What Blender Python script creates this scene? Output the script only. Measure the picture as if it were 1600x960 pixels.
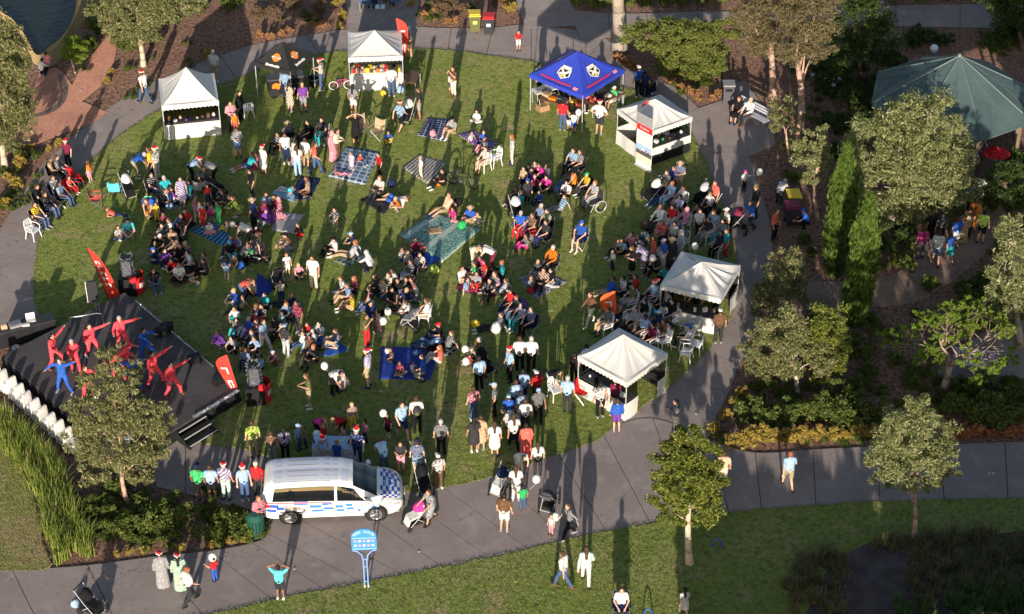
import bpy, math, random
import numpy as np
from mathutils import Vector, Matrix
for o in list(bpy.data.objects): bpy.data.objects.remove(o, do_unlink=True)
SC = bpy.context.scene
COL = SC.collection
R = math.radians
random.seed(7); RNG = np.random.default_rng(7)

# ---------------------------------------------------------------- camera, sky, sun, exposure
CAM_H, PITCH, FPX = 48.7, R(36.0), 3120.0
cd = bpy.data.cameras.new('camera'); cam = bpy.data.objects.new('camera', cd); COL.objects.link(cam)
cam.location = (0, 0, CAM_H); cam.rotation_euler = (R(90) - PITCH, 0, 0)
cd.sensor_width = 36.0; cd.lens = 36.0 * FPX / 1600.0; cd.clip_end = 3000
SC.camera = cam
SUN_EL, SUN_AZ = 11.8, 183.0          # degrees; azimuth clockwise from +Y (the camera looks along +Y)
W = bpy.data.worlds.new('World'); SC.world = W; W.use_nodes = True
nt = W.node_tree; nt.nodes.clear()
wo = nt.nodes.new('ShaderNodeOutputWorld'); bg = nt.nodes.new('ShaderNodeBackground'); sk = nt.nodes.new('ShaderNodeTexSky')
sk.sky_type = 'NISHITA'; sk.sun_disc = False; sk.sun_elevation = R(SUN_EL); sk.sun_rotation = R(SUN_AZ)
bg.inputs[1].default_value = 0.115
nt.links.new(sk.outputs[0], bg.inputs[0]); nt.links.new(bg.outputs[0], wo.inputs[0])
sl = bpy.data.lights.new('sun', 'SUN'); sl.energy = 5.0; sl.angle = R(0.55); sl.color = (1.0, 0.88, 0.74)
so = bpy.data.objects.new('sun', sl); COL.objects.link(so)
sd = Vector((math.sin(R(SUN_AZ)) * math.cos(R(SUN_EL)), math.cos(R(SUN_AZ)) * math.cos(R(SUN_EL)), math.sin(R(SUN_EL))))
so.rotation_euler = sd.to_track_quat('Z', 'Y').to_euler()
so.location = (0, -20, 60)
SC.view_settings.view_transform = 'Standard'; SC.view_settings.look = 'None'
SC.view_settings.exposure = 0.62; SC.view_settings.gamma = 1.0

# ---------------------------------------------------------------- placing: survey points read off the photograph
def ray(px, py):
    u = (px - 800) / FPX; v = (480 - py) / FPX
    return Vector((u, math.cos(PITCH) + v * math.sin(PITCH), -math.sin(PITCH) + v * math.cos(PITCH)))
def P(px, py, z=0.0):
    d = ray(px, py); t = (z - CAM_H) / d.z
    return Vector((d.x * t, d.y * t, z))
def PV(px, py, Y):                      # the point at depth Y
    d = ray(px, py); t = Y / d.y
    return Vector((d.x * t, Y, CAM_H + d.z * t))
def SCALE(py, z=0.0):                   # photograph pixels per metre on the ground at that row
    a, b = P(800, py, z), P(801, py, z)
    return 1.0 / (b - a).length

# ---------------------------------------------------------------- mesh helpers
WORK = bpy.data.scenes.new('workbench')     # empty scene in which modifiers and text are turned into meshes
def link(o, parent=None):
    COL.objects.link(o)
    if parent is not None: o.parent = parent
    return o
class MB:
    capn = 10                    # sides of a capsule
    def __init__(s): s.v = []; s.f = []; s.m = []; s.cur = 0
    def mat(s, i): s.cur = i; return s
    def face(s, pts):
        b = len(s.v); s.v += [tuple(p) for p in pts]; s.f.append(tuple(range(b, b + len(pts)))); s.m.append(s.cur); return s
    def add(s, vs, fs):
        b = len(s.v); s.v += [tuple(p) for p in vs]
        for f in fs: s.f.append(tuple(b + i for i in f)); s.m.append(s.cur)
        return s
    def box(s, c, d, rz=0.0, M=None):
        x, y, z = d[0] / 2, d[1] / 2, d[2] / 2
        vs = [Vector((i * x, j * y, k * z)) for k in (-1, 1) for i, j in ((-1, -1), (1, -1), (1, 1), (-1, 1))]
        m = M if M is not None else Matrix.Rotation(rz, 3, 'Z')
        c = Vector(c)
        return s.add([m @ v + c for v in vs], [(3, 2, 1, 0), (4, 5, 6, 7), (0, 1, 5, 4), (1, 2, 6, 5), (2, 3, 7, 6), (3, 0, 4, 7)])
    def cyl(s, a, b, r0, r1=None, n=8, caps=True):
        a = Vector(a); b = Vector(b); r1 = r0 if r1 is None else r1
        d = b - a
        if d.length < 1e-6: return s
        q = d.to_track_quat('Z', 'Y').to_matrix()
        ring = [q @ Vector((math.cos(2 * math.pi * i / n), math.sin(2 * math.pi * i / n), 0)) for i in range(n)]
        vs = [a + p * r0 for p in ring] + [b + p * r1 for p in ring]
        fs = [(i, (i + 1) % n, n + (i + 1) % n, n + i) for i in range(n)]
        if caps: fs += [tuple(reversed(range(n))), tuple(range(n, 2 * n))]
        return s.add(vs, fs)
    def tube(s, pts, r, n=6):
        for i in range(len(pts) - 1): s.cyl(pts[i], pts[i + 1], r if not isinstance(r, (list, tuple)) else r[i], r if not isinstance(r, (list, tuple)) else r[i + 1], n)
        return s
    def ell(s, c, r, n=10, m=6, M=None):
        c = Vector(c)
        if MB.capn < 8: n, m = min(n, 8), min(m, 6)
        if not isinstance(r, (tuple, list)): r = (r, r, r)
        vs = [Vector((0, 0, -r[2]))]
        for j in range(1, m):
            th = math.pi * j / m - math.pi / 2
            for i in range(n):
                ph = 2 * math.pi * i / n
                vs.append(Vector((r[0] * math.cos(th) * math.cos(ph), r[1] * math.cos(th) * math.sin(ph), r[2] * math.sin(th))))
        vs.append(Vector((0, 0, r[2])))
        if M is not None: vs = [M @ v for v in vs]
        fs = [(0, 1 + (i + 1) % n, 1 + i) for i in range(n)]
        for j in range(m - 2):
            for i in range(n):
                a = 1 + j * n + i; b = 1 + j * n + (i + 1) % n
                fs.append((a, b, b + n, a + n))
        t = len(vs) - 1; b0 = 1 + (m - 2) * n
        fs += [(b0 + i, b0 + (i + 1) % n, t) for i in range(n)]
        return s.add([v + c for v in vs], fs)
    def cap(s, a, b, r0, r1=None, n=None):
        n = n or MB.capn
        a = Vector(a); b = Vector(b); r1 = r0 if r1 is None else r1
        d = b - a
        if d.length < 1e-5: return s.ell(a, r0, n)
        q = d.to_track_quat('Z', 'Y').to_matrix(); L = d.length
        prof = [(-r0, 0.0), (-r0 * .7, r0 * .71), (0, r0), (L, r1), (L + r1 * .7, r1 * .71), (L + r1, 0.0)]
        vs = [a + q @ Vector((0, 0, prof[0][0]))]
        for z, r in prof[1:-1]:
            vs += [a + q @ Vector((r * math.cos(2 * math.pi * i / n), r * math.sin(2 * math.pi * i / n), z)) for i in range(n)]
        vs.append(a + q @ Vector((0, 0, prof[-1][0])))
        fs = [(0, 1 + (i + 1) % n, 1 + i) for i in range(n)]
        for j in range(3):
            for i in range(n):
                p = 1 + j * n + i; k = 1 + j * n + (i + 1) % n
                fs.append((p, k, k + n, p + n))
        b0 = 1 + 3 * n; t = len(vs) - 1
        fs += [(b0 + i, b0 + (i + 1) % n, t) for i in range(n)]
        return s.add(vs, fs)
    def ring(s, c, R0, r, n=18, m=6, M=None):          # torus
        c = Vector(c); vs = []; fs = []
        for i in range(n):
            A = 2 * math.pi * i / n
            for j in range(m):
                B = 2 * math.pi * j / m
                v = Vector(((R0 + r * math.cos(B)) * math.cos(A), (R0 + r * math.cos(B)) * math.sin(A), r * math.sin(B)))
                vs.append((M @ v if M is not None else v) + c)
        for i in range(n):
            for j in range(m):
                fs.append((i * m + j, ((i + 1) % n) * m + j, ((i + 1) % n) * m + (j + 1) % m, i * m + (j + 1) % m))
        return s.add(vs, fs)
    def poly(s, pts, z0, z1):           # flat prism
        n = len(pts); vs = [(p[0], p[1], z0) for p in pts] + [(p[0], p[1], z1) for p in pts]
        return s.add(vs, [tuple(range(n, 2 * n))] + [(i, (i + 1) % n, n + (i + 1) % n, n + i) for i in range(n)])
    def mesh(s, name, mats, smooth=False):
        me = bpy.data.meshes.new(name); me.from_pydata(s.v, [], s.f)
        for m in (mats if isinstance(mats, (list, tuple)) else [mats]): me.materials.append(m)
        if max(s.m, default=0) > 0: me.polygons.foreach_set('material_index', s.m)
        if smooth: me.polygons.foreach_set('use_smooth', [True] * len(me.polygons))
        me.update(); return me
    def build(s, name, mats, parent=None, smooth=False):
        return link(bpy.data.objects.new(name, s.mesh(name, mats, smooth)), parent)
def tag(o, label=None, cat=None, group=None, kind=None):
    if label: o['label'] = label
    if cat: o['category'] = cat
    if group: o['group'] = group
    if kind: o['kind'] = kind
    return o
def thing(name, label, cat, loc=(0, 0, 0), rz=0.0, group=None):
    o = bpy.data.objects.new(name, None); o.location = loc; o.rotation_euler = (0, 0, rz); o.empty_display_size = .1
    return tag(link(o), label, cat, group)
def setmat(o, m):                       # a material on the object, the mesh stays shared
    o.material_slots[0].link = 'OBJECT'; o.material_slots[0].material = m
def inst(name, me, parent, m=None, loc=None, rz=None):
    o = link(bpy.data.objects.new(name, me), parent)
    if m is not None: setmat(o, m)
    if loc is not None: o.location = loc
    if rz is not None: o.rotation_euler = (0, 0, rz)
    return o
def copy_tree(o, parent=None):
    c = o.copy(); COL.objects.link(c); c.parent = parent
    for ch in o.children: copy_tree(ch, c)
    return c

# ---------------------------------------------------------------- materials
MATS = {}
def M(name, col, rough=.8, var=.12, scale=6.0, bump=0.0, bscale=40.0, metal=0.0, spec=.3, col2=None, diffr=0.0, detail=4.0, emit=None):
    if name in MATS: return MATS[name]
    m = bpy.data.materials.new(name); m.use_nodes = True; n = m.node_tree; b = n.nodes['Principled BSDF']
    b.inputs['Roughness'].default_value = rough; b.inputs['Metallic'].default_value = metal
    b.inputs['Specular IOR Level'].default_value = spec; b.inputs['Diffuse Roughness'].default_value = diffr
    tc = n.nodes.new('ShaderNodeTexCoord'); nz = n.nodes.new('ShaderNodeTexNoise')
    nz.inputs['Scale'].default_value = scale; nz.inputs['Detail'].default_value = detail; nz.inputs['Roughness'].default_value = .6
    n.links.new(tc.outputs['Object'], nz.inputs['Vector'])
    rp = n.nodes.new('ShaderNodeValToRGB'); rp.color_ramp.elements[0].position = .3; rp.color_ramp.elements[1].position = .7
    c2 = col2 if col2 else tuple(min(1, c * (1 + var)) for c in col); c1 = col if col2 else tuple(c * (1 - var) for c in col)
    rp.color_ramp.elements[0].color = (*c1, 1); rp.color_ramp.elements[1].color = (*c2, 1)
    n.links.new(nz.outputs[0], rp.inputs[0]); n.links.new(rp.outputs[0], b.inputs['Base Color'])
    if bump > 0:
        nb = n.nodes.new('ShaderNodeTexNoise'); nb.inputs['Scale'].default_value = bscale; nb.inputs['Detail'].default_value = 3
        bp = n.nodes.new('ShaderNodeBump'); bp.inputs['Strength'].default_value = 1.0; bp.inputs['Distance'].default_value = bump
        n.links.new(tc.outputs['Object'], nb.inputs['Vector']); n.links.new(nb.outputs[0], bp.inputs['Height']); n.links.new(bp.outputs[0], b.inputs['Normal'])
    MATS[name] = m; return m
def ground_mat(name, layers, rough=.95, bump=.03, bscale=30, diffr=1.0):
    """layers: list of (scale, detail, lo, hi, colour) mixed one over the other by noise"""
    m = bpy.data.materials.new(name); m.use_nodes = True; n = m.node_tree; b = n.nodes['Principled BSDF']
    b.inputs['Roughness'].default_value = rough; b.inputs['Specular IOR Level'].default_value = .1; b.inputs['Diffuse Roughness'].default_value = diffr
    tc = n.nodes.new('ShaderNodeTexCoord'); last = None
    for i, (sc, det, lo, hi, col) in enumerate(layers):
        if last is None:
            rgb = n.nodes.new('ShaderNodeRGB'); rgb.outputs[0].default_value = (*col, 1); last = rgb.outputs[0]; continue
        mp = n.nodes.new('ShaderNodeMapping'); mp.inputs['Location'].default_value = (i * 13.7, i * 5.1, 0)
        nz = n.nodes.new('ShaderNodeTexNoise'); nz.inputs['Scale'].default_value = sc; nz.inputs['Detail'].default_value = det; nz.inputs['Roughness'].default_value = .65
        mr = n.nodes.new('ShaderNodeMapRange'); mr.inputs[1].default_value = lo; mr.inputs[2].default_value = hi
        mx = n.nodes.new('ShaderNodeMix'); mx.data_type = 'RGBA'; mx.inputs[7].default_value = (*col, 1)
        n.links.new(tc.outputs['Object'], mp.inputs[0]); n.links.new(mp.outputs[0], nz.inputs['Vector']); n.links.new(nz.outputs[0], mr.inputs[0])
        n.links.new(mr.outputs[0], mx.inputs[0]); n.links.new(last, mx.inputs[6]); last = mx.outputs[2]
    n.links.new(last, b.inputs['Base Color'])
    nb = n.nodes.new('ShaderNodeTexNoise'); nb.inputs['Scale'].default_value = bscale; nb.inputs['Detail'].default_value = 6; nb.inputs['Roughness'].default_value = .7
    bp = n.nodes.new('ShaderNodeBump'); bp.inputs['Distance'].default_value = bump; bp.inputs['Strength'].default_value = 1
    n.links.new(tc.outputs['Object'], nb.inputs['Vector']); n.links.new(nb.outputs[0], bp.inputs['Height']); n.links.new(bp.outputs[0], b.inputs['Normal'])
    MATS[name] = m; return m
def leaf_mat(name, c1, c2, c3=None, trans=.25):
    if name in MATS: return MATS[name]
    m = bpy.data.materials.new(name); m.use_nodes = True; n = m.node_tree; b = n.nodes['Principled BSDF']; out = n.nodes['Material Output']
    b.inputs['Roughness'].default_value = .6; b.inputs['Specular IOR Level'].default_value = .25
    g = n.nodes.new('ShaderNodeNewGeometry'); rp = n.nodes.new('ShaderNodeValToRGB')
    e = rp.color_ramp.elements; e[0].color = (*c1, 1); e[1].color = (*c2, 1); e[1].position = .8
    if c3: k = e.new(.97); k.color = (*c3, 1)
    n.links.new(g.outputs['Random Per Island'], rp.inputs[0]); n.links.new(rp.outputs[0], b.inputs['Base Color'])
    t = n.nodes.new('ShaderNodeBsdfTranslucent'); n.links.new(rp.outputs[0], t.inputs[0])
    mx = n.nodes.new('ShaderNodeMixShader'); mx.inputs[0].default_value = trans
    n.links.new(b.outputs[0], mx.inputs[1]); n.links.new(t.outputs[0], mx.inputs[2]); n.links.new(mx.outputs[0], out.inputs[0])
    MATS[name] = m; return m
def weave_mat(name, base, lines, kind='plaid', scale=6.0, base2=None):
    """fabric with a woven pattern in UV space"""
    if name in MATS: return MATS[name]
    m = bpy.data.materials.new(name); m.use_nodes = True; n = m.node_tree; b = n.nodes['Principled BSDF']
    b.inputs['Roughness'].default_value = .9; b.inputs['Specular IOR Level'].default_value = .1
    tc = n.nodes.new('ShaderNodeTexCoord'); sp = n.nodes.new('ShaderNodeSeparateXYZ'); n.links.new(tc.outputs['UV'], sp.inputs[0])
    def wave(axis, sc, lo):
        a = n.nodes.new('ShaderNodeMath'); a.operation = 'MULTIPLY'; a.inputs[1].default_value = sc; n.links.new(sp.outputs[axis], a.inputs[0])
        s = n.nodes.new('ShaderNodeMath'); s.operation = 'SINE'; n.links.new(a.outputs[0], s.inputs[0])
        g = n.nodes.new('ShaderNodeMath'); g.operation = 'GREATER_THAN'; g.inputs[1].default_value = lo; n.links.new(s.outputs[0], g.inputs[0]); return g.outputs[0]
    def mix(fac, a, col):
        x = n.nodes.new('ShaderNodeMix'); x.data_type = 'RGBA'; x.inputs[7].default_value = (*col, 1); n.links.new(fac, x.inputs[0]); n.links.new(a, x.inputs[6]); return x.outputs[2]
    rgb = n.nodes.new('ShaderNodeRGB'); rgb.outputs[0].default_value = (*base, 1); last = rgb.outputs[0]
    if kind == 'plaid':
        if base2: last = mix(wave(0, scale * 3.1, 0.0), last, base2)
        last = mix(wave(0, scale * 6.28, .72), last, lines); last = mix(wave(1, scale * 6.28, .72), last, lines)
    elif kind == 'stripe':
        last = mix(wave(1, scale * 6.28, .1), last, lines)
        if base2: last = mix(wave(1, scale * 2.2, .8), last, base2)
    else:
        d = n.nodes.new('ShaderNodeTexVoronoi'); d.inputs['Scale'].default_value = scale * 2.2; d.feature = 'DISTANCE_TO_EDGE'; n.links.new(tc.outputs['UV'], d.inputs['Vector'])
        g = n.nodes.new('ShaderNodeMath'); g.operation = 'LESS_THAN'; g.inputs[1].default_value = .1; n.links.new(d.outputs[0], g.inputs[0])
        last = mix(g.outputs[0], last, lines)
        if base2: last = mix(wave(1, scale * 1.6, .75), last, base2)
    n.links.new(last, b.inputs['Base Color']); MATS[name] = m; return m
COLS = dict(white=(.66, .64, .6), cream=(.6, .53, .4), grey=(.26, .26, .27), light_grey=(.45, .45, .46), dark_grey=(.08, .08, .09), black=(.012, .012, .014),
            navy=(.015, .025, .08), blue=(.03, .1, .42), light_blue=(.3, .44, .62), teal=(.03, .36, .4), turquoise=(.1, .55, .6), red=(.55, .025, .03), coral=(.68, .13, .1),
            pink=(.62, .25, .3), magenta=(.55, .04, .25), orange=(.72, .2, .02), yellow=(.7, .5, .05), lime=(.45, .6, .12), green=(.03, .35, .1), brown=(.13, .07, .04),
            tan=(.42, .3, .19), khaki=(.33, .27, .16), purple=(.16, .05, .28), lilac=(.45, .4, .58), maroon=(.17, .02, .05), denim=(.06, .1, .2), olive=(.12, .12, .05),
            mint=(.45, .62, .5), peach=(.7, .42, .28), charcoal=(.035, .035, .04), silver=(.5, .5, .52), performer=(.78, .075, .1), bottle=(.012, .07, .05))
def cloth(c): return M('cloth_' + c, COLS[c], .9, .3, 7.0, .02, 16, 0, .1)
def plain(c, rough=.5): return M('plain_%s_%g' % (c, rough), COLS[c], rough, .05, 5)
def printed(c, kind):
    nm = 'print_%s_%s' % (c, kind)
    if nm in MATS: return MATS[nm]
    base = cloth(c); m = base.copy(); m.name = nm; n = m.node_tree; b = n.nodes['Principled BSDF']; src = b.inputs['Base Color'].links[0].from_socket
    tc = n.nodes.new('ShaderNodeTexCoord'); lum = sum(COLS[c]) / 3; dark = tuple(v * .3 for v in COLS[c]) if lum > .16 else tuple(min(.7, v * 1.5 + .22) for v in COLS[c])
    if kind == 'spots': tx = n.nodes.new('ShaderNodeTexVoronoi'); tx.inputs['Scale'].default_value = 15; out = tx.outputs['Distance']; thr = .3
    else: tx = n.nodes.new('ShaderNodeTexWave'); tx.bands_direction = 'Z' if kind == 'hoops' else 'DIAGONAL'; tx.inputs['Scale'].default_value = 5.5 if kind == 'hoops' else 4; tx.inputs['Distortion'].default_value = .6; out = tx.outputs['Fac']; thr = .55
    n.links.new(tc.outputs['Object'], tx.inputs['Vector']); g = n.nodes.new('ShaderNodeMath'); g.operation = 'LESS_THAN' if kind == 'spots' else 'GREATER_THAN'; g.inputs[1].default_value = thr; n.links.new(out, g.inputs[0])
    x = n.nodes.new('ShaderNodeMix'); x.data_type = 'RGBA'; x.inputs[7].default_value = (*dark, 1); n.links.new(g.outputs[0], x.inputs[0]); n.links.new(src, x.inputs[6]); n.links.new(x.outputs[2], b.inputs['Base Color'])
    MATS[nm] = m; return m
HAIR = dict(black=(.012, .01, .01), brown=(.06, .03, .015), blond=(.4, .27, .12), grey=(.35, .34, .33), ginger=(.28, .09, .03))
def hairm(c): return M('hair_' + c, HAIR[c], .6, .25, 30)
SKIN = [M('skin_%d' % i, c, .55, .06, 10) for i, c in enumerate([(.62, .36, .26), (.52, .29, .19), (.42, .22, .14), (.25, .12, .07)])]
STEEL = M('steel', (.5, .5, .52), .35, .05, 5, metal=.8); BLACKP = M('black_plastic', (.015, .015, .017), .45, .1, 8)
ALU = M('painted_steel', (.45, .45, .46), .45, .08, 6); WHITEP = M('white_plastic', (.68, .68, .68), .4, .04, 4); RUBBER = M('rubber', (.02, .02, .02), .8, .1, 8)
WOODM = M('cardboard_brown', (.36, .22, .12), .85, .12, 4)
# ================================================================ SETTING: ground, lawns, paths, ponds
def crom(pts, k=4, closed=False):
    pts = [Vector(p) for p in pts]; n = len(pts); out = []
    rng = range(n) if closed else range(n - 1)
    for i in rng:
        if closed: a, b, c, d = pts[i - 1], pts[i], pts[(i + 1) % n], pts[(i + 2) % n]
        else: a, b, c, d = pts[max(i - 1, 0)], pts[i], pts[i + 1], pts[min(i + 2, n - 1)]
        for j in range(k):
            t = j / k
            out.append(.5 * ((2 * b) + (c - a) * t + (2 * a - 5 * b + 4 * c - d) * t * t + (3 * b - 3 * c + d - a) * t ** 3))
    if not closed: out.append(pts[-1])
    return out
GRASS = ground_mat('grass_turf', [(0, 0, 0, 0, (.195, .24, .05)), (.22, 6, .46, .64, (.265, .265, .09)), (.5, 9, .57, .66, (.38, .275, .165)), (1.6, 8, .5, .74, (.145, .225, .045)), (4.5, 8, .46, .66, (.095, .125, .028)), (9, 8, .52, .7, (.32, .315, .14))], bump=.07, bscale=8)
DRYG = ground_mat('dry_grass', [(0, 0, 0, 0, (.33, .245, .14)), (.3, 7, .38, .52, (.19, .23, .055)), (6, 7, .5, .7, (.16, .12, .06)), (9, 7, .55, .72, (.42, .32, .2))], bump=.06, bscale=8)
MULCH = ground_mat('bark_mulch', [(0, 0, 0, 0, (.2, .115, .082)), (.7, 6, .45, .65, (.15, .085, .065)), (7, 6, .52, .6, (.34, .22, .16)), (5.5, 6, .54, .62, (.06, .035, .028)), (3.2, 5, .63, .68, (.3, .25, .12))], bump=.06, bscale=9)
CONC = ground_mat('concrete_path', [(0, 0, 0, 0, (.262, .222, .212)), (.35, 7, .4, .66, (.208, .176, .168)), (1.1, 8, .5, .68, (.295, .254, .24)), (4.5, 7, .56, .7, (.19, .16, .152)), (12, 4, .52, .8, (.215, .18, .172)), (.9, 5, .66, .73, (.15, .125, .118))], rough=.85, bump=.006, bscale=60, diffr=.6)
JOINT = M('joint_dirt', (.05, .042, .035), .95)
BRICK = ground_mat('brick_paving', [(0, 0, 0, 0, (.4, .2, .14)), (.5, 7, .45, .62, (.31, .155, .115)), (6, 5, .52, .64, (.46, .25, .18)), (9, 5, .55, .65, (.26, .13, .1))], rough=.9, bump=.012, bscale=12)
DIRT = ground_mat('dirt_track', [(0, 0, 0, 0, (.24, .17, .13)), (.7, 6, .45, .62, (.17, .12, .095)), (7, 6, .5, .7, (.3, .22, .17))], bump=.03, bscale=10)
def structure(o): o['kind'] = 'structure'; return o
g = MB(); N = 24
for i in range(N):
    for j in range(N):
        x0, y0, s = -420 + 35 * i, -330 + 35 * j, 35
        g.face([(x0, y0, 0), (x0 + s, y0, 0), (x0 + s, y0 + s, 0), (x0, y0 + s, 0)])
structure(g.build('ground', MULCH))
def sheet(name, px, z, mat, k=4, jit=0.0, rim=.06):
    pts = [P(*p) for p in px]
    pts = crom(pts, k, True) if k else pts
    if jit: pts = [p + Vector((random.gauss(0, jit), random.gauss(0, jit), 0)) for p in pts]
    if sum(a.x * b.y - b.x * a.y for a, b in zip(pts, pts[1:] + pts[:1])) < 0: pts.reverse()
    return structure(MB().poly(pts, z - rim, z).build(name, mat))
def strip(name, pairs, z, mat=CONC, k=4, gap=.016):
    a = crom([P(*p[0]) for p in pairs], k); b = crom([P(*p[1]) for p in pairs], k)
    m = MB()
    for i in range(len(a) - 1):
        q = [a[i], b[i], b[i + 1], a[i + 1]]
        m.face([(p.x, p.y, z) for p in q])
    base = structure(m.build(name, JOINT))
    for i in range(len(pairs) - 1):
        A = [v.copy() for v in a[i * k:(i + 1) * k + 1]]; B = [v.copy() for v in b[i * k:(i + 1) * k + 1]]
        A[0] += (A[1] - A[0]).normalized() * gap; B[0] += (B[1] - B[0]).normalized() * gap
        A[-1] += (A[-2] - A[-1]).normalized() * gap; B[-1] += (B[-2] - B[-1]).normalized() * gap
        pts = A + list(reversed(B))
        if sum(p.x * q.y - q.x * p.y for p, q in zip(pts, pts[1:] + pts[:1])) < 0: pts.reverse()
        MB().poly(pts, z + .001, z + .014).build('slab', mat, base)
    return base
ring = [((70, 520), (-60, 540)), ((54, 465), (-50, 440)), ((56, 410), (-20, 395)), ((66, 360), (8, 347)), ((95, 312), (30, 310)), ((130, 268), (60, 268)), ((165, 232), (90, 236)),
        ((215, 195), (165, 173)), ((265, 165), (225, 137)), ((320, 143), (290, 108)), ((370, 125), (345, 88)), ((430, 100), (400, 70)), ((500, 86), (480, 56)), ((560, 80), (550, 46)),
        ((640, 78), (640, 43)), ((700, 80), (705, 45)), ((760, 88), (770, 44)), ((830, 98), (830, 40)), ((900, 112), (945, 60)), ((960, 135), (975, 106)), ((1010, 150), (1050, 135)),
        ((1062, 185), (1092, 170)), ((1092, 235), (1165, 240)), ((1115, 285), (1185, 290)), ((1135, 340), (1203, 350)), ((1148, 395), (1207, 410)), ((1152, 440), (1200, 455)),
        ((1140, 500), (1178, 520)), ((1105, 550), (1155, 570)), ((1060, 592), (1138, 615)), ((1010, 632), (1120, 650)), ((960, 668), (1105, 690))]
# run the paths a little under the lawn so that its ragged edge covers theirs
def under(pairs, f=.14): return [((a[0] + (a[0] - b[0]) * f, a[1] + (a[1] - b[1]) * f), b) for a, b in pairs]
strip('ring_path', under(ring), .012)
low = [((-60, 897), (-60, 1010)), ((20, 893), (75, 1005)), ((137, 885), (190, 990)), ((237, 872), (330, 975)), ((330, 862), (440, 950)), ((395, 850), (520, 930)), ((418, 835), (580, 918)), ((425, 790), (640, 905)),
       ((470, 735), (700, 893)), ((590, 752), (770, 875)), ((690, 762), (830, 862)), ((770, 742), (890, 848)), ((870, 708), (950, 836)), ((940, 675), (1020, 826)), ((1020, 655), (1080, 820)), ((1112, 690), (1140, 808)),
       ((1180, 709), (1190, 800)), ((1270, 704), (1275, 795)), ((1370, 699), (1375, 790)), ((1470, 696), (1475, 786)), ((1570, 693), (1575, 783)), ((1720, 688), (1720, 778))]
strip('lower_path', low, .032)
strip('back_path', [((225, 690), (245, 762)), ((290, 690), (290, 772)), ((360, 690), (345, 788)), ((420, 700), (400, 800)), ((480, 715), (440, 820))], .018)
strip('entry_path', [((800, -70), (885, -70)), ((803, -20), (888, -20)), ((812, 20), (895, 12)), ((822, 45), (930, 40))], .022)
strip('cross_path', [((890, 16), (905, 62)), ((950, 22), (955, 58)), ((1010, 22), (1012, 36)), ((1090, 20), (1090, 34)), ((1190, 18), (1190, 32)), ((1290, 16), (1290, 36)), ((1400, 10), (1400, 42)), ((1500, 8), (1500, 44)), ((1620, 6), (1620, 46)), ((1720, 5), (1720, 46))], .026)
strip('garden_path', [((1190, 436), (1190, 492)), ((1260, 440), (1258, 486)), ((1330, 440), (1330, 482)), ((1400, 428), (1425, 474)), ((1438, 388), (1500, 432)), ((1485, 345), (1550, 385)), ((1522, 290), (1590, 330)), ((1540, 240), (1640, 260))], .02, DIRT)
sheet('seat_alcove_paving', [(540, -30), (543, 50), (652, 46), (656, -30)], .036, CONC, 0)
sheet('bench_paving', [(1085, 172), (1128, 158), (1130, 132), (1165, 128), (1204, 185), (1212, 226), (1170, 245), (1095, 240)], .034, CONC, 0)
sheet('bench_court', [(1535, 522), (1600, 498), (1720, 490), (1720, 600), (1600, 592), (1555, 588), (1480, 592), (1470, 572)], .02, CONC, 3)
sheet('brick_plaza', [(62, 110), (86, 106), (100, 116), (113, 134), (125, 158), (168, 176), (140, 196), (112, 204), (65, 222), (34, 236), (-30, 250), (-40, 190), (42, 177), (52, 145)], .03, BRICK, 0)
sheet('brick_walk', [(112, 136), (125, 110), (150, 80), (168, 58), (182, 30), (196, 30), (184, 70), (178, 98), (158, 134), (126, 160)], .04, BRICK, 0)
band = crom([P(95, 118), P(101, 140), P(96, 160), P(80, 174), P(55, 182)], 6); dm = MB()
for i in range(len(band) - 1):
    d = (band[i + 1] - band[i]).normalized(); nrm = Vector((-d.y, d.x, 0)) * .17
    a, b = band[i], band[i + 1]
    dm.face([(p.x, p.y, .036) for p in (a - nrm, b - nrm, b + nrm, a + nrm)])
structure(dm.build('brick_band', M('dark_brick', (.2, .14, .11), .9, .2, 8)))
lawn = [p[0] for p in ring] + [(930, 690), (870, 712), (800, 736), (740, 754), (690, 764), (640, 770), (560, 752), (470, 733), (420, 714), (330, 696), (230, 692), (150, 700), (80, 640), (40, 580)]
sheet('lawn', lawn, .062, GRASS, 10, .035)
sheet('lower_lawn', [(-100, 1100), (190, 990), (330, 962), (440, 937), (570, 912), (700, 886), (800, 866), (900, 842), (1000, 823), (1080, 815), (1150, 802), (1250, 793), (1400, 785), (1600, 780), (1760, 776), (1760, 1100)], .066, GRASS, 8, .03)
sheet('side_lawn', [(-120, 690), (0, 690), (30, 730), (55, 790), (66, 850), (76, 889), (0, 894), (-120, 900)], .05, DRYG, 5, .03)
# worn bare patches on the turf
def worn(px, py, rx, ry, z):
    pts = []
    for i in range(18):
        a = 2 * math.pi * i / 18; k = random.uniform(.75, 1.2)
        pts.append((px + rx * k * math.cos(a), py + ry * k * math.sin(a)))
    return pts
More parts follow.
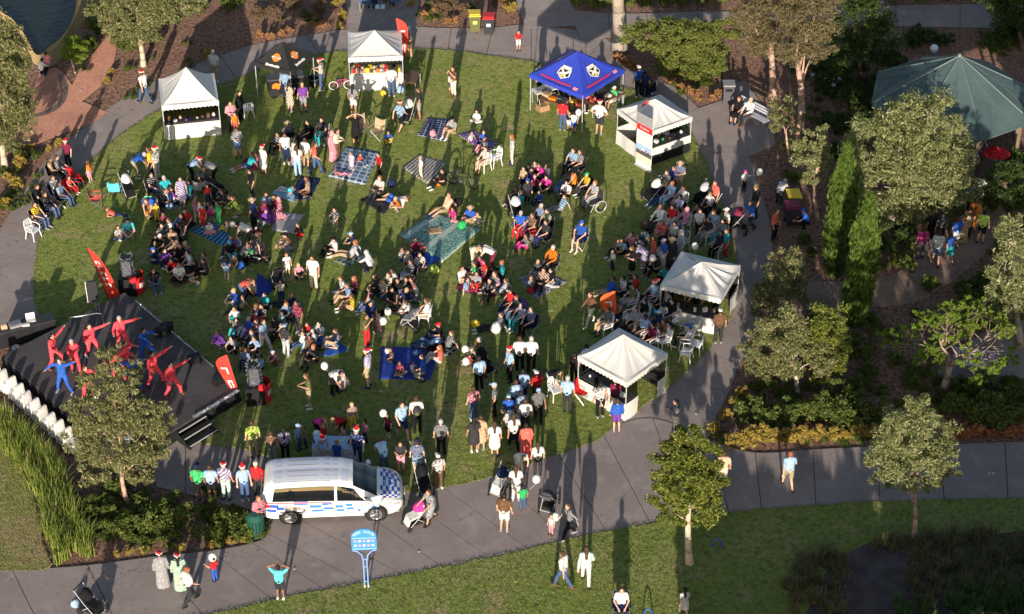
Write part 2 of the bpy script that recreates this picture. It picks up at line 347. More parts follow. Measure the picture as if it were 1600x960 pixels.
# ponds
WATER = M('pond_water', (.014, .02, .013), .12, .3, .6, .02, 3.0, spec=.22)
sheet('garden_pond', [(1302, 880), (1335, 862), (1366, 850), (1430, 872), (1480, 905), (1490, 960), (1440, 1000), (1260, 1000), (1275, 930)], .072, M('pond_mud', (.085, .068, .066), .95, .35, 1.6, .04, 5, spec=.05), 4)
SAND = ground_mat('rendered_bank', [(0, 0, 0, 0, (.3, .22, .1)), (.6, 5, .4, .65, (.24, .18, .085)), (8, 4, .5, .7, (.2, .16, .08))], rough=.8, bump=.01, bscale=20)
bank_o = [(-30, 5), (-5, 24), (18, 40), (36, 62), (46, 85), (54, 100), (70, 104), (88, 100), (97, 88), (110, 62), (126, 40), (138, 12), (144, -25), (60, -60), (-60, -60)]
bank_i = [(-30, -8), (0, 22), (22, 36), (40, 58), (50, 74), (58, 85), (62, 84), (74, 76), (92, 62), (108, 42), (117, 18), (119, -5), (112, -30), (50, -50), (-60, -50)]
bo = crom([P(*p) for p in bank_o], 4, True); bi = crom([P(*p) for p in bank_i], 4, True); bm_ = MB()
for i in range(len(bo)):
    j = (i + 1) % len(bo); mid = lambda a, b: ((a.x + b.x) / 2, (a.y + b.y) / 2, .3)
    bm_.face([(bo[i].x, bo[i].y, .0), (bo[j].x, bo[j].y, .0), mid(bo[j], bi[j]), mid(bo[i], bi[i])])
    bm_.face([mid(bo[i], bi[i]), mid(bo[j], bi[j]), (bi[j].x, bi[j].y, .02), (bi[i].x, bi[i].y, .02)])
structure(bm_.build('pond_bank', SAND, smooth=True))
pw = [(p.x, p.y) for p in bi]
structure(MB().face([(x, y, .05) for x, y in pw]).build('pond_water', WATER))
# short turf: separate blades over the lawns, thicker along their edges
def in_poly(x, y, poly):
    c = np.zeros(len(x), bool); n = len(poly)
    for i in range(n):
        x0, y0 = poly[i][:2]; x1, y1 = poly[i - 1][:2]
        k = ((y0 > y) != (y1 > y)) & (x < (x1 - x0) * (y - y0) / (y1 - y0 + 1e-12) + x0); c ^= k
    return c
def turf(name, label, px, n, z, mat, ymax=None):
    poly = crom([P(*p) for p in px], 6, True); X = np.array([p.x for p in poly]); Y = np.array([p.y for p in poly]); m = int(n * 2.6)
    x = RNG.uniform(max(X.min(), -26), min(X.max(), 26), m); y = RNG.uniform(max(Y.min(), 46), Y.max(), m); k = in_poly(x, y, poly); x, y = x[k][:n], y[k][:n]
    ex, ey = [], []
    for a, b in zip(poly, poly[1:] + poly[:1]):
        if abs(a.x) > 28 or a.y < 46: continue
        q = int((b - a).length * 60); t = RNG.uniform(0, 1, q); ex.append(a.x + (b.x - a.x) * t + RNG.normal(0, .04, q)); ey.append(a.y + (b.y - a.y) * t + RNG.normal(0, .04, q))
    x = np.concatenate([x] + ex); y = np.concatenate([y] + ey); n = len(x); a = RNG.uniform(0, 6.283, n); w = RNG.uniform(.008, .02, n); h = RNG.uniform(.02, .055, n); v = np.empty((n, 3, 3), np.float32)
    v[:, 0] = np.stack([x - np.cos(a) * w, y - np.sin(a) * w, np.full(n, z)], 1); v[:, 1] = np.stack([x + np.cos(a) * w, y + np.sin(a) * w, np.full(n, z)], 1); v[:, 2] = np.stack([x + RNG.normal(0, .03, n), y + RNG.normal(0, .03, n), z + h], 1)
    me = bpy.data.meshes.new(name); me.vertices.add(n * 3); me.vertices.foreach_set('co', v.ravel()); me.loops.add(n * 3); me.loops.foreach_set('vertex_index', np.arange(n * 3, dtype=np.int32)); me.polygons.add(n); me.polygons.foreach_set('loop_start', np.arange(n, dtype=np.int32) * 3)
    me.materials.append(mat); me.update(calc_edges=True); return tag(link(bpy.data.objects.new(name, me)), label, 'grass', None, 'stuff')
TURF = leaf_mat('leaf_turf', (.095, .135, .03), (.235, .265, .075), (.36, .32, .15), .2)
turf('lawn_grass', 'short mown grass of the round lawn', lawn, 105000, .06, TURF)
turf('lower_lawn_grass', 'short mown grass of the lower lawn', [(-100, 1100), (190, 990), (330, 962), (440, 937), (570, 912), (700, 886), (800, 866), (900, 842), (1000, 823), (1080, 815), (1150, 802), (1250, 793), (1400, 785), (1600, 780), (1760, 776), (1760, 850), (1500, 845), (1368, 848), (1300, 880), (1270, 930), (1260, 1000)], 38000, .064, TURF)
turf('side_lawn_grass', 'dry grass at the lower left edge', [(-60, 690), (0, 690), (30, 730), (55, 790), (66, 850), (76, 889), (0, 894), (-60, 900)], 6000, .048, leaf_mat('leaf_dry', (.2, .17, .06), (.38, .29, .16), (.16, .18, .05), .2))
sheet('sedge_bed', [(1375, 848), (1450, 836), (1560, 836), (1720, 830), (1740, 1010), (1500, 1010), (1490, 950), (1475, 900), (1425, 868)], .07, ground_mat('sedge_soil', [(0, 0, 0, 0, (.075, .07, .04)), (2, 6, .45, .65, (.05, .055, .028)), (7, 6, .5, .66, (.12, .1, .06))], bump=.05, bscale=9), 4)
# fallen leaves along the beds and over the paths
lx = []; rows_ = [((150, 890), (410, 856), 130), ((1130, 716), (1600, 696), 170), ((1135, 620), (1205, 420), 120), ((170, 176), (400, 74), 150), ((700, 48), (830, 42), 60), ((1100, 230), (1200, 330), 70), ((430, 850), (1000, 760), 60), ((0, 420), (90, 245), 90)]
for (x0, y0), (x1, y1), q in rows_:
    for i in range(q): t = random.random(); lx.append(P(x0 + (x1 - x0) * t + random.gauss(0, 9), y0 + (y1 - y0) * t + abs(random.gauss(0, 9)), .05))
V = []; F = []
for p in lx:
    a = random.uniform(0, 6.28); s = random.uniform(.02, .05); u = Vector((math.cos(a), math.sin(a), random.uniform(-.2, .2))) * s; w = Vector((-math.sin(a), math.cos(a), .1)) * s * .5; k = len(V); V += [p - u, p + w, p + u, p - w]; F.append((k, k + 1, k + 2, k + 3))
me = bpy.data.meshes.new('leaf_litter'); me.from_pydata([tuple(v) for v in V], [], F); me.materials.append(leaf_mat('leaf_fallen', (.12, .07, .035), (.3, .2, .1), (.42, .34, .2), .1)); me.update(); tag(link(bpy.data.objects.new('leaf_litter', me)), 'dry fallen leaves along the path edges', 'leaf litter', None, 'stuff')
# ================================================================ TREES AND PLANTS
def card_mesh(name, c, a, b, mat):
    """c: centres, a/b: half axes (N,3) -> diamond leaves"""
    n = len(c); v = np.empty((n, 4, 3), np.float32)
    v[:, 0] = c - a; v[:, 1] = c + b; v[:, 2] = c + a; v[:, 3] = c - b
    me = bpy.data.meshes.new(name); me.vertices.add(n * 4); me.vertices.foreach_set('co', v.ravel())
    me.loops.add(n * 4); me.loops.foreach_set('vertex_index', np.arange(n * 4, dtype=np.int32))
    me.polygons.add(n); me.polygons.foreach_set('loop_start', np.arange(n, dtype=np.int32) * 4)
    me.materials.append(mat); me.update(calc_edges=True); return me
def unit(v): return v / np.maximum(np.linalg.norm(v, axis=1, keepdims=True), 1e-6)
def leaf_cloud(blobs, size, aspect=.35, droop=0.0, up=0.0, dens=1.0, clump=.34, shell=.55):
    """blobs: (centre, (rx,ry,rz)); leaves gathered in clumps over and inside each blob"""
    C = []
    for c, r in blobs:
        c = np.array(c); r = np.array(r); rm = float(r.mean())
        K = max(5, int(26 * dens ** .5 * (rm / .8) ** 1.5)); u = unit(RNG.normal(size=(K, 3)))
        cc = c + u * r * (RNG.uniform(shell, 1.02, (K, 1)) + (RNG.uniform(0, 1, (K, 1)) > .8) * RNG.uniform(.05, .22, (K, 1))); crad = clump * rm * RNG.uniform(.6, 1.25, K)
        nl = max(14, int(dens * (2800 if size < .3 else 1200) * rm * rm / K / (size / .16) ** 1.7))
        for k in range(K):
            q = unit(RNG.normal(size=(nl, 3))) * crad[k] * RNG.uniform(.2, 1, (nl, 1)) ** .6
            q[:, 2] *= .75; C.append(cc[k] + q)
    c = np.concatenate(C); n = len(c)
    a = RNG.normal(size=(n, 3)); a[:, 2] += -droop + up; a = unit(a); b = unit(np.cross(a, RNG.normal(size=(n, 3))))
    s = size * (.5 if size < .3 else .8) * RNG.uniform(.6, 1.35, (n, 1)); k = c[:, 2] > .04
    return c[k], (a * s)[k], (b * s * aspect)[k]
LEAF = dict(gum=((.105, .13, .04), (.235, .24, .095), (.46, .37, .23)), olive=((.13, .16, .05), (.275, .29, .12), (.48, .45, .26)), lush=((.06, .095, .014), (.19, .22, .035), (.36, .33, .09)),
            dark=((.03, .055, .014), (.07, .105, .025), None), cypress=((.05, .09, .014), (.11, .165, .026), None), juniper=((.12, .16, .03), (.22, .24, .06), None), yellow=((.3, .21, .035), (.46, .34, .08), (.24, .24, .05)),
            orange=((.38, .17, .07), (.48, .26, .12), (.3, .22, .07)), rust=((.42, .15, .07), (.52, .23, .11), (.26, .18, .06)), bright=((.13, .2, .02), (.2, .28, .035), None), mid=((.06, .095, .018), (.135, .175, .035), (.23, .23, .07)),
            reed=((.13, .2, .03), (.28, .34, .06), (.38, .32, .14)), brownl=((.15, .1, .06), (.24, .16, .09), None), pine=((.15, .125, .06), (.25, .2, .11), (.12, .13, .04)), sedge=((.13, .12, .05), (.2, .17, .08), None), night=((.06, .12, .03), (.1, .17, .04), None))
def lm(k): return leaf_mat('leaf_' + k, *LEAF[k], trans=.36)
BARK = {k: M('bark_' + k, c, .9, .25, 7, .02, 14) for k, c in dict(pale=(.5, .4, .3), grey=(.32, .27, .22), pink=(.45, .29, .22), dark=(.12, .085, .06)).items()}
def limbs(mb, base, top, tips, r):
    base = Vector(base); top = Vector(top); n = 5; pts = []
    side = Vector((random.uniform(-1, 1), random.uniform(-1, 1), 0)) * .05 * (top - base).length
    for i in range(n + 1):
        t = i / n; pts.append(base.lerp(top, t) + side * math.sin(t * math.pi))
    rr = [r * (1.25 if i == 0 else 1 - .45 * i / n) for i in range(n + 1)]
    mb.tube(pts, rr, 9)
    for k, tp in enumerate(tips):
        tp = Vector(tp); s = pts[3 + k % 3]; tp = s.lerp(tp, .8); m = s.lerp(tp, .5) + Vector((random.uniform(-.15, .15), random.uniform(-.15, .15), .12))
        mb.tube([s, m, tp], [r * .36, r * .2, r * .06], 6)
def tree(name, label, base, blobs_px, kind, bark='pale', r=.12, leaf=.17, dens=1.0, aspect=.3, droop=.5, top=None, depth=.85, cat='tree', group='trees in the park', fork=None):
    """base: pixel of the trunk foot; blobs_px: (px, py, rx_px, ry_px[, depth offset m])"""
    B = P(*base); sc = SCALE(base[1]); t = thing(name, label, cat, B, 0, group); blobs = []
    for q in blobs_px:
        dy = q[4] if len(q) > 4 else random.uniform(-.5, .5)
        c = PV(q[0], q[1], B.y + dy) - B; rx = q[2] / sc; rz = q[3] / sc / .84
        blobs.append((tuple(c), (rx, (rx + rz) / 2 * depth, rz)))
    tp = PV(*top, B.y) - B if top else Vector(blobs[0][0])
    mb = MB(); limbs(mb, (0, 0, -.1), tp, [b[0] for b in blobs], r); mb.build('trunk', BARK[bark], t, True)
    me = card_mesh('crown', *leaf_cloud(blobs, leaf, aspect, droop, 0, dens), lm(kind)); link(bpy.data.objects.new('crown', me), t)
    return t
def shrub(name, label, base, rx, h, kind, leaf=.1, dens=1.3, blobs=None, group='garden shrubs', cat='shrub', up=.3, z=0, aspect=.45):
    B = P(*base); t = thing(name, label, cat, B, random.uniform(0, 6), group); bl = []
    for i in range(blobs or 4):
        a = random.uniform(0, 6.28); k = random.uniform(.15, .55) * rx
        rr = rx * random.uniform(.5, .72); bl.append(((k * math.cos(a), k * math.sin(a), h * random.uniform(.42, .62)), (rr, rr, h * .45)))
    me = card_mesh('foliage', *leaf_cloud(bl, leaf * 1.3, aspect, 0, up, dens * .66, .42, .35), lm(kind)); link(bpy.data.objects.new('foliage', me), t)
    mb = MB()
    for i in range(4): mb.tube([(0, 0, -.03), (random.uniform(-.3, .3) * rx, random.uniform(-.3, .3) * rx, h * .5)], [.025, .012], 5)
    mb.build('stem', BARK['dark'], t); return t
def blades(name, label, pts, h, kind, n=60, w=.012, spread=.5, cat='reeds', group=None, kind_=None):
    """tufts of grass-like blades standing at pts"""
    V = []; F = []
    for p in pts:
        p = Vector(p)
        for i in range(n):
            a = random.uniform(0, 6.28); L = h * random.uniform(.6, 1.15); lean = random.uniform(.05, 1) * spread * L
            d = Vector((math.cos(a), math.sin(a), 0)); s = Vector((-d.y, d.x, 0)) * w * random.uniform(.7, 1.4)
            o = p + Vector((random.gauss(0, .1), random.gauss(0, .1), 0)); m = o + d * lean * .4 + Vector((0, 0, L * .65)); e = o + d * lean + Vector((0, 0, L * random.uniform(.75, 1)))
            b = len(V); V += [o - s, o + s, m + s * .8, m - s * .8, e]; F += [(b, b + 1, b + 2, b + 3), (b + 3, b + 2, b + 4)]
    me = bpy.data.meshes.new(name); me.from_pydata([tuple(v) for v in V], [], F); me.materials.append(lm(kind)); me.update()
    o = link(bpy.data.objects.new(name, me)); return tag(o, label, cat, group, kind_)

# --- trees the photograph shows
tree('gum_tree', 'pale leafed gum tree with leaning trunk beside the brick walk', (224, 103), [(205, 25, 42, 36), (165, 5, 30, 32), (250, 5, 40, 32), (290, -5, 30, 26), (215, -25, 60, 36), (180, 38, 22, 22)], 'gum', 'pale', .15, .17, 1.6, top=(213, 45))
tree('gum_tree', 'grey green gum tree overhanging the brick plaza at the far left edge', (8, 262), [(18, 75, 26, 36), (8, 115, 36, 38), (30, 150, 22, 34), (12, 190, 34, 36), (-15, 60, 30, 40), (-10, 160, 40, 50)], 'gum', 'pale', .15, .17, 1.5, top=(2, 170))
tree('gum_tree', 'dense olive coloured gum tree growing in front of the stage', (199, 786), [(170, 562, 20, 22), (150, 600, 26, 24), (190, 600, 28, 26), (213, 575, 14, 16), (142, 645, 36, 30), (192, 642, 40, 34), (235, 652, 28, 26), (124, 692, 30, 28), (180, 692, 52, 38), (242, 697, 28, 28), (258, 655, 14, 14), (150, 735, 30, 24), (215, 735, 30, 22)], 'gum', 'pink', .1, .15, 1.35, top=(190, 715))
tree('young_tree', 'bright green bushy tree with a pale trunk on the lower lawn', (1078, 882), [(1072, 694, 27, 28), (1047, 722, 28, 28), (1098, 720, 27, 28), (1072, 748, 42, 36), (1036, 768, 22, 22), (1112, 764, 22, 24), (1048, 798, 28, 24), (1102, 798, 28, 24), (1076, 808, 28, 16)], 'lush', 'pale', .14, .12, 1.7, .42, .3, top=(1078, 770))
tree('wattle_tree', 'silvery green tree with a curved trunk beside the dark pond', (1428, 842), [(1438, 642, 24, 26), (1415, 675, 42, 36), (1455, 685, 36, 36), (1390, 715, 34, 28), (1468, 728, 28, 26), (1425, 728, 48, 36), (1385, 745, 22, 20)], 'olive', 'pink', .1, .15, 1.4, .28, .4, top=(1426, 750))
tree('olive_tree', 'large silvery olive tree in front of the octagonal shelter', (1388, 356), [(1410, 185, 40, 34), (1455, 190, 38, 40), (1360, 225, 40, 40), (1425, 240, 58, 46), (1480, 250, 42, 44), (1375, 290, 46, 42), (1440, 300, 52, 42), (1500, 295, 30, 32), (1400, 335, 44, 24), (1470, 335, 34, 24)], 'olive', 'grey', .2, .16, 1.1, .35, .1, top=(1405, 300))
tree('pine_tree', 'tall brownish pine rising at the top beside the bench', (1208, 152), [(1200, 20, 42, 36), (1180, 55, 26, 30), (1230, -5, 46, 34), (1165, 10, 28, 30), (1210, 70, 30, 22)], 'pine', 'pink', .2, .16, 1.3, .25, .2, top=(1204, 60))
tree('pine_tree', 'second tall pine with a bare reddish trunk left of the shelter', (1250, 208), [(1262, 20, 44, 38), (1285, -10, 34, 30), (1248, 62, 36, 32), (1275, 70, 24, 26)], 'pine', 'pink', .19, .16, 1.3, .25, .2, top=(1243, 85))
tree('small_gum', 'small gum with forked pale trunk behind the path', (1233, 242), [(1220, 170, 22, 20), (1236, 190, 20, 16), (1210, 190, 14, 14)], 'gum', 'pink', .07, .15, 1.1, top=(1228, 205), group='slender garden trees')
tree('small_gum', 'slender gum with long pink trunk left of the tall cypress', (1279, 345), [(1275, 215, 22, 20), (1262, 240, 24, 22), (1285, 245, 18, 22), (1270, 270, 22, 18)], 'olive', 'pink', .1, .15, 1.1, top=(1277, 262), group='slender garden trees')
tree('small_gum', 'rounded grey gum beside the ring path below the cypresses', (1232, 500), [(1228, 415, 26, 24), (1240, 440, 26, 24), (1205, 450, 28, 26), (1235, 468, 32, 22), (1190, 480, 20, 18)], 'gum', 'pink', .08, .15, 1.7, top=(1232, 455), group='slender garden trees')
tree('small_gum', 'spreading grey gum with pale trunk above the yellow shrub row', (1246, 613), [(1225, 515, 38, 28), (1195, 540, 32, 30), (1245, 550, 40, 34), (1280, 560, 24, 28), (1205, 570, 34, 22), (1270, 520, 26, 24)], 'gum', 'pale', .1, .15, 1.7, top=(1240, 560), group='slender garden trees')
tree('bushy_tree', 'dark green bushy tree right of the spreading grey gum', (1288, 600), [(1290, 505, 30, 30), (1300, 545, 28, 34), (1282, 575, 30, 24)], 'lush', 'dark', .09, .13, 1.4, .4, 0, group='garden background trees')
tree('olive_tree', 'pale olive tree at the right edge above the white bench', (1596, 540), [(1585, 370, 32, 30), (1600, 410, 40, 36), (1565, 440, 28, 30), (1595, 470, 40, 34), (1560, 480, 24, 24)], 'olive', 'grey', .14, .16, 1.1, .33, .1, group='garden background trees')
for lab, b, bl in (('dark broadleaf tree at the top right behind the pines', (1345, 125), [(1345, 35, 40, 40), (1375, 65, 32, 34), (1320, 75, 26, 32)]),
                   ('dark tree filling the upper right corner beyond the shelter', (1600, 80), [(1590, 0, 36, 40), (1560, -10, 34, 32), (1620, 30, 40, 40)]),
                   ('dark bushy tree right of the olive by the people', (1575, 330), [(1570, 285, 30, 34), (1590, 310, 34, 30), (1555, 310, 22, 26)])):
    tree('broadleaf_tree', lab, b, bl, 'dark', 'dark', .13, .15, 1.2, .45, 0, group='garden background trees')
tree('round_tree', 'small bright green round tree with thin trunk beside the pond', (118, 114), [(108, 78, 15, 16), (122, 76, 15, 16), (115, 70, 14, 12)], 'bright', 'pale', .05, .11, 1.5, .45, 0, group='slender garden trees')
tree('tall_gum', 'thick smooth trunk of a tall gum behind the blue gazebo', (968, 80), [(950, -170, 60, 50), (1000, -190, 60, 50), (905, -200, 50, 44), (970, -230, 70, 50)], 'gum', 'grey', .38, .2, .9, top=(957, -90))
def cypress(label, base, top, w):
    B = P(*base); sc = SCALE(base[1]); H = (PV(*top, B.y) - B); t = thing('cypress_tree', label, 'tree', B, 0, 'two columnar cypresses')
    MB().tube([(0, 0, -.1), tuple(H * .9)], [.1, .02], 7).build('trunk', BARK['dark'], t)
    n = 9000; u = RNG.uniform(0, 1, n) ** .85; rad = w / sc / 2 * np.clip(np.minimum(1, (1.02 - u) * 3.2) * np.minimum(1, .62 + u * 2.2), 0, 1)
    ang = RNG.uniform(0, 6.283, n); k = RNG.uniform(.6, 1.05, n) ** .5 * (1 + .22 * np.sin(ang * 5 + u * 26) * np.sin(u * 37 + ang * 2))
    c = np.stack([rad * k * np.cos(ang), rad * k * np.sin(ang), u * H.z], 1); c[:, 0] += u * H.x; sh_ = RNG.uniform(0, 1, n) > .93; c[sh_, 0] *= 1 + RNG.uniform(.0, .02, sh_.sum()); c[sh_, :2] += RNG.normal(0, .11, (sh_.sum(), 2)); c[:, :2] += RNG.normal(0, .035, (n, 2))
    a = RNG.normal(size=(n, 3)) * .4; a[:, 2] += 1.2; a = unit(a); b = unit(np.cross(a, RNG.normal(size=(n, 3)))); s = RNG.uniform(.08, .19, (n, 1))
    link(bpy.data.objects.new('crown', card_mesh('crown', c, a * s, b * s * .38, lm('cypress'))), t)
cypress('taller columnar cypress standing farther back, left of the pair', (1303, 428), (1326, 226), 36)
cypress('nearer columnar cypress standing right of the pair', (1336, 505), (1360, 306), 40)
# half-bare tree
B = P(1472, 612); t = thing('bare_tree', 'half bare spreading tree with twiggy limbs beside the white bench', 'tree', B, 0, 'trees in the park')
mb = MB(); tips = []
def grow(p, d, L, r, lev):
    e = p + d * L; m = p + d * L * .5 + Vector((random.gauss(0, .06), random.gauss(0, .06), random.gauss(0, .05))) * L
    mb.tube([p, m, e], [r, r * .8, r * .6], 6 if lev < 2 else 4)
    if lev >= 5: tips.append(e); return
    for k in range(random.choice((3, 4)) if lev < 3 else 3 if lev == 3 else 2):
        nd = (d + Vector((random.gauss(0, .62), random.gauss(0, .55), random.gauss(.02, .35)))).normalized()
        grow(e, nd, L * random.uniform(.6, .84), r * .55, lev + 1)
top = PV(1484, 572, B.y) - B; mb.tube([(0, 0, -.1), tuple(top * .5 + Vector((.05, 0, 0))), tuple(top)], [.17, .14, .13], 8)
for dx in (-1.0, -.45, .1, .6, 1.1): grow(top, Vector((dx, random.uniform(-.5, .5), random.uniform(.5, 1.0))).normalized(), 1.0, .065, 1)
mb.build('trunk', M('twig_bark', (.34, .26, .19), .9, .2, 8), t, True)
cl = [(tuple(p), (.26, .26, .26)) for p in random.sample(tips, min(95, len(tips)))]
link(bpy.data.objects.new('crown', card_mesh('crown', *leaf_cloud(cl, .11, .45, 0, 0, .5), lm('bright'))), t)

# --- shrubs and hedges
def sh(name, labels, spots, kind, rx, h, **k):
    spots = sorted(spots); n = len(spots)            # left to right, as the labels count them
    for i, s in enumerate(spots):
        q = s[2] if len(s) > 2 else 1.0
        shrub(name, labels(i, n), s[:2], rx * q, h * q, kind, **k)
def ordl(i, n): return ['first', 'second', 'third', 'fourth', 'fifth', 'sixth', 'seventh', 'eighth', 'ninth', 'tenth', 'eleventh', 'twelfth', 'thirteenth', 'fourteenth', 'fifteenth'][i] + ' from the left'
tree('spreading_juniper', 'broad low juniper spreading over the bed behind the blue gazebo', (1075, 120), [(1005, 55, 28, 14), (1040, 55, 32, 16), (1075, 60, 34, 20), (1110, 85, 24, 22), (1065, 85, 34, 22), (1090, 110, 34, 22), (1045, 100, 26, 18), (1110, 120, 20, 18), (1108, 50, 26, 12), (1140, 42, 22, 12), (1100, 140, 22, 12)], 'juniper', 'dark', .1, .13, 1.5, .4, 0, cat='shrub', group='garden shrubs', depth=1.4)
sh('orange_shrub', lambda i, n: 'small orange shrub edging the juniper bed, %s' % ordl(i, n), [(963, 95), (975, 101), (985, 106), (1052, 132), (1064, 140), (1078, 147), (1090, 155, 1.1), (1112, 158), (1122, 150)], 'orange', .28, .4, leaf=.08, group='orange shrubs by the juniper')
sh('yellow_shrub', lambda i, n: 'golden shrub in the row above the lower path, %s' % ordl(i, n), [(1140, 697, .9), (1158, 697), (1178, 696, 1.1), (1198, 694, 1.05), (1216, 694), (1236, 693, 1.1), (1256, 692, 1.1), (1276, 690, 1.05), (1296, 689), (1318, 688, .75), (1338, 687, .95), (1360, 686, .95), (1378, 686, .8)], 'yellow', .36, .74, leaf=.085, group='golden shrubs along the lower path')
sh('rust_shrub', lambda i, n: 'rust red shrub in shade above the lower path, %s' % ordl(i, n), [(1490, 684), (1508, 684, 1.1), (1530, 683, 1.1), (1552, 683, .8), (1574, 682), (1594, 681, 1.1)], 'rust', .36, .55, leaf=.085, group='rust shrubs along the lower path')
sh('green_hedge', lambda i, n: 'rounded green shrub behind the golden row, %s' % ordl(i, n), [(1175, 660, 1.1), (1205, 662), (1235, 664, 1.2), (1268, 663, 1.1), (1300, 664, 1.25), (1335, 662, 1.15), (1365, 660, 1.1), (1320, 632, 1.2), (1345, 610, .9)], 'mid', .62, .95, leaf=.11, group='green shrubs behind the golden row')
sh('green_hedge', lambda i, n: 'dark rounded shrub below the white bench, %s' % ordl(i, n), [(1490, 650, 1.1), (1520, 655, 1.2), (1552, 664, 1.3), (1590, 662, 1.3), (1500, 618, .9), (1570, 628, 1.1), (1535, 622)], 'mid', .7, .95, leaf=.12, group='dark shrubs below the bench')
sh('golden_bush', lambda i, n: 'golden bush at the ring path corner, %s' % ordl(i, n), [(1112, 676, .9), (1132, 655), (1147, 632, .7), (1158, 618, .9)], 'yellow', .34, .5, leaf=.085, group='golden bushes at the path corner')
sh('clipped_bush', lambda i, n: 'low bush in the shady garden bed, %s' % ordl(i, n), [(1345, 560, 1.2), (1362, 590, .9), (1375, 615, .8), (1400, 570, 1.2), (1420, 600), (1330, 535), (1392, 530, 1.1)], 'mid', .42, .5, leaf=.1, group='low bushes in the shady bed')
sh('garden_bush', lambda i, n: 'dark bush around the shelter and the olive, %s' % ordl(i, n), [(1310, 140, 1.2), (1335, 165), (1290, 110), (1360, 190, 1.1), (1330, 210, .9), (1300, 200), (1310, 250, .9), (1400, 120, 1.1), (1440, 75, 1.2), (1330, 290, 1.0), (1410, 375, .9), (1360, 395, .9), (1470, 70, .8), (1570, 60, 1.2), (1590, 270, 1.2)], 'dark', .8, .9, leaf=.13, group='dark bushes around the shelter')
sh('grey_bush', lambda i, n: 'pale green bush along the garden track, %s' % ordl(i, n), [(1540, 455, .9), (1565, 520, 1.1), (1420, 420, .8), (1450, 455, .9), (1520, 480), (1255, 380, .6), (1265, 400, .6)], 'mid', .6, .8, leaf=.11, group='pale bushes along the garden track')
sh('bed_shrub', lambda i, n: 'leafy shrub in the bed in front of the van, %s' % ordl(i, n), [(150, 800, 1.1), (175, 828), (205, 836, 1.1), (180, 775), (240, 825, 1.2), (225, 795), (262, 800, .8), (285, 812, 1.1), (350, 822, 1.1), (372, 828, 1.1), (395, 830)], 'mid', .62, .72, leaf=.1, group='shrubs in the bed by the van')
sh('bed_shrub', lambda i, n: 'small yellowing plant on the bed edge, %s' % ordl(i, n), [(185, 870, .9), (203, 868), (227, 864), (282, 862, 1.2), (333, 855), (362, 852, 1.2), (376, 848)], 'yellow', .2, .3, leaf=.07, group='yellow plants on the bed edge', dens=.6)
sh('garden_bush', lambda i, n: 'rounded bush in the left garden bed, %s' % ordl(i, n), [(4, 325, .9), (26, 293), (10, 282, .7), (30, 262, 1.1), (45, 235, .7), (80, 235, .6), (92, 228, .7), (35, 250, .8)], 'yellow', .36, .55, leaf=.09, group='bushes in the left bed')
sh('garden_bush', lambda i, n: 'green bush behind the brick walk, %s' % ordl(i, n), [(130, 92, 1.1), (145, 78), (158, 55, 1.2), (185, 70), (210, 78), (235, 72, 1.1), (200, 52, 1.2), (250, 40, 1.2), (275, 25, 1.2), (305, 20, 1.3), (355, 12, 1.1), (375, 5)], 'mid', .55, .85, leaf=.11, group='bushes behind the brick walk')
sh('bronze_shrub', lambda i, n: 'bronze leaved shrub at the foot of the top bed, %s' % ordl(i, n), [(408, 60, .9), (425, 62), (440, 56, .9), (452, 52, .8), (492, 46, .9), (505, 45, 1.1), (662, 30), (675, 22, .9), (700, 38, .8), (712, 35, .7)], 'orange', .3, .45, leaf=.085, group='bronze shrubs in the top bed')
sh('golden_bush', lambda i, n: 'golden bush in the beds along the top, %s' % ordl(i, n), [(525, 14, 1.2), (532, 30), (530, 45, .8), (640, 10, .9), (800, 20, 1.1), (795, 5), (174, 116, .6), (168, 130, .6), (326, 95, 1.0)], 'yellow', .36, .6, leaf=.09, group='golden bushes in the top bed')
sh('brown_shrub', lambda i, n: 'brown twiggy shrub in the top bed, %s' % ordl(i, n), [(460, 15, 1.2), (500, 20, 1.1), (490, 36), (680, 12, 1.1), (700, 20, 1.2), (725, 25, 1.1), (780, 10), (430, 25, 1.1), (400, 30, 1.1)], 'brownl', .5, .6, leaf=.08, group='brown shrubs in the top bed')
sh('hedge_shrub', lambda i, n: 'green shrub of the hedge along the top edge, %s' % ordl(i, n), [(905, 10, 1.1), (925, 14), (940, 8), (985, 10), (1010, 9, 1.1), (1040, 8, 1.1), (1070, 8, 1.1), (1100, 7, 1.1), (1130, 6, 1.1), (1400, 4, 1.2), (1440, 3, 1.2), (1480, 3, 1.2), (1520, 2, 1.2)], 'juniper', .55, .75, leaf=.1, group='hedge along the top edge')
# --- reeds, sedges, flowers
edge = [P(x + random.gauss(0, 5), y + random.gauss(0, 4)) for x, y in [(a + (b - a) * t, c + (d - c) * t) for (a, c), (b, d) in (((-5, 680), (60, 760)), ((60, 760), (110, 870)), ((12, 660), (78, 740)), ((80, 740), (130, 850)), ((40, 680), (95, 760)), ((72, 790), (95, 880)), ((100, 780), (140, 868))) for t in np.linspace(0, 1, 12)]]
blades('reeds', 'tall bright green strappy reeds along the left bed', edge, .85, 'reed', 64, .015, .7, 'reeds', None, 'stuff')
blades('sedges', 'dark brownish sedges round the pond in the lower right corner', [P(random.uniform(1420, 1640), random.uniform(835, 945)) for i in range(120)] + [P(random.uniform(1230, 1320), random.uniform(868, 965)) for i in range(50)] + [P(random.gauss(1390, 14), random.gauss(852, 6)) for i in range(10)], .55, 'sedge', 40, .014, .7, 'sedges', None, 'stuff')
blades('rushes', 'bright green rushes standing at the bottom edge of the pond', [P(random.uniform(1400, 1650), random.uniform(945, 985)) for i in range(50)] + [P(random.uniform(1500, 1640), random.uniform(925, 950)) for i in range(20)], .6, 'night', 40, .016, .5, 'rushes', None, 'stuff')
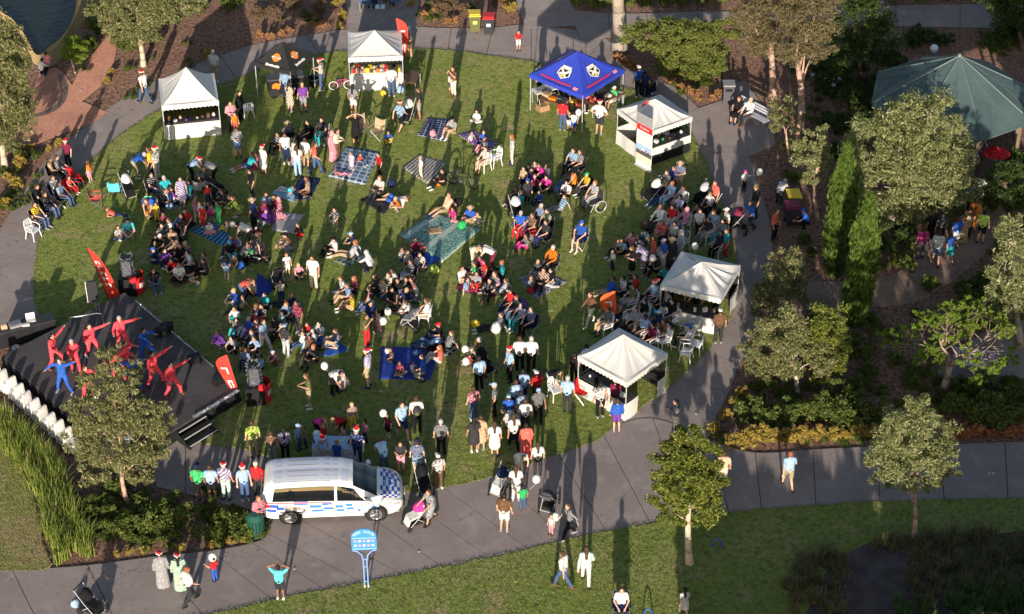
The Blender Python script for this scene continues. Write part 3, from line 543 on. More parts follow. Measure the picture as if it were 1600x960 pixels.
blades('flax', 'strappy leaves under the half bare tree', [P(x, y) for x, y in ((1520, 605), (1530, 612), (1462, 600), (1540, 440), (1545, 446), (1430, 605))], .7, 'mid', 50, .02, .6, 'plants', None, 'stuff')
blades('agapanthus_leaves', 'strappy dark leaves of the flower bed left of the shelter', [P(random.uniform(1270, 1390), random.uniform(70, 160)) for i in range(60)], .5, 'dark', 34, .018, .7, 'plants', None, 'stuff')
for i, (x, y) in enumerate(sorted([(1373, 70), (1385, 82), (1398, 72), (1330, 98), (1352, 100), (1370, 97), (1310, 130), (1316, 118), (1286, 128), (1300, 140), (1268, 124), (1395, 98), (1340, 108), (1325, 105), (1410, 27), (1376, 11)])):
    b = P(x, y + 14); h = .75; mb = MB()
    t = thing('flower_head', 'mauve globe flower on a stalk left of the shelter, %s' % (ordl(i, 16) if i < 15 else 'rightmost of the bed'), 'flower', b, 0, 'mauve flowers left of the shelter')
    MB().cyl((0, 0, 0), (0, 0, h), .008, .008, 5).build('stalk', lm('mid'), t)
    for k in range(46):
        d = Vector((random.gauss(0, 1), random.gauss(0, 1), random.gauss(0, 1))).normalized() * .085; s = d.orthogonal().normalized() * .022
        mb.face([Vector((0, 0, h)) + d * .4, Vector((0, 0, h)) + d + s, Vector((0, 0, h)) + d * 1.25, Vector((0, 0, h)) + d - s])
    mb.build('bloom', cloth('lilac'), t)
def cover(name, label, regions, n, kind, h=.28, leaf=.1):
    bl = []
    for i in range(n):
        q = random.choice(regions); u, v = random.random(), random.random()
        x = q[0][0] + (q[1][0] - q[0][0]) * u; y = q[0][1] + (q[1][1] - q[0][1]) * v; p = P(x, y); r = random.uniform(.18, .5); hh = h * random.uniform(.6, 1.6)
        bl.append(((p.x, p.y, hh * .5), (r, r, hh * .6)))
    o = link(bpy.data.objects.new(name, card_mesh(name, *leaf_cloud(bl, leaf, .42, 0, .4, .8, .5, .2), lm(kind)))); return tag(o, label, 'ground cover', None, 'stuff')
cover('ground_cover', 'low dark leafy ground cover filling the shady garden on the right', [((1265, 500), (1380, 640)), ((1380, 480), (1465, 640)), ((1290, 60), (1370, 240)), ((1330, 380), (1420, 425)), ((1480, 600), (1600, 650)), ((1540, 50), (1600, 90)), ((1220, 60), (1300, 300)), ((1560, 350), (1600, 480)), ((1150, 585), (1260, 650)), ((1480, 430), (1540, 520))], 240, 'mid', .3)
cover('creeping_plants', 'scattered leafy plants on the mulch of the left and top beds', [((120, 160), (330, 60)), ((400, 10), (520, 40)), ((660, 5), (730, 38)), ((150, 775), (400, 850)), ((1060, 110), (1125, 150)), ((1130, 690), (1390, 675)), ((0, 240), (60, 330))], 90, 'mid', .16, .08)
cover('bed_foliage', 'mixed low foliage filling the bed in front of the van', [((150, 770), (405, 848)), ((150, 790), (270, 862)), ((330, 805), (412, 845))], 80, 'mid', .34, .09)
# --- trees that stand south of the frame and shade its right side
def shade_tree(label, x, y, h, rx, kind='dark'):
    t = thing('park_tree', label, 'tree', (x, y, 0), 0, 'trees beyond the lower edge'); bl = []
    for i in range(7):
        a = i * 2.4; k = .55 * rx * (i > 0); bl.append(((k * math.cos(a), k * math.sin(a), h * random.uniform(.5, .78)), (rx * .55, rx * .55, h * .24)))
    mb = MB(); limbs(mb, (0, 0, -.1), (0, 0, h * .5), [b[0] for b in bl], .16); mb.build('trunk', BARK['grey'], t, True)
    link(bpy.data.objects.new('crown', card_mesh('crown', *leaf_cloud(bl, .42, .5, 0, 0, 1.3), lm(kind))), t)
for i, (x, y, h, rx) in enumerate(sorted([(7.6, 41, 3.4, 2.2), (11.3, 39, 3.7, 2.4), (16.9, 35, 7.6, 2.8), (19.5, 38, 8.0, 3.0), (23, 34, 9.5, 3.4), (27.5, 36, 9.0, 3.4), (14.3, 43, 5.2, 1.7), (18, 44, 5.0, 2.4), (22.5, 43, 5.4, 2.4), (31.5, 34, 10, 3.6)])):
    shade_tree('park tree beyond the lower edge that shades the pond lawn, %s' % ordl(i, 10), x, y, h, rx)
shade_tree('unseen tall tree added beyond the right edge to shade the shelter roof', 25.6, 70, 8.0, 2.6)  # out of view, added to throw shade on the shelter roof
# ================================================================ TENTS, SHELTER, STAGE
def text(name, s, size, mat, parent, loc, rot, align='CENTER', extrude=.002):
    c = bpy.data.curves.new(name, 'FONT'); c.body = s; c.size = size; c.align_x = align; c.align_y = 'CENTER'; c.extrude = extrude
    o = bpy.data.objects.new(name, c); WORK.collection.objects.link(o); WORK.view_layers[0].update(); dg = WORK.view_layers[0].depsgraph; me = bpy.data.meshes.new_from_object(o.evaluated_get(dg)); bpy.data.objects.remove(o)
    me.materials.clear(); me.materials.append(mat); o = link(bpy.data.objects.new(name, me), parent); o.location = loc
    if isinstance(rot, Matrix): o.rotation_euler = rot.to_euler()
    else: o.rotation_euler = rot
    return o
TENTW = M('tent_vinyl', (.66, .64, .61), .5, .06, 2.5, .004, 8)
def vinyl_translucent():
    m = TENTW; n = m.node_tree; b = n.nodes['Principled BSDF']; out = n.nodes['Material Output']
    t = n.nodes.new('ShaderNodeBsdfTranslucent'); t.inputs[0].default_value = (.55, .52, .47, 1); x = n.nodes.new('ShaderNodeMixShader'); x.inputs[0].default_value = .12
    n.links.new(b.outputs[0], x.inputs[1]); n.links.new(t.outputs[0], x.inputs[2]); n.links.new(x.outputs[0], out.inputs[0])
vinyl_translucent()
def tent(name, label, L, F, Rr, eave, peak, mat, size=None, cat='tent', scallop=True, group='market tents', sag=1.35, val=.2, crease=.02):
    """L, F, Rr: pixels of the left, front and right corners of the eaves"""
    l, f, r = P(*L, eave), P(*F, eave), P(*Rr, eave)
    c = (l + r) / 2; s = size or ((l - f).length + (r - f).length) / 2
    d = (f - l).normalized() + (Matrix.Rotation(R(-90), 3, 'Z') @ (r - f)).normalized()
    rz = math.atan2(d.y, d.x)                      # local +x runs from L to F: the tent's front-left edge is local y=-s/2
    t = thing(name, label, cat, (c.x, c.y, 0), rz, group); h = s / 2; k = 10
    C = [(-h, -h), (h, -h), (h, h), (-h, h)]
    for e in range(4):                             # each roof panel a piece of cloth of its own
        a = Vector((*C[e], 0)); b = Vector((*C[(e + 1) % 4], 0)); mb = MB(); rows = []
        ph = random.uniform(0, 6)
        for j in range(k + 1):
            tt = j / k; row = []
            for i in range(k + 1):
                w = i / k; p = a.lerp(b, w) * (1 - tt)
                z = eave + (peak - eave) * tt ** sag - .07 * math.sin(w * math.pi) * (1 - tt) * (tt > 0) + crease * (math.sin(w * 23 + ph) + .6 * math.sin(w * 41 + ph * 2 + tt * 5)) * (1 - tt) * tt * 3
                row.append((p.x, p.y, z))
            rows.append(row)
        for j in range(k):
            for i in range(k): mb.face([rows[j][i], rows[j][i + 1], rows[j + 1][i + 1], rows[j + 1][i]])
        mb.build('canopy_panel', mat, t, True)
        mv = MB(); n = 14; nrm = (a + b).normalized() * .012
        for i in range(n):
            for q in range(4):
                w0, w1 = (i + q / 4) / n, (i + (q + 1) / 4) / n
                z0 = eave - val - (.06 * math.sin(math.pi * q / 4) if scallop else 0); z1 = eave - val - (.06 * math.sin(math.pi * (q + 1) / 4) if scallop else 0)
                p0, p1 = a.lerp(b, w0) + nrm, a.lerp(b, w1) + nrm
                mv.face([(p0.x, p0.y, z0), (p1.x, p1.y, z1), (p1.x, p1.y, eave + .005), (p0.x, p0.y, eave + .005)])
        mv.build('valance', mat, t)
    for x, y in C:
        mb = MB().cyl((x * .98, y * .98, 0), (x * .98, y * .98, eave - .01), .02, .02, 6); mb.box((x * .98, y * .98, .01), (.1, .1, .02)); mb.build('leg', ALU, t)
    mb = MB()
    for e in range(4): mb.cyl((*[v * .98 for v in C[e]], eave - .05), (*[v * .98 for v in C[(e + 1) % 4]], eave - .05), .014, .014, 5)
    mb.cyl((0, 0, eave - .1), (0, 0, peak - .01), .018, .018, 6); mb.build('roof_frame', ALU, t)
    t['s'] = s; return t
def wall(t, e, z0, z1, mat, name='side_wall', f0=0.0, f1=1.0):
    h = t['s'] / 2 * .985; C = [(-h, -h), (h, -h), (h, h), (-h, h)]; a = Vector((*C[e], 0)); b = Vector((*C[(e + 1) % 4], 0)); mb = MB(); n = 12
    nrm = (a + b).normalized(); ph = random.uniform(0, 6)
    def pt(i, z): w = f0 + (f1 - f0) * i / n; p = a.lerp(b, w) + nrm * (.02 + .022 * math.sin(w * 17 + ph) * (1 - (z - z0) / (z1 - z0) * .8)); return (p.x, p.y, z)
    for i in range(n): mb.face([pt(i, z0), pt(i + 1, z0), pt(i + 1, z1), pt(i, z1)])
    return mb.build(name, mat, t, True)
def counter(t, e, inset, z, depth, mat, name='counter', span=.94):
    h = t['s'] / 2; rot = (0, R(90), R(180), R(270))[e]; mb = MB(); m = Matrix.Rotation(rot, 3, 'Z')
    mb.box(m @ Vector((0, -h + inset + depth / 2, z)), (t['s'] * span, depth, .05), rot)
    for x in (-1, 1): mb.box(m @ Vector((x * t['s'] * .44, -h + inset + depth / 2, z / 2 - .02)), (.05, depth * .8, z - .06), rot)
    return mb.build(name, mat, t)
def goods(t, e, inset, z, depth, n, cols, span=.88, group=None, what='packet', where='tent'):
    """small wares lying on a counter: things of their own"""
    h = t['s'] / 2; rot = (0, R(90), R(180), R(270))[e]; m = Matrix.Rotation(rot + t.rotation_euler.z, 3, 'Z')
    for i in range(n):
        x = (i + .5) / n * t['s'] * span - t['s'] * span / 2; y = -h + inset + depth * random.uniform(.2, .8); c = cols[i % len(cols)]
        w, d, hh = random.uniform(.1, .2), random.uniform(.08, .16), random.uniform(.06, .22)
        p = m @ Vector((x, y, z + .026)) + t.location; mb = MB()
        if i % 3 == 0: mb.cyl((0, 0, 0), (0, 0, hh), w * .4, w * .34, 8); mb.cyl((0, 0, hh), (0, 0, hh + .02), w * .2, w * .2, 6)
        elif i % 3 == 1: mb.box((0, 0, hh / 2), (w, d, hh)); mb.box((0, 0, hh + .01), (w * 1.04, d * 1.04, .018))
        else: mb.ell((0, 0, hh * .5), (w * .6, d * .6, hh * .5), 8, 5); mb.cap((0, 0, hh * .8), (.03, 0, hh * 1.05), .03, .02, 6)
        o = mb.build(what, cloth(c)); o.location = p; o.rotation_euler = (0, 0, random.uniform(0, 3))
        tag(o, '%s %s on the %s counter, %s' % (c.replace('_', ' '), what, where, ordl(i, n) if i < 15 else 'last in line'), what, group or 'wares on the %s counter' % where)
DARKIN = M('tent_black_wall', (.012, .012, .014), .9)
T1 = tent('market_tent', 'white peaked tent with open counter at the left of the lawn', (253, 168), (338, 158), (334, 113), 1.9, 3.1, TENTW)
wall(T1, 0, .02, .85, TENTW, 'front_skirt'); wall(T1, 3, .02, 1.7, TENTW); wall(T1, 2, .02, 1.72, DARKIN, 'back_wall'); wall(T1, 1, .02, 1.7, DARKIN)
counter(T1, 0, .1, .86, .5, plain('charcoal')); goods(T1, 0, .12, .88, .4, 9, ['brown', 'white', 'tan', 'purple', 'black', 'cream', 'brown'], where='left tent', what='jar')
T2 = tent('market_tent', 'white tent with a goods laden counter at the top of the lawn', (549, 92), (627, 90), (622, 46), 1.9, 2.65, TENTW)
wall(T2, 0, .02, .95, TENTW, 'front_skirt'); wall(T2, 1, .02, .95, TENTW); wall(T2, 2, .02, 1.72, TENTW, 'back_wall'); wall(T2, 3, .02, 1.7, TENTW)
counter(T2, 0, .05, .97, .75, plain('cream')); goods(T2, 0, .05, .97, .3, 14, ['red', 'cream', 'pink', 'tan', 'yellow', 'brown', 'white', 'orange', 'light_blue'], where='top tent', what='packet')
goods(T2, 0, .38, .97, .3, 12, ['tan', 'red', 'white', 'black', 'yellow', 'cream', 'blue'], where='top tent back', what='parcel')
BLK = M('black_canopy', (.022, .021, .021), .65, .1, 4); BLU = M('royal_blue_canopy', (.03, .055, .42), .55, .08, 3)
T3 = tent('black_gazebo', 'black gazebo with orange round emblems and a coffee cart', (398, 98), (452, 113), (489, 83), 2.0, 2.9, BLK, cat='gazebo', scallop=False, sag=1.2)
T4 = tent('blue_gazebo', 'royal blue gazebo with white shield emblems over produce tables', (832, 117), (909, 152), (971, 108), 2.05, 3.15, BLU, cat='gazebo', scallop=False, sag=1.15)
T5 = tent('market_tent', 'white tent with a tall printed banner at its corner', (966, 168), (1019, 208), (1080, 186), 1.9, 2.65, TENTW, crease=.035)
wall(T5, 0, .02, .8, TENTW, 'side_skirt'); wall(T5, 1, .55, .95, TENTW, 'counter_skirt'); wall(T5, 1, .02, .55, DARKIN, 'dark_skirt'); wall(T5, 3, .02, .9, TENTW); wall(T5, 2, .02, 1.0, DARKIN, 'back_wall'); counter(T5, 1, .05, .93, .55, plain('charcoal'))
goods(T5, 1, .08, .95, .4, 6, ['black', 'white', 'green', 'brown'], where='banner tent', what='carton')
T6 = tent('market_tent', 'creased white tent beside the path among the seated crowd', (1037, 447), (1123, 470), (1152, 413), 1.9, 2.55, TENTW, crease=.05)
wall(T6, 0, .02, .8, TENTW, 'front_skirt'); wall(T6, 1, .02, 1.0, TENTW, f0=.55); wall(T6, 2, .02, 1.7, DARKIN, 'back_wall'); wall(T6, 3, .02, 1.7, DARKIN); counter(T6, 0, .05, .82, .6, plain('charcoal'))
goods(T6, 0, .08, .84, .4, 6, ['white', 'tan', 'black', 'cream'], where='creased tent', what='plate')
T7 = tent('market_tent', 'bright white peaked tent nearest the lower path', (906, 556), (980, 600), (1040, 553), 1.92, 2.9, TENTW)
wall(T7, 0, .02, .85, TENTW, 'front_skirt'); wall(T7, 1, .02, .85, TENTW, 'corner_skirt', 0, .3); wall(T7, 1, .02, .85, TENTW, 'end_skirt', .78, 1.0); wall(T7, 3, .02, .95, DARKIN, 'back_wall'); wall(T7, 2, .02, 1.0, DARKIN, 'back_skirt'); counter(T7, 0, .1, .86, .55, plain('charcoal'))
goods(T7, 0, .12, .88, .4, 5, ['white', 'black', 'blue', 'red'], where='lower tent', what='leaflet')
# emblems and lettering printed on the two coloured gazebos
def on_panel(t, e, w, tt, eave, peak, sag, off=.03):
    h = t['s'] / 2; C = [(-h, -h), (h, -h), (h, h), (-h, h)]; a = Vector((*C[e], 0)); b = Vector((*C[(e + 1) % 4], 0))
    def f(w, tt):
        p = a.lerp(b, w) * (1 - tt); z = eave + (peak - eave) * max(tt, 0) ** sag - .07 * math.sin(w * math.pi) * (1 - tt); return Vector((p.x, p.y, z))
    p = f(w, tt); ux = (b - a).normalized(); uy = (f(.5, tt + .08) - f(.5, tt - .08)).normalized(); n = ux.cross(uy).normalized()
    return p + n * off, Matrix((ux, uy, n)).transposed()
def patch(t, e, w, tt, eave, peak, sag, pts, mat, name, off=.03, parent=None):
    p, Mx = on_panel(t, e, w, tt, eave, peak, sag, off); mb = MB(); n = len(pts)
    v0 = [p + Mx @ Vector((x, y, 0)) for x, y in pts]; v1 = [p + Mx @ Vector((x, y, .006)) for x, y in pts]
    mb.add(v0 + v1, [tuple(range(n, 2 * n))] + [(i, (i + 1) % n, n + (i + 1) % n, n + i) for i in range(n)])
    return mb.build(name, mat, parent or t)
circ = lambda r, n=18, cx=0, cy=0: [(cx + r * math.cos(2 * math.pi * i / n), cy + r * math.sin(2 * math.pi * i / n)) for i in range(n)]
rect = lambda w, h, cx=0, cy=0: [(cx - w / 2, cy - h / 2), (cx + w / 2, cy - h / 2), (cx + w / 2, cy + h / 2), (cx - w / 2, cy + h / 2)]
PW, PR, PB, PY, PO, PP = plain('white', .6), plain('red', .6), plain('black', .6), plain('yellow', .6), plain('orange', .6), plain('pink', .6)
for e in range(4):
    a4 = (2.05, 3.15, 1.15)
    sc = .9
    shield = [(x * sc, y * sc) for x, y in [(-.34, .22), (.34, .22), (.4, -.18), (0, -.42), (-.4, -.18)]]
    patch(T4, e, .5, .42, *a4, shield, PW, 'emblem', .04)
    patch(T4, e, .5, .42, *a4, [(x * .84, y * .8 - .02) for x, y in shield], PB, 'emblem_field', .048)
    patch(T4, e, .5, .42, *a4, rect(.5, .11, 0, .26), PW, 'emblem_scroll', .054)
    patch(T4, e, .5, .42, *a4, [(-.27, .08), (-.17, .14), (.02, -.02), (.2, .14), (.28, .06), (.12, -.1), (.2, -.24), (.1, -.26), (-.02, -.12), (-.2, -.2), (-.26, -.12), (-.1, -.02)], PW, 'emblem_figure', .056)
    patch(T4, e, .5, .42, *a4, circ(.075, 12, -.04, -.22), PY, 'emblem_ball', .062)
    for q in range(9): patch(T4, e, .16 + q * .07, .13, *a4, rect(.14, .1 if q != 4 else .07), PR, 'red_lettering', .04)
    patch(T4, e, .86, .1, *a4, rect(.26, .16), PP, 'pink_label', .04)
    a3 = (2.0, 2.9, 1.2)
    patch(T3, e, .5, .42, *a3, circ(.21), PO, 'round_emblem', .04); patch(T3, e, .5, .42, *a3, rect(.5, .07), PW, 'emblem_band', .048); patch(T3, e, .5, .42, *a3, [(x, y * 1) for x, y in rect(.3, .03, 0, .0)], PB, 'emblem_writing', .056)
    for q in range(8): patch(T3, e, .3 + q * .052, .09, *a3, rect(.085, .1 + .05 * (q % 3 == 0)), PW, 'white_lettering', .04)
# octagonal shelter
ROOFM = M('shade_toned_roof_metal', (.072, .112, .112), .5, .2, .8); ROOFD = M('shelter_timber', (.2, .15, .1), .8, .15, 6)  # roof colour darkened to stand in for shade the sunlit panels lack
c = P(1490, 151, 2.6); S = thing('octagonal_shelter', 'octagonal park shelter with a green metal roof darkened as if shaded', 'shelter', (c.x, c.y, 0), R(9)); rr, ez, pz = 3.85, 2.6, 4.7
for i in range(8):
    a0, a1 = R(45 * i), R(45 * i + 45); p0 = Vector((rr * math.cos(a0), rr * math.sin(a0), ez)); p1 = Vector((rr * math.cos(a1), rr * math.sin(a1), ez)); ap = Vector((0, 0, pz))
    mb = MB().face([p0, p1, ap + Vector((0, 0, .001 * i))]); mb.build('roof_panel', ROOFM, S)
    mb = MB()
    for q in range(1, 9):
        w = q / 9; s = p0.lerp(p1, w); e_ = ap.lerp(p0.lerp(p1, .5), abs(w - .5) * 2 * .98 + .02); mb.cyl(s + Vector((0, 0, .012)), s.lerp(e_, 1) .lerp(s, 0) + Vector((0, 0, .012)), .012, .01, 4)
    mb.build('roof_seam', ROOFM, S)
    MB().cyl(p0 + Vector((0, 0, .02)), ap + Vector((0, 0, .02)), .045, .03, 6).build('hip_capping', M('hip_cap', (.12, .16, .155), .5, .08, 5), S)
    MB().cyl(p0 + Vector((0, 0, -.05)), p1 + Vector((0, 0, -.05)), .06, .06, 6).build('gutter', ROOFM, S)
    MB().box((p0.x * .88, p0.y * .88, ez / 2), (.13, .13, ez), a0).build('post', ROOFD, S)
MB().cyl((0, 0, pz), (0, 0, pz + .12), .12, .08, 8).build('roof_cap', M('hip_cap', (.12, .16, .155)), S)
b = P(1487, 118); L_ = thing('globe_lamp', 'pale globe lamp on a post behind the shelter roof', 'lamp post', (c.x - .1, c.y + 4.6, 0)); hz = (PV(1489, 76, c.y + 4.6)).z
MB().cyl((0, 0, 0), (0, 0, hz - .15), .05, .04, 8).build('post', plain('charcoal'), L_); MB().ell((0, 0, hz), .2, 14, 9).build('globe', M('opal_glass', (.75, .77, .8), .25, .03, 3), L_, True); MB().cyl((0, 0, hz - .25), (0, 0, hz - .15), .09, .14, 8).build('collar', plain('light_blue'), L_)
# ---------------------------------------------------------------- stage
STG = ground_mat('stage_deck', [(0, 0, 0, 0, (.088, .077, .076)), (.5, 7, .42, .62, (.064, .058, .06)), (5, 7, .55, .7, (.115, .102, .098)), (1.5, 8, .6, .68, (.06, .055, .058))], rough=.7, bump=.004, bscale=30, diffr=.2)
SKB = M('stage_skirt', (.012, .012, .015), .85)
SZ = .62
cor = [P(2, 557, SZ), P(195, 457, SZ), P(375, 610, SZ), P(190, 722, SZ)]
ST = thing('stage', 'black platform stage with tinsel trimmed edge', 'stage', (0, 0, 0))
NI, NJ = 4, 4
def sp(u, v): return (cor[0].lerp(cor[1], u)).lerp(cor[3].lerp(cor[2], u), v)
for i in range(NI):
    for j in range(NJ):
        g_ = .006; q = [sp(i / NI, j / NJ), sp((i + 1) / NI, j / NJ), sp((i + 1) / NI, (j + 1) / NJ), sp(i / NI, (j + 1) / NJ)]; cc = sum(q, Vector()) / 4
        q = [p + (cc - p).normalized() * g_ for p in q]
        if sum(a.x * b.y - b.x * a.y for a, b in zip(q, q[1:] + q[:1])) < 0: q.reverse()
        MB().poly(q, SZ - .05, SZ).build('deck_panel', STG, ST)
for i in range(4):
    a, b = cor[i], cor[(i + 1) % 4]; mb = MB(); n = 40; nn = Vector((b.y - a.y, a.x - b.x, 0)).normalized()
    for k in range(n):
        def w(t): q = a.lerp(b, t); q = q + nn * .02 * math.sin(t * 120); return q
        p, q = w(k / n), w((k + 1) / n); mb.face([(p.x, p.y, .01), (q.x, q.y, .01), (q.x, q.y, SZ - .052), (p.x, p.y, SZ - .052)])
    mb.build('skirt', SKB, ST)
TINS = M('tinsel', (.75, .75, .78), .18, .15, 30, metal=.9)
def garland(name, label, pts, r=.05, n=22):
    mb = MB(); L = crom([Vector(p) for p in pts], 12)
    for p in L:
        for k in range(n):
            d = Vector((random.gauss(0, 1), random.gauss(0, 1), random.gauss(0, 1))).normalized(); s = d.orthogonal().normalized() * .009
            mb.face([p - s, p + s, p + d * r * random.uniform(.6, 1.4)])
    return tag(mb.build(name, TINS), label, 'garland', 'tinsel round the stage', None)
up = Vector((0, 0, .05))
garland('tinsel_garland', 'silver tinsel along the audience edge of the stage', [cor[1].lerp(cor[2], t) + up for t in np.linspace(.1, .78, 12)], .05, 6)
garland('tinsel_garland', 'thick silver tinsel from the stage steps to the red flag', [cor[2].lerp(cor[3], t) + up for t in np.linspace(.02, .4, 9)], .09, 14)
sd_ = (cor[3] - cor[2]).normalized(); so_ = Vector((-sd_.y, sd_.x, 0)); so_ = so_ if so_.y < 0 else -so_
stp = thing('stage_steps', 'black steps with pale nosings up to the stage', 'steps', (0, 0, 0))
m0 = P(292, 655, SZ); m0.z = 0
for k in range(3):
    z = SZ * (3 - k) / 3.6; p = m0 + so_ * (.2 + .3 * k); mb = MB().box((p.x, p.y, z), (1.35, .29, .04), math.atan2(sd_.y, sd_.x)); mb.build('tread', SKB, stp)
    p2 = p + so_ * .135; MB().box((p2.x, p2.y, z + .024), (1.33, .045, .012), math.atan2(sd_.y, sd_.x)).build('nosing', plain('white'), stp)
for s in (-1, 1):
    a = m0 + sd_ * s * .69; mb = MB(); e = a + so_ * .98; mb.add([(a.x, a.y, .01), (e.x, e.y, .01), (e.x, e.y, .12), (a.x, a.y, SZ - .02)], [(0, 1, 2, 3)]); mb.build('stringer', SKB, stp)
def speaker(label, px, z, rz, tilt, size=(.5, .36, .4)):
    p = P(*px, z); t = thing('wedge_monitor', label, 'speaker', p, rz, 'stage monitors'); w, d, h = size
    mb = MB().add([(-w / 2, -d / 2, 0), (w / 2, -d / 2, 0), (w / 2, d / 2, 0), (-w / 2, d / 2, 0), (-w / 2, -d * .1, h), (w / 2, -d * .1, h), (w / 2, d / 2, h * .8), (-w / 2, d / 2, h * .8)], [(3, 2, 1, 0), (4, 5, 6, 7), (0, 1, 5, 4), (1, 2, 6, 5), (2, 3, 7, 6), (3, 0, 4, 7)])
    mb.build('cabinet', BLACKP, t); MB().cyl((0, -d * .32, h * .5), (0, -d * .36, h * .47), .13, .14, 14).build('cone', plain('dark_grey'), t); MB().ell((.02, -d * .37, h * .47), .035, 8, 5).build('dust_cap', plain('light_grey'), t)
for lab, px, rz in (('wedge monitor on the audience edge of the stage, farthest from the steps', (252, 524), 200), ('wedge monitor halfway along the audience edge of the stage', (303, 566), 215), ('wedge monitor beside the red flag on the stage', (342, 598), 225), ('small wedge monitor behind the blue performer', (262, 516), 190)):
    speaker(lab, px, SZ + .002, R(rz), 0)
def tower(label, px):
    b = P(*px); t = thing('speaker_tower', label, 'speaker', b, R(random.uniform(-10, 10)), 'tinsel wrapped speaker towers')
    MB().box((0, 0, .45), (.75, .7, .9)).build('subwoofer', BLACKP, t); MB().box((.02, 0, 1.36), (.46, .42, .86)).build('cabinet', BLACKP, t); MB().box((.02, -.22, 1.36), (.38, .02, .74)).build('grille', plain('dark_grey'), t)
    mb = MB()
    for k in range(380):
        z = random.uniform(.9, 1.95); a = random.uniform(0, 6.28); p = Vector((.02 + .26 * math.cos(a), -.02 + .26 * math.sin(a), z)); d = Vector((random.gauss(0, 1), random.gauss(0, 1), random.gauss(0, 1))).normalized() * .085; s = d.orthogonal().normalized() * .016
        mb.face([p - s, p + s, p + d])
    mb.build('tinsel_wrap', TINS, t)
    h = MB(); h.ell((.3, -.42, .98), (.17, .15, .17), 10, 7); h.build('red_bow', cloth('red'), t, True)
    arc = MB(); n = 14
    for i in range(n):
        a0, a1 = R(-60 + 120 * i / n), R(-60 + 120 * (i + 1) / n); pr = lambda a, z: (.1 + .52 * math.cos(a), .05 + .45 * math.sin(a), z)
        arc.face([pr(a0, .1), pr(a1, .1), pr(a1, .95), pr(a0, .95)])
    arc.build('red_banner_skirt', cloth('red'), t, True)
    wl = MB()
    for i in range(7):
        a0 = R(-42 + 12 * i); a1 = a0 + R(8); pr = lambda a, z: (.1 + .53 * math.cos(a), .05 + .46 * math.sin(a), z); wl.face([pr(a0, .42), pr(a1, .42), pr(a1, .66), pr(a0, .66)])
    wl.build('white_lettering', PW, t)
tower('tinsel wrapped speaker tower beside the large red flag', (204, 458)); tower('tinsel wrapped speaker tower in front of the stage corner', (400, 628))
LP = thing('line_speaker', 'slim silver edged screen on twin posts behind the stage', 'speaker', P(157, 505, .0)); MB().box((-.15, 0, 1.6), (.42, .12, 1.0), R(12)).build('panel', plain('charcoal', .3), LP); MB().box((-.34, -.07, 1.6), (.07, .03, 1.02), R(12)).build('silver_edge', plain('white', .3), LP); MB().cyl((-.08, 0, 0), (-.08, 0, 1.1), .03).cyl((.05, 0, 0), (.05, 0, 1.1), .03).build('post', STEEL, LP)
rl = P(110, 512, SZ); t = thing('handrail', 'low bent metal rail on the back of the stage', 'rail', rl); MB().tube([(0, 0, 0), (.05, 0, .5), (.5, .1, .5), (1.1, .12, .62), (1.3, .12, .6), (1.35, .12, 0)], .025).build('tube', STEEL, t)
# sound desk behind the stage
q = P(40, 530); dk = thing('sound_desk', 'long black table with sound gear behind the stage', 'table', q, R(24)); MB().box((0, 0, .76), (2.5, .6, .05)).build('top', plain('charcoal'), dk)
mb = MB(); n = 30
for i in range(n):
    x0, x1 = -1.25 + 2.5 * i / n, -1.25 + 2.5 * (i + 1) / n; mb.face([(x0, -.3 + .01 * math.sin(i), .02), (x1, -.3 + .01 * math.sin(i + 1), .02), (x1, -.3 + .01 * math.sin(i + 1), .73), (x0, -.3 + .01 * math.sin(i), .73)])
mb.build('cloth_skirt', SKB, dk)
def on(t, x, y, z): return Matrix.Rotation(t.rotation_euler.z, 3, 'Z') @ Vector((x, y, z)) + t.location
for nm, lab, x, y, d, cc in (('laptop', 'open white laptop on the sound desk', .35, .08, (.36, .25, .02), 'white'), ('mixer', 'grey mixing console on the sound desk', -.3, 0, (.5, .4, .1), 'grey'), ('paper_stack', 'stack of white papers on the sound desk', .1, -.15, (.3, .22, .03), 'white'), ('paper_bag', 'small tan bag on the sound desk', -.75, 0, (.25, .2, .18), 'tan'), ('cash_tin', 'white tin at the end of the sound desk', -1.05, .05, (.22, .2, .15), 'silver'), ('cable_coil', 'white coil on the ground beside the sound desk', -.5, -.55, (.3, .12, .05), 'white')):
    mb = MB(); zz = .786 if y > -.5 else .07; mb.box((0, 0, d[2] / 2), d)
    if nm == 'laptop': mb.box((0, .15, .13), (.36, .02, .24), M=Matrix.Rotation(R(-20), 3, 'X'))
    elif nm == 'mixer':
        for k in range(8): mb.box((-.2 + .057 * k, 0, d[2] + .01), (.02, .25, .02))
    elif nm == 'cable_coil': mb.ring((0, 0, .05), .14, .025)
    else: mb.box((0, 0, d[2] + .006), (d[0] * .9, d[1] * .5, .012))
    o = mb.build(nm, plain(cc)); o.location = on(dk, x, y, zz); o.rotation_euler = (0, 0, dk.rotation_euler.z + random.uniform(-.3, .3)); tag(o, lab, nm.replace('_', ' '))
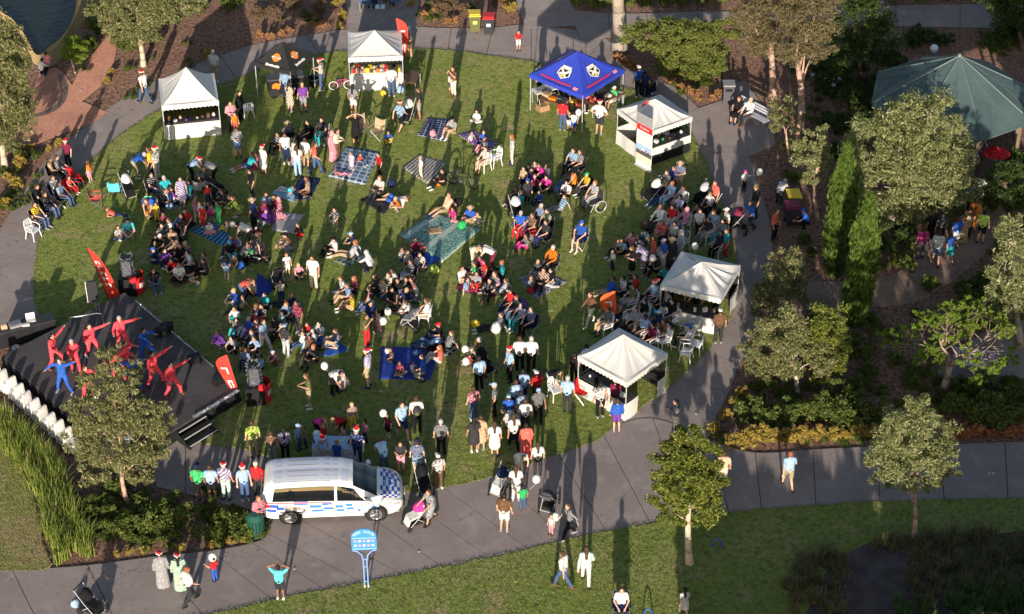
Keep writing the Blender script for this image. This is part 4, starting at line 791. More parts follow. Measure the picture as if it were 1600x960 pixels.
# ---------------------------------------------------------------- feather flags and printed banners
def feather(label, base, top, w, lean_px=None, col='red', marks=4, rz=0.0, mat=None, prof='top'):
    """flag on a curved pole; base and top pixels, width m"""
    B = P(*base); T = PV(*top, B.y) - B; t = thing('feather_flag', label, 'flag', B, 0, 'red feather flags')
    n = 14; pole = []; side = []
    for i in range(n + 1):
        u = i / n; x = T.x * u ** 1.15; z = T.z * u; pole.append(Vector((x, 0, z)))
    MB().tube([Vector((0, 0, 0))] + pole[1:], .018, 6).build('pole', BLACKP, t); MB().box((0, 0, .03), (.45, .45, .05)).build('base', BLACKP, t)
    d = Vector((math.cos(rz), math.sin(rz), 0)); lo = .06; mb = MB(); P0 = []
    for i in range(n + 1):
        k = i / n; u = lo + (1 - lo) * k; p = Vector((T.x * u ** 1.15, 0, T.z * u))
        wi = w * ((.1 + .9 * math.sin(min(1, k / .72) * math.pi / 2) ** 1.3) if prof == 'top' else (1 - .55 * k)) * (1 if k < .8 else max(.12, math.cos((k - .8) / .2 * math.pi / 2) ** .6))
        P0.append((p, p + d * wi + Vector((0, -.06 * math.sin(k * 9), -.06 * math.sin(k * 5)))))
    for i in range(n):
        a, b = P0[i]; c_, e = P0[i + 1]
        for k in range(4): mb.face([a.lerp(b, k / 4), a.lerp(b, (k + 1) / 4), c_.lerp(e, (k + 1) / 4), c_.lerp(e, k / 4)])
    mb.build('flag', mat or M('flag_red', (.62, .045, .03), .6, .1, 3), t, True)
    nn = d.cross(Vector((0, 0, 1))); nn = nn if nn.y < 0 else -nn; o = nn * .05
    def at(i, w): a, b = P0[int(i)]; c_, e = P0[min(n, int(i) + 1)]; f = i - int(i); return a.lerp(b, w).lerp(c_.lerp(e, w), f) + o
    for k in range(marks):
        i = 4 + k * (n - 7) / max(1, marks - .3); st = (n - 7) / max(1, marks) * .62; L = MB()
        L.face([at(i, .3), at(i, .42), at(i + st, .42), at(i + st, .3)]); L.face([at(i + st * .75, .42), at(i + st * .75, .74), at(i + st, .74), at(i + st, .42)]) 
        if k % 2 == 0: L.face([at(i, .62), at(i, .74), at(i + st * .75, .74), at(i + st * .75, .62)])
        L.build('white_letter', PW, t)
    return t
feather('large red feather flag leaning beside the stage back corner', (170, 470), (136, 388), .8, marks=5, rz=R(-20), prof='low')
feather('red feather flag at the stage corner by the steps', (377, 626), (356, 556), .56, marks=2, rz=R(180))
feather('tall red feather flag at the right corner of the top tent', (629, 102), (618, 30), .5, marks=2, rz=R(10))
feather('slim red feather flag behind the printed banner', (1010, 232), (1013, 158), .34, marks=4, rz=R(180))
feather('orange red feather flag standing behind the lower tent', (966, 512), (962, 456), .66, marks=2, rz=R(185), mat=M('flag_orange', (.66, .1, .03), .6, .1, 3))
b0, b1 = P(993, 258), P(1017, 271); d = (b1 - b0).normalized(); t = thing('pull_up_banner', 'tall printed banner with a red and white heading beside a tent', 'banner', (b0 + b1) / 2, math.atan2(d.y, d.x)); bw = (b1 - b0).length; bh = 2.75
MB().box((0, 0, .05), (bw + .06, .18, .1)).build('base', ALU, t); MB().box((0, 0, bh / 2 + .06), (bw, .02, bh)).build('sheet', plain('white', .5), t); MB().cyl((0, .04, .1), (0, .04, bh), .012).build('pole', ALU, t)
for z0, z1, cc, nm in ((2.3, bh + .05, 'grey', 'grey_heading'), (1.98, 2.29, 'red', 'red_heading'), (.95, 1.25, 'light_blue', 'print_sky'), (.72, .94, 'dark_grey', 'print_dark'), (.35, .71, 'cream', 'print_cream')): MB().box((0, -.014, (z0 + z1) / 2), (bw * .98, .006, z1 - z0)).build(nm, plain(cc), t)
text('heading_letters', 'St Johns', .17, PW, t, (0, -.02, 2.14), (R(90), 0, 0))
for k in range(5): MB().box((-.02 * (k % 2), -.013, 1.85 - k * .13), (bw * (.78 - .1 * (k % 2)), .004, .035)).build('print_line', plain('light_grey'), t)
for k in range(9): MB().ell((random.uniform(-.4, .4) * bw, -.017, random.uniform(.42, 1.1)), (.05, .004, .06), 7, 5).build('print_figure', plain(random.choice(['yellow', 'black', 'white', 'tan', 'red'])), t)
# ================================================================ POLICE VAN, SIGN, BINS, BENCHES
def interp(x, tab):
    if x <= tab[0][0]: return tab[0][1]
    for (a, p), (b, q) in zip(tab, tab[1:]):
        if x <= b: u = (x - a) / (b - a); u = u * u * (3 - 2 * u) * .35 + u * .65; return p + (q - p) * u
    return tab[-1][1]
TOPZ = [(-2.58, .95), (-2.5, 1.3), (-2.36, 1.6), (-2.15, 1.71), (-1.5, 1.75), (-.4, 1.76), (.3, 1.72), (.72, 1.62), (1.2, 1.36), (1.66, 1.1), (1.8, 1.06), (2.15, .98), (2.4, .86), (2.5, .72), (2.56, .55)]
BELT = [(-2.58, .92), (-2.3, 1.0), (-1.0, .98), (.8, .93), (1.66, .92), (2.0, .88), (2.35, .78), (2.5, .66), (2.56, .5)]
WB = [(-2.58, .84), (-2.45, .92), (-2.0, .97), (1.5, .97), (2.05, .93), (2.35, .82), (2.5, .64), (2.56, .5)]
WR = [(-2.58, .74), (-2.36, .76), (-2.0, .76), (.3, .75), (.8, .74), (1.66, .8), (1.9, .82), (2.2, .76), (2.45, .58), (2.56, .42)]
def vsec(x, v, s=1):
    tz, bz, wb, wr = interp(x, TOPZ), interp(x, BELT), interp(x, WB), interp(x, WR); low = .24 if abs(x) < 2.2 else .24 + (abs(x) - 2.2) * .25
    ed = max(tz - .1, bz + .01); pts = [(wb - .05, low), (wb, low + (bz - low) * .45), (wb - .015, bz), (wr, ed), (wr - .14, max(tz - .022, ed + .004)), (0, tz)]
    i = min(int(v), 4); u = v - i; a, b = pts[i], pts[i + 1]; bul = .02 * math.sin(u * math.pi) if i in (0, 1) else (.03 * math.sin(u * math.pi) if i == 2 else 0)
    return Vector((x, s * (a[0] + (b[0] - a[0]) * u + bul), a[1] + (b[1] - a[1]) * u + (.015 * math.sin(u * math.pi) if i == 4 else 0)))
wa, wb_ = P(455.5, 818), P(586.5, 813); dv = (wb_ - wa).normalized(); perp = Vector((-dv.y, dv.x, 0))
org = wa + dv * 1.5 + perp * .88; VZ = .046
van = thing('police_van', 'white people mover with blue chequered police markings parked on the path', 'van', (org.x, org.y, VZ), math.atan2(dv.y, dv.x))
VW = M('van_white_paint', (.72, .72, .7), .22, .02, 2, spec=.5); VG = M('van_glass', (.006, .008, .01), .03, .1, 2, spec=.6); VS = M('van_roof_silver', (.6, .62, .7), .3, .03, 2); VB = M('van_blue_decal', (.03, .09, .42), .35, .05, 3); VL = M('van_light_blue_decal', (.05, .19, .52), .35, .05, 3)
mb = MB(); xs = [-2.58 + 5.14 * i / 64 for i in range(65)]; vs = [i / 4 for i in range(21)]
for s in (1, -1):
    for i in range(64):
        for j in range(20):
            q = [vsec(xs[i], vs[j], s), vsec(xs[i + 1], vs[j], s), vsec(xs[i + 1], vs[j + 1], s), vsec(xs[i], vs[j + 1], s)]; mb.face(q if s < 0 else q[::-1])
    for x in (xs[0], xs[-1]):
        pts = [vsec(x, v, s) for v in vs]; mb.face(pts + [Vector((x, 0, pts[0].z))])
mb.face([(-2.4, -.85, .25), (2.4, -.8, .25), (2.4, .8, .25), (-2.4, .85, .25)])
me = mb.mesh('body', VW, True)
import bmesh
bm = bmesh.new(); bm.from_mesh(me); bmesh.ops.remove_doubles(bm, verts=bm.verts, dist=.002); bmesh.ops.recalc_face_normals(bm, faces=bm.faces); bm.to_mesh(me); bm.free(); link(bpy.data.objects.new('body', me), van)
def skin(name, quad, mat, off=.008, s=-1, n=8, parent=None):
    """patch lying on the body: quad of (x, v) corners"""
    mb = MB(); a, b, c, d = [Vector((*q, 0)) for q in quad]
    def pt(i, j):
        q = a.lerp(b, i / n).lerp(d.lerp(c, i / n), j / n); p = vsec(q.x, q.y, s); e = 1e-2
        nx = (vsec(q.x + e, q.y, s) - vsec(q.x - e, q.y, s)).cross(vsec(q.x, min(q.y + e, 4.99), s) - vsec(q.x, q.y - e, s)).normalized()
        ref = Vector((0, p.y, p.z - .6)); nx = nx if nx.dot(ref) > 0 else -nx; return p + nx * off
    for i in range(n):
        for j in range(n): mb.face([pt(i, j), pt(i + 1, j), pt(i + 1, j + 1), pt(i, j + 1)])
    return mb.build(name, mat, parent or van, True)
for s in (-1, 1):
    skin('side_window', [(-2.12, 2.1), (.1, 2.08), (.12, 2.9), (-2.02, 2.88)], VG, s=s); skin('front_window', [(.2, 2.08), (1.25, 2.08), (.82, 2.86), (.2, 2.9)], VG, s=s); skin('quarter_window', [(1.28, 2.08), (1.55, 2.08), (1.3, 2.5), (1.12, 2.5)], VG, s=s)
    skin('windscreen', [(.78, 3.12), (1.62, 3.12), (1.62, 4.99), (.78, 4.99)], VG, s=s, n=12); skin('rear_window', [(-2.5, 3.1), (-2.4, 3.1), (-2.4, 4.99), (-2.5, 4.99)], VG, s=s)
    skin('roof_skin', [(-2.22, 3.35), (.6, 3.35), (.66, 4.99), (-2.22, 4.99)], VS, .006, s, 14)
    skin('roof_rail', [(-2.05, 3.55), (.0, 3.55), (.0, 3.75), (-2.05, 3.75)], plain('white', .35), .03, s)
    for x0, x1 in ((-1.95, -1.75), (-1.55, -.45), (-.25, -.05), (.05, .22)):
        for v0 in (4.25, 4.68): skin('roof_rib', [(x0, v0), (x1, v0), (x1, v0 + .1), (x0, v0 + .1)], plain('white', .35), .016, s, 4)
    skin('tail_lamp', [(-2.52, 1.45), (-2.2, 1.55), (-2.2, 1.8), (-2.5, 1.95)], M('tail_lamp_red', (.5, .02, .02), .2), .012, s); skin('headlamp', [(1.95, 1.75), (2.4, 1.45), (2.42, 1.72), (2.0, 1.97)], M('headlamp_glass', (.35, .37, .4), .1, .3, 12), .012, s)
    skin('red_stripe', [(-2.45, 1.93), (.0, 1.96), (.0, 2.03), (-2.45, 2.05)], plain('coral', .4), .009, s); skin('bonnet_stripe', [(1.72, 3.02), (2.2, 3.02), (2.2, 3.14), (1.72, 3.1)], plain('pink', .4), .009, s)
    skin('door_seam', [(.14, .1), (.155, .1), (.155, 2.05), (.14, 2.05)], plain('grey'), .006, s, 5); skin('door_seam', [(-1.0, .1), (-.985, .1), (-.985, 2.05), (-1.0, 2.05)], plain('grey'), .006, s, 5); skin('door_seam', [(1.3, .1), (1.315, .1), (1.315, 2.05), (1.3, 2.05)], plain('grey'), .006, s, 5)
    for x in (-1.3, -.15, .95): skin('door_handle', [(x, 1.75), (x + .17, 1.75), (x + .17, 1.83), (x, 1.83)], plain('light_grey', .3), .025, s, 3)
    k = 0
    for x, v, w, mt in ((-2.2, 1.55, .3, VB), (-2.35, 1.05, .36, VB), (-1.98, 1.3, .4, VB), (-1.35, 1.78, .5, VL), (-.8, 1.45, .42, VL), (-.72, .95, .42, VL), (-.35, 1.68, .36, VL), (-.3, 1.2, .36, VL), (.12, 1.4, .3, VL), (.15, .92, .3, VL), (.5, 1.55, .24, VL), (.52, 1.12, .26, VL), (.9, .85, .12, VL), (1.4, 1.2, .22, VL), (1.45, .8, .1, VL)):
        skin('chequer', [(x, v), (x + w, v), (x + w, v + .3), (x, v + .3)], mt, .007, s, 3)
    for i in range(7):
        for j in range(5):
            if (i + j) % 2: x = 1.74 + i * .1; v = 3.1 + j * .38; skin('bonnet_chequer', [(x, v), (x + .1, v), (x + .1, min(v + .38, 4.99)), (x, min(v + .38, 4.99))], VB, .007, s, 3)
    p = vsec(1.12, 1.2, s); mt = Matrix.Rotation(R(90), 3, 'X')
    o = MB().ring((0, 0, 0), .2, .012, 22, 5, mt).build('badge_ring', plain('grey', .4), van); o.location = p + Vector((0, s * .012, 0)); o = MB().cyl((0, 0, 0), (0, s * .008, 0), .1, .1, 16).build('badge', plain('light_blue', .4), van); o.location = p + Vector((0, s * .006, 0))
    text('police_lettering', 'Police', .25, plain('peach', .4), van, vsec(-1.42, 1.52, s) + Vector((0, s * .035, 0)), (R(90), 0, 0 if s < 0 else R(180)))
    mb = MB().ell((1.3, s * 1.06, 1.05), (.1, .13, .1), 10, 7); mb.build('wing_mirror', VW, van, True)
    for x in (-1.5, 1.56):
        o = MB().cyl((x, s * .9, .36), (x, s * (abs(vsec(x, .5, s).y) + .006), .36), .44, .43, 26).build('wheel_arch', BLACKP, van)
        w = MB().cyl((x, s * .72, .34), (x, s * 1.0, .34), .34, .34, 24); w = w.build('wheel', RUBBER, van); r_ = MB().cyl((x, s * .995, .34), (x, s * 1.008, .34), .225, .21, 18); r_.build('rim', plain('dark_grey', .4), w)
        sp_ = MB()
        for k in range(6):
            a = k * math.pi / 3 + .3; e = Vector((x + .2 * math.cos(a), s * 1.014, .34 + .2 * math.sin(a))); sp_.cyl((x, s * 1.016, .34), e, .034, .026, 5)
        sp_.ring((x, s * 1.006, .34), .215, .018, 20, 5, Matrix.Rotation(R(90), 3, 'X')); sp_.build('spokes', STEEL, w)
o = MB().ring((0, 0, 0), .17, .018, 22, 5).build('bonnet_badge', plain('light_blue', .4), van); o.location = vsec(2.05, 4.9, -1) + Vector((0, 0, .02)); o.rotation_euler = (0, R(10), 0)
MB().box((2.56, 0, .42), (.1, 1.1, .2)).build('front_grille', BLACKP, van); MB().box((-2.58, 0, .45), (.08, 1.5, .22)).build('rear_bumper', plain('light_grey'), van); MB().box((2.6, 0, .55), (.02, .37, .11)).build('number_plate', plain('white'), van)
# park rules sign
sb = P(573, 920); SG = thing('park_rules_sign', 'blue arched park rules sign on twin curved posts', 'sign', (sb.x, sb.y, .05), R(3)); SBL = M('sign_blue', (.05, .24, .6), .4, .04, 3)
zt = PV(571, 826, sb.y).z - .05; pl = zt - .98
for s in (-1, 1):
    MB().tube([(s * .065, 0, -.05), (s * .06, 0, pl - .55), (s * .1, 0, pl - .25), (s * .24, 0, pl - .07), (s * .4, 0, pl - .02)], .025, 7).build('post', M('sign_post_blue', (.2, .34, .66), .4, .05, 4), SG); MB().cyl((s * .065, 0, -.05), (s * .065, 0, .14), .028, .028, 7).build('post_foot', plain('white'), SG)
for z in (.3, pl - .8, pl - .45): MB().cyl((-.07, 0, z), (.07, 0, z), .016).build('crossbar', M('sign_post_blue', (.2, .34, .66)), SG)
outl = [(-.43, 0), (.43, 0), (.43, .62)] + [(.43 * math.cos(R(a)), .62 + .34 * math.sin(R(a))) for a in range(12, 180, 12)] + [(-.43, .62)]
mb = MB(); n = len(outl); mb.add([(x, -.015, pl + z) for x, z in outl] + [(x, .015, pl + z) for x, z in outl], [tuple(range(n)), tuple(reversed(range(n, 2 * n)))] + [(i, n + i, n + (i + 1) % n, (i + 1) % n) for i in range(n)]); mb.build('sign_board', SBL, SG)
for i, ch in enumerate('PARK RULES'):
    if ch == ' ': continue
    a = R(158 - i * 15.1); x, z = .35 * math.cos(a), .6 + .24 * math.sin(a); text('sign_letter', ch, .125, PW, SG, (x, -.022, pl + z), Matrix.Rotation(-(a - R(90)) * -.62, 3, 'Y') @ Matrix.Rotation(R(90), 3, 'X') if False else (R(90), -(a - R(90)) * .62, 0))
for z in (.55, .06): MB().box((0, -.018, pl + z), (.8, .006, .03)).build('white_line', plain('light_blue'), SG)
for i in range(5):
    for j in range(2): MB().cyl((-.3 + .15 * i, -.016, pl + .42 - .2 * j), (-.3 + .15 * i, -.022, pl + .42 - .2 * j), .05, .05, 12).build('pictogram', plain('white' if (i + j) % 2 else 'pink'), SG)
# wheelie bins and other bins
def wheelie(label, px, body, lid, rz=0.0, s=1.0, badge=None):
    t = thing('wheelie_bin', label, 'bin', P(*px, .03), rz, 'bins in the park'); b = MB(); w, d, h = .29, .33, .95
    b.add([(-w * .8, -d * .75, .06), (w * .8, -d * .75, .06), (w * .8, d * .75, .06), (-w * .8, d * .75, .06), (-w, -d, h), (w, -d, h), (w, d, h), (-w, d, h)], [(3, 2, 1, 0), (4, 5, 6, 7), (0, 1, 5, 4), (1, 2, 6, 5), (2, 3, 7, 6), (3, 0, 4, 7)]); b.build('body', plain(body), t)
    l = MB().box((0, 0, h + .03), (w * 2.1, d * 2.12, .05)); l.box((0, .02, h + .075), (w * 1.8, d * 1.6, .05)); l.cyl((-w, d, h + .06), (w, d, h + .06), .03); l.build('lid', plain(lid), t)
    for q in (-1, 1): MB().cyl((q * w * .75, d * .7, .1), (q * w * .95, d * .7, .1), .1, .1, 12).build('wheel', RUBBER, t)
    if badge: MB().box((0, -d * .92, .62), (.22, .02, .2), M=Matrix.Rotation(R(-6), 3, 'X')).build('sticker', plain(badge), t)
    return t
wheelie('wheelie bin with a yellow lid at the path edge up top', (742, 48), 'olive', 'yellow', R(3), badge='lime'); wheelie('wheelie bin with a red lid beside the yellow lidded one', (764, 52), 'charcoal', 'red', R(-3), badge='light_grey')
wheelie('yellow lidded bin behind the red lidded bin beyond the ring path', (1238, 332), 'olive', 'yellow', R(5)); wheelie('dark red lidded bin in front of a yellow lidded bin', (1236, 350), 'charcoal', 'maroon', R(5))
t = thing('litter_bin', 'round dark green slatted litter bin behind the van', 'bin', P(401, 836), 0, 'bins in the park')
for i in range(16): a = 2 * math.pi * i / 16; MB().box((.29 * math.cos(a), .29 * math.sin(a), .45), (.03, .085, .8), a).build('slat', plain('bottle'), t)
MB().cyl((0, 0, .06), (0, 0, .8), .26, .26, 16).build('liner', plain('charcoal'), t); MB().cyl((0, 0, .85), (0, 0, .98), .33, .16, 16).build('lid', M('bin_lid', (.02, .1, .07), .5), t)
t = thing('steel_bin', 'grey square bin standing left of the bench', 'bin', P(1137, 160, .03), 0, 'bins in the park'); MB().box((0, 0, .5), (.5, .5, 1.0)).build('body', plain('dark_grey'), t); MB().box((0, 0, 1.04), (.58, .58, .07)).build('lid', plain('grey'), t); MB().box((0, -.26, .8), (.34, .02, .16)).build('slot', plain('black'), t)
t = thing('black_tub', 'round black tub on the grass beside the black gazebo', 'tub', P(491, 134, .06)); MB().cyl((0, 0, 0), (0, 0, .45), .22, .3, 16, False).cyl((0, 0, .02), (0, 0, .03), .22).build('shell', BLACKP, t); MB().ring((0, 0, .45), .3, .02).build('rim', plain('dark_grey'), t)
# benches
def bench(label, px, rz, mat, L=1.7, back=True, name='park_bench', slats=4):
    t = thing(name, label, 'bench', P(*px, .035), rz, 'benches')
    for i in range(slats): MB().box((0, -.16 + i * .36 / slats, .44), (L, .3 / slats, .035)).build('seat_slat', mat, t)
    if back:
        for i in range(3): MB().box((0, .26 + .03 * i, .6 + .12 * i), (L, .025, .09)).build('back_slat', mat, t)
    for x in (-1, 1):
        l = MB().box((x * L * .42, -.14, .21), (.05, .05, .42)).box((x * L * .42, .2, .42), (.05, .05, .84)).box((x * L * .42, .03, .4), (.05, .36, .04)); l.build('leg_frame', STEEL if name != 'white_bench' else mat, t)
    return t
bench('grey metal bench with two people sitting on it', (1174, 190), R(-48), M('bench_metal', (.42, .44, .5), .45, .08, 6), 2.0)
wbn = bench('white slatted bench behind the half bare tree', (1518, 582), R(-14), plain('lilac'), 1.6, False, 'white_bench')
for i in range(11): MB().box((-.75 + .15 * i, .24, .68), (.06, .03, .4)).build('back_slat', plain('lilac'), wbn)
MB().box((0, .24, .9), (1.6, .05, .07)).build('top_rail', plain('lilac'), wbn)
for lab, px in (('dark blue seat left of the picnic couple at the top edge', (572, 16)), ('dark blue seat right of the picnic couple at the top edge', (616, 14))): bench(lab, px, R(180), plain('denim'), .7)
t = thing('picnic_table', 'grey table between the dark seats at the top edge', 'table', P(594, 12, .036)); MB().box((0, 0, .72), (.9, .8, .05)).build('top', plain('grey'), t); MB().cyl((0, 0, 0), (0, 0, .7), .05).box((0, 0, .02), (.5, .5, .04)).build('pedestal', STEEL, t)
# garden hoops left on the lower lawn
for lab, px in (('blue plastic hoop stuck in the shaded grass', (1120, 852)), ('second blue plastic hoop at the bottom edge', (1012, 962))):
    t = thing('plastic_hoop', lab, 'hoop', P(*px, .066), R(8), 'blue hoops on the grass'); MB().tube([(.15 * math.cos(R(a)), 0, .3 * math.sin(R(a))) for a in range(0, 181, 15)], .022, 6).build('arch', plain('blue'), t); MB().box((-.15, 0, .01), (.1, .1, .02)).box((.15, 0, .01), (.1, .1, .02)).build('foot', plain('blue'), t)
# ================================================================ RUGS, CHAIRS, PRAMS, BIKES, BAGS
LZ = .062
USED = {}
def rug(label, corners, mat, name='picnic_rug', z=LZ):
    q = [P(*c, z) for c in corners]; c = sum(q, Vector()) / 4; t = bpy.data.objects.new(name, None); n = 12; V = []; F = []; U = []
    ph = random.uniform(0, 6); ws = ((q[1] - q[0]).length + (q[2] - q[3]).length) / 2; hs = ((q[3] - q[0]).length + (q[2] - q[1]).length) / 2
    for j in range(n + 1):
        for i in range(n + 1):
            u, v = i / n, j / n; p = q[0].lerp(q[1], u).lerp(q[3].lerp(q[2], u), v) - c; e = min(u, 1 - u, v, 1 - v)
            p += Vector((random.gauss(0, .012), random.gauss(0, .012), 0)); V.append((p.x, p.y, .008 + (.016 * (1 + math.sin(u * 9 + v * 7 + ph)) * .5 + random.uniform(0, .012)) * (1 if e > 0 else .3))); U.append((u * ws, v * hs))
    for j in range(n):
        for i in range(n): F.append((j * (n + 1) + i, j * (n + 1) + i + 1, (j + 1) * (n + 1) + i + 1, (j + 1) * (n + 1) + i))
    edge = [j for j in range(n + 1)] + [(j + 1) * (n + 1) + n for j in range(n)] + [n * (n + 1) + n - 1 - i for i in range(n)] + [(n - 1 - j) * (n + 1) for j in range(n - 1)]
    b = len(V); V += [(V[k][0], V[k][1], -.004) for k in edge]
    for k in range(len(edge)): F.append((edge[k], b + k, b + (k + 1) % len(edge), edge[(k + 1) % len(edge)]))
    me = bpy.data.meshes.new(name); me.from_pydata(V, [], F); uv = me.uv_layers.new()
    for l in me.loops: k = l.vertex_index; uv.data[l.index].uv = U[k] if k < len(U) else U[edge[k - b]]
    me.materials.append(mat); me.update(); bpy.data.objects.remove(t); o = link(bpy.data.objects.new(name, me)); o.location = c; me.polygons.foreach_set('use_smooth', [True] * len(me.polygons))
    a = q[1] - q[0]
    # hem and folded corner are part of the rug
    return tag(o, label, 'rug', 'picnic rugs on the lawn')
K = COLS
rug('dark blue check rug with a pink bag', [(652, 212), (668, 184), (703, 186), (695, 222)], weave_mat('w_navycheck', (.015, .02, .07), (.3, .33, .42), 'plaid', 5))
rug('purple patterned rug under children left of the folding lounge', [(715, 210), (740, 203), (778, 225), (760, 240)], weave_mat('w_purple', (.12, .04, .2), (.35, .3, .42), 'diamond', 3))
rug('large blue plaid rug with a child standing on it', [(512, 276), (540, 228), (594, 238), (570, 290)], weave_mat('w_blueplaid', (.13, .22, .33), (.46, .5, .54), 'plaid', 3.2, (.07, .12, .21)))
rug('grey and brown striped rug beside the bicycle', [(628, 262), (655, 241), (698, 255), (668, 288)], weave_mat('w_greystripe', (.46, .43, .4), (.13, .11, .1), 'stripe', 6))
rug('large green patterned mat with pale bands', [(624, 367), (680, 330), (752, 358), (690, 411)], weave_mat('w_greenmat', (.06, .19, .17), (.3, .42, .37), 'diamond', 3.2, (.42, .5, .45)))
rug('black rug under the sprawling man', [(564, 313), (585, 302), (614, 318), (600, 336)], cloth('charcoal'))
rug('navy rug under the woman in tan', [(448, 312), (470, 275), (501, 279), (485, 312)], cloth('navy'))
rug('pale blue blanket beside the navy rug', [(424, 302), (437, 292), (464, 295), (459, 317)], cloth('light_blue'))
rug('tan and white patterned rug under the pink scarf', [(424, 360), (428, 330), (475, 336), (458, 365)], weave_mat('w_tan', (.3, .27, .28), (.5, .47, .45), 'diamond', 4))
rug('plaid rug of blue, green and yellow under the seated pair', [(520, 408), (552, 390), (572, 400), (543, 417)], weave_mat('w_tartan', (.05, .16, .24), (.3, .32, .1), 'plaid', 4, (.03, .07, .2)))
rug('bright blue rug under the girls by the green mat', [(640, 420), (668, 392), (690, 405), (650, 424)], cloth('blue'))
rug('royal blue rug with a checked rug folded at its end', [(592, 592), (595, 542), (690, 545), (672, 594)], M('royal_rug', (.015, .04, .27), .85, .1, 2))
rug('black and white checked rug beyond the royal blue one', [(650, 541), (680, 512), (721, 540), (700, 558)], weave_mat('w_bwcheck', (.02, .02, .025), (.28, .28, .3), 'plaid', 3))
rug('mid blue rug under the seated group near the checked shirt', [(502, 555), (525, 528), (545, 548), (512, 557)], cloth('blue'))
rug('blue and teal rug with a child in pink', [(295, 360), (330, 345), (362, 368), (350, 386)], weave_mat('w_teal', (.02, .07, .2), (.1, .3, .42), 'stripe', 5))
rug('striped blue blanket behind the red top', [(268, 352), (278, 338), (302, 340), (298, 356)], weave_mat('w_bluestripe', (.05, .1, .28), (.3, .38, .5), 'stripe', 5))
rug('dull tan rug left of the standing child', [(262, 440), (285, 418), (327, 428), (275, 451)], cloth('brown'))
rug('navy rug near the dark pram', [(398, 463), (402, 428), (432, 445), (415, 466)], M('royal_rug', (.015, .04, .27)))
rug('maroon rug under the big family', [(712, 452), (725, 420), (792, 425), (775, 465)], cloth('maroon'))
rug('grey blue rumpled rug under the orange hoodie', [(808, 435), (850, 425), (886, 440), (838, 468)], weave_mat('w_rumple', (.09, .1, .14), (.35, .36, .4), 'diamond', 3))
rug('red rug behind the tall tent people', [(372, 262), (385, 247), (410, 254), (402, 267)], cloth('maroon'))
rug('small violet rug beside the camp chairs at the right', [(800, 480), (806, 460), (826, 474), (820, 486)], cloth('purple'))
rug('dark cloth under the chairs by the red camp bed', [(960, 460), (985, 445), (1000, 455), (975, 466)], cloth('navy'))
# ---- chairs
def white_chair_proto():
    pr = {}
    mb = MB().box((0, 0, .43), (.46, .44, .03)); mb.box((0, -.22, .415), (.44, .02, .05)); pr['seat'] = mb.mesh('seat', WHITEP)
    mb = MB()
    for x in (-.15, -.05, .05, .15): mb.box((x, .25, .64), (.045, .02, .38), M=Matrix.Rotation(R(-8), 3, 'X'))
    mb.tube([(-.22, .2, .43), (-.22, .25, .72), (-.14, .29, .86), (.14, .29, .86), (.22, .25, .72), (.22, .2, .43)], .024, 6); pr['backrest'] = mb.mesh('backrest', WHITEP)
    pr['armrest'] = [MB().tube([(s * .22, .24, .66), (s * .27, 0, .65), (s * .26, -.2, .6), (s * .24, -.2, .42)], .022, 6).mesh('armrest', WHITEP) for s in (-1, 1)]
    pr['leg'] = [MB().cyl((sx * .2, sy * .18, .43), (sx * .25, sy * .24, 0), .026, .022, 6).mesh('leg', WHITEP) for sx in (-1, 1) for sy in (-1, 1)]
    return pr
def camp_chair_proto():
    pr = {}; me = MB()
    n = 6; rows = []
    for j in range(n + 1):
        u = j / n; row = []
        for i in range(n + 1):
            x = -.26 + .52 * i / n; y = -.24 + .45 * min(1, u * 2) + .1 * max(0, u * 2 - 1); z = .42 - .05 * math.sin(i / n * math.pi) - .05 * min(1, u * 2) + .5 * max(0, u * 2 - 1); row.append((x, y, z))
        rows.append(row)
    for j in range(n):
        for i in range(n): me.face([rows[j][i], rows[j][i + 1], rows[j + 1][i + 1], rows[j + 1][i]])
    pr['sling'] = me.mesh('sling', None, True)
    pr['armrest'] = [MB().box((s * .29, -.02, .6), (.07, .46, .02)).mesh('armrest', None) for s in (-1, 1)]
    pr['frame'] = [MB().tube([(s * .29, -.24, 0), (s * .27, .2, .42), (s * .27, .32, .9)], .012, 5).tube([(s * .29, .24, 0), (s * .27, -.22, .42), (s * .29, -.24, .6)], .012, 5).mesh('frame', STEEL) for s in (-1, 1)] + [MB().tube([(-.29, -.24, 0), (.27, -.22, .42)], .012, 5).tube([(.29, -.24, 0), (-.27, -.22, .42)], .012, 5).mesh('frame', STEEL)]
    return pr
WCH, CCH = white_chair_proto(), camp_chair_proto()
def chair(kind, label, loc, rz, group=None):
    """kind: 'white' or a colour of camp chair"""
    if kind == 'white':
        t = thing('plastic_chair', label, 'chair', loc, rz, group or 'white plastic chairs'); pr = WCH
        for k in ('seat', 'backrest'): inst(k, pr[k], t)
        for k in ('armrest', 'leg'):
            for m in pr[k]: inst(k, m, t)
    else:
        t = thing('camp_chair', label, 'chair', loc, rz, group or 'folding camp chairs'); pr = CCH
        inst('sling', pr['sling'], t, cloth(kind))
        for m in pr['armrest']: inst('armrest', m, t, cloth(kind))
        for m in pr['frame']: inst('frame', m, t)
    return t
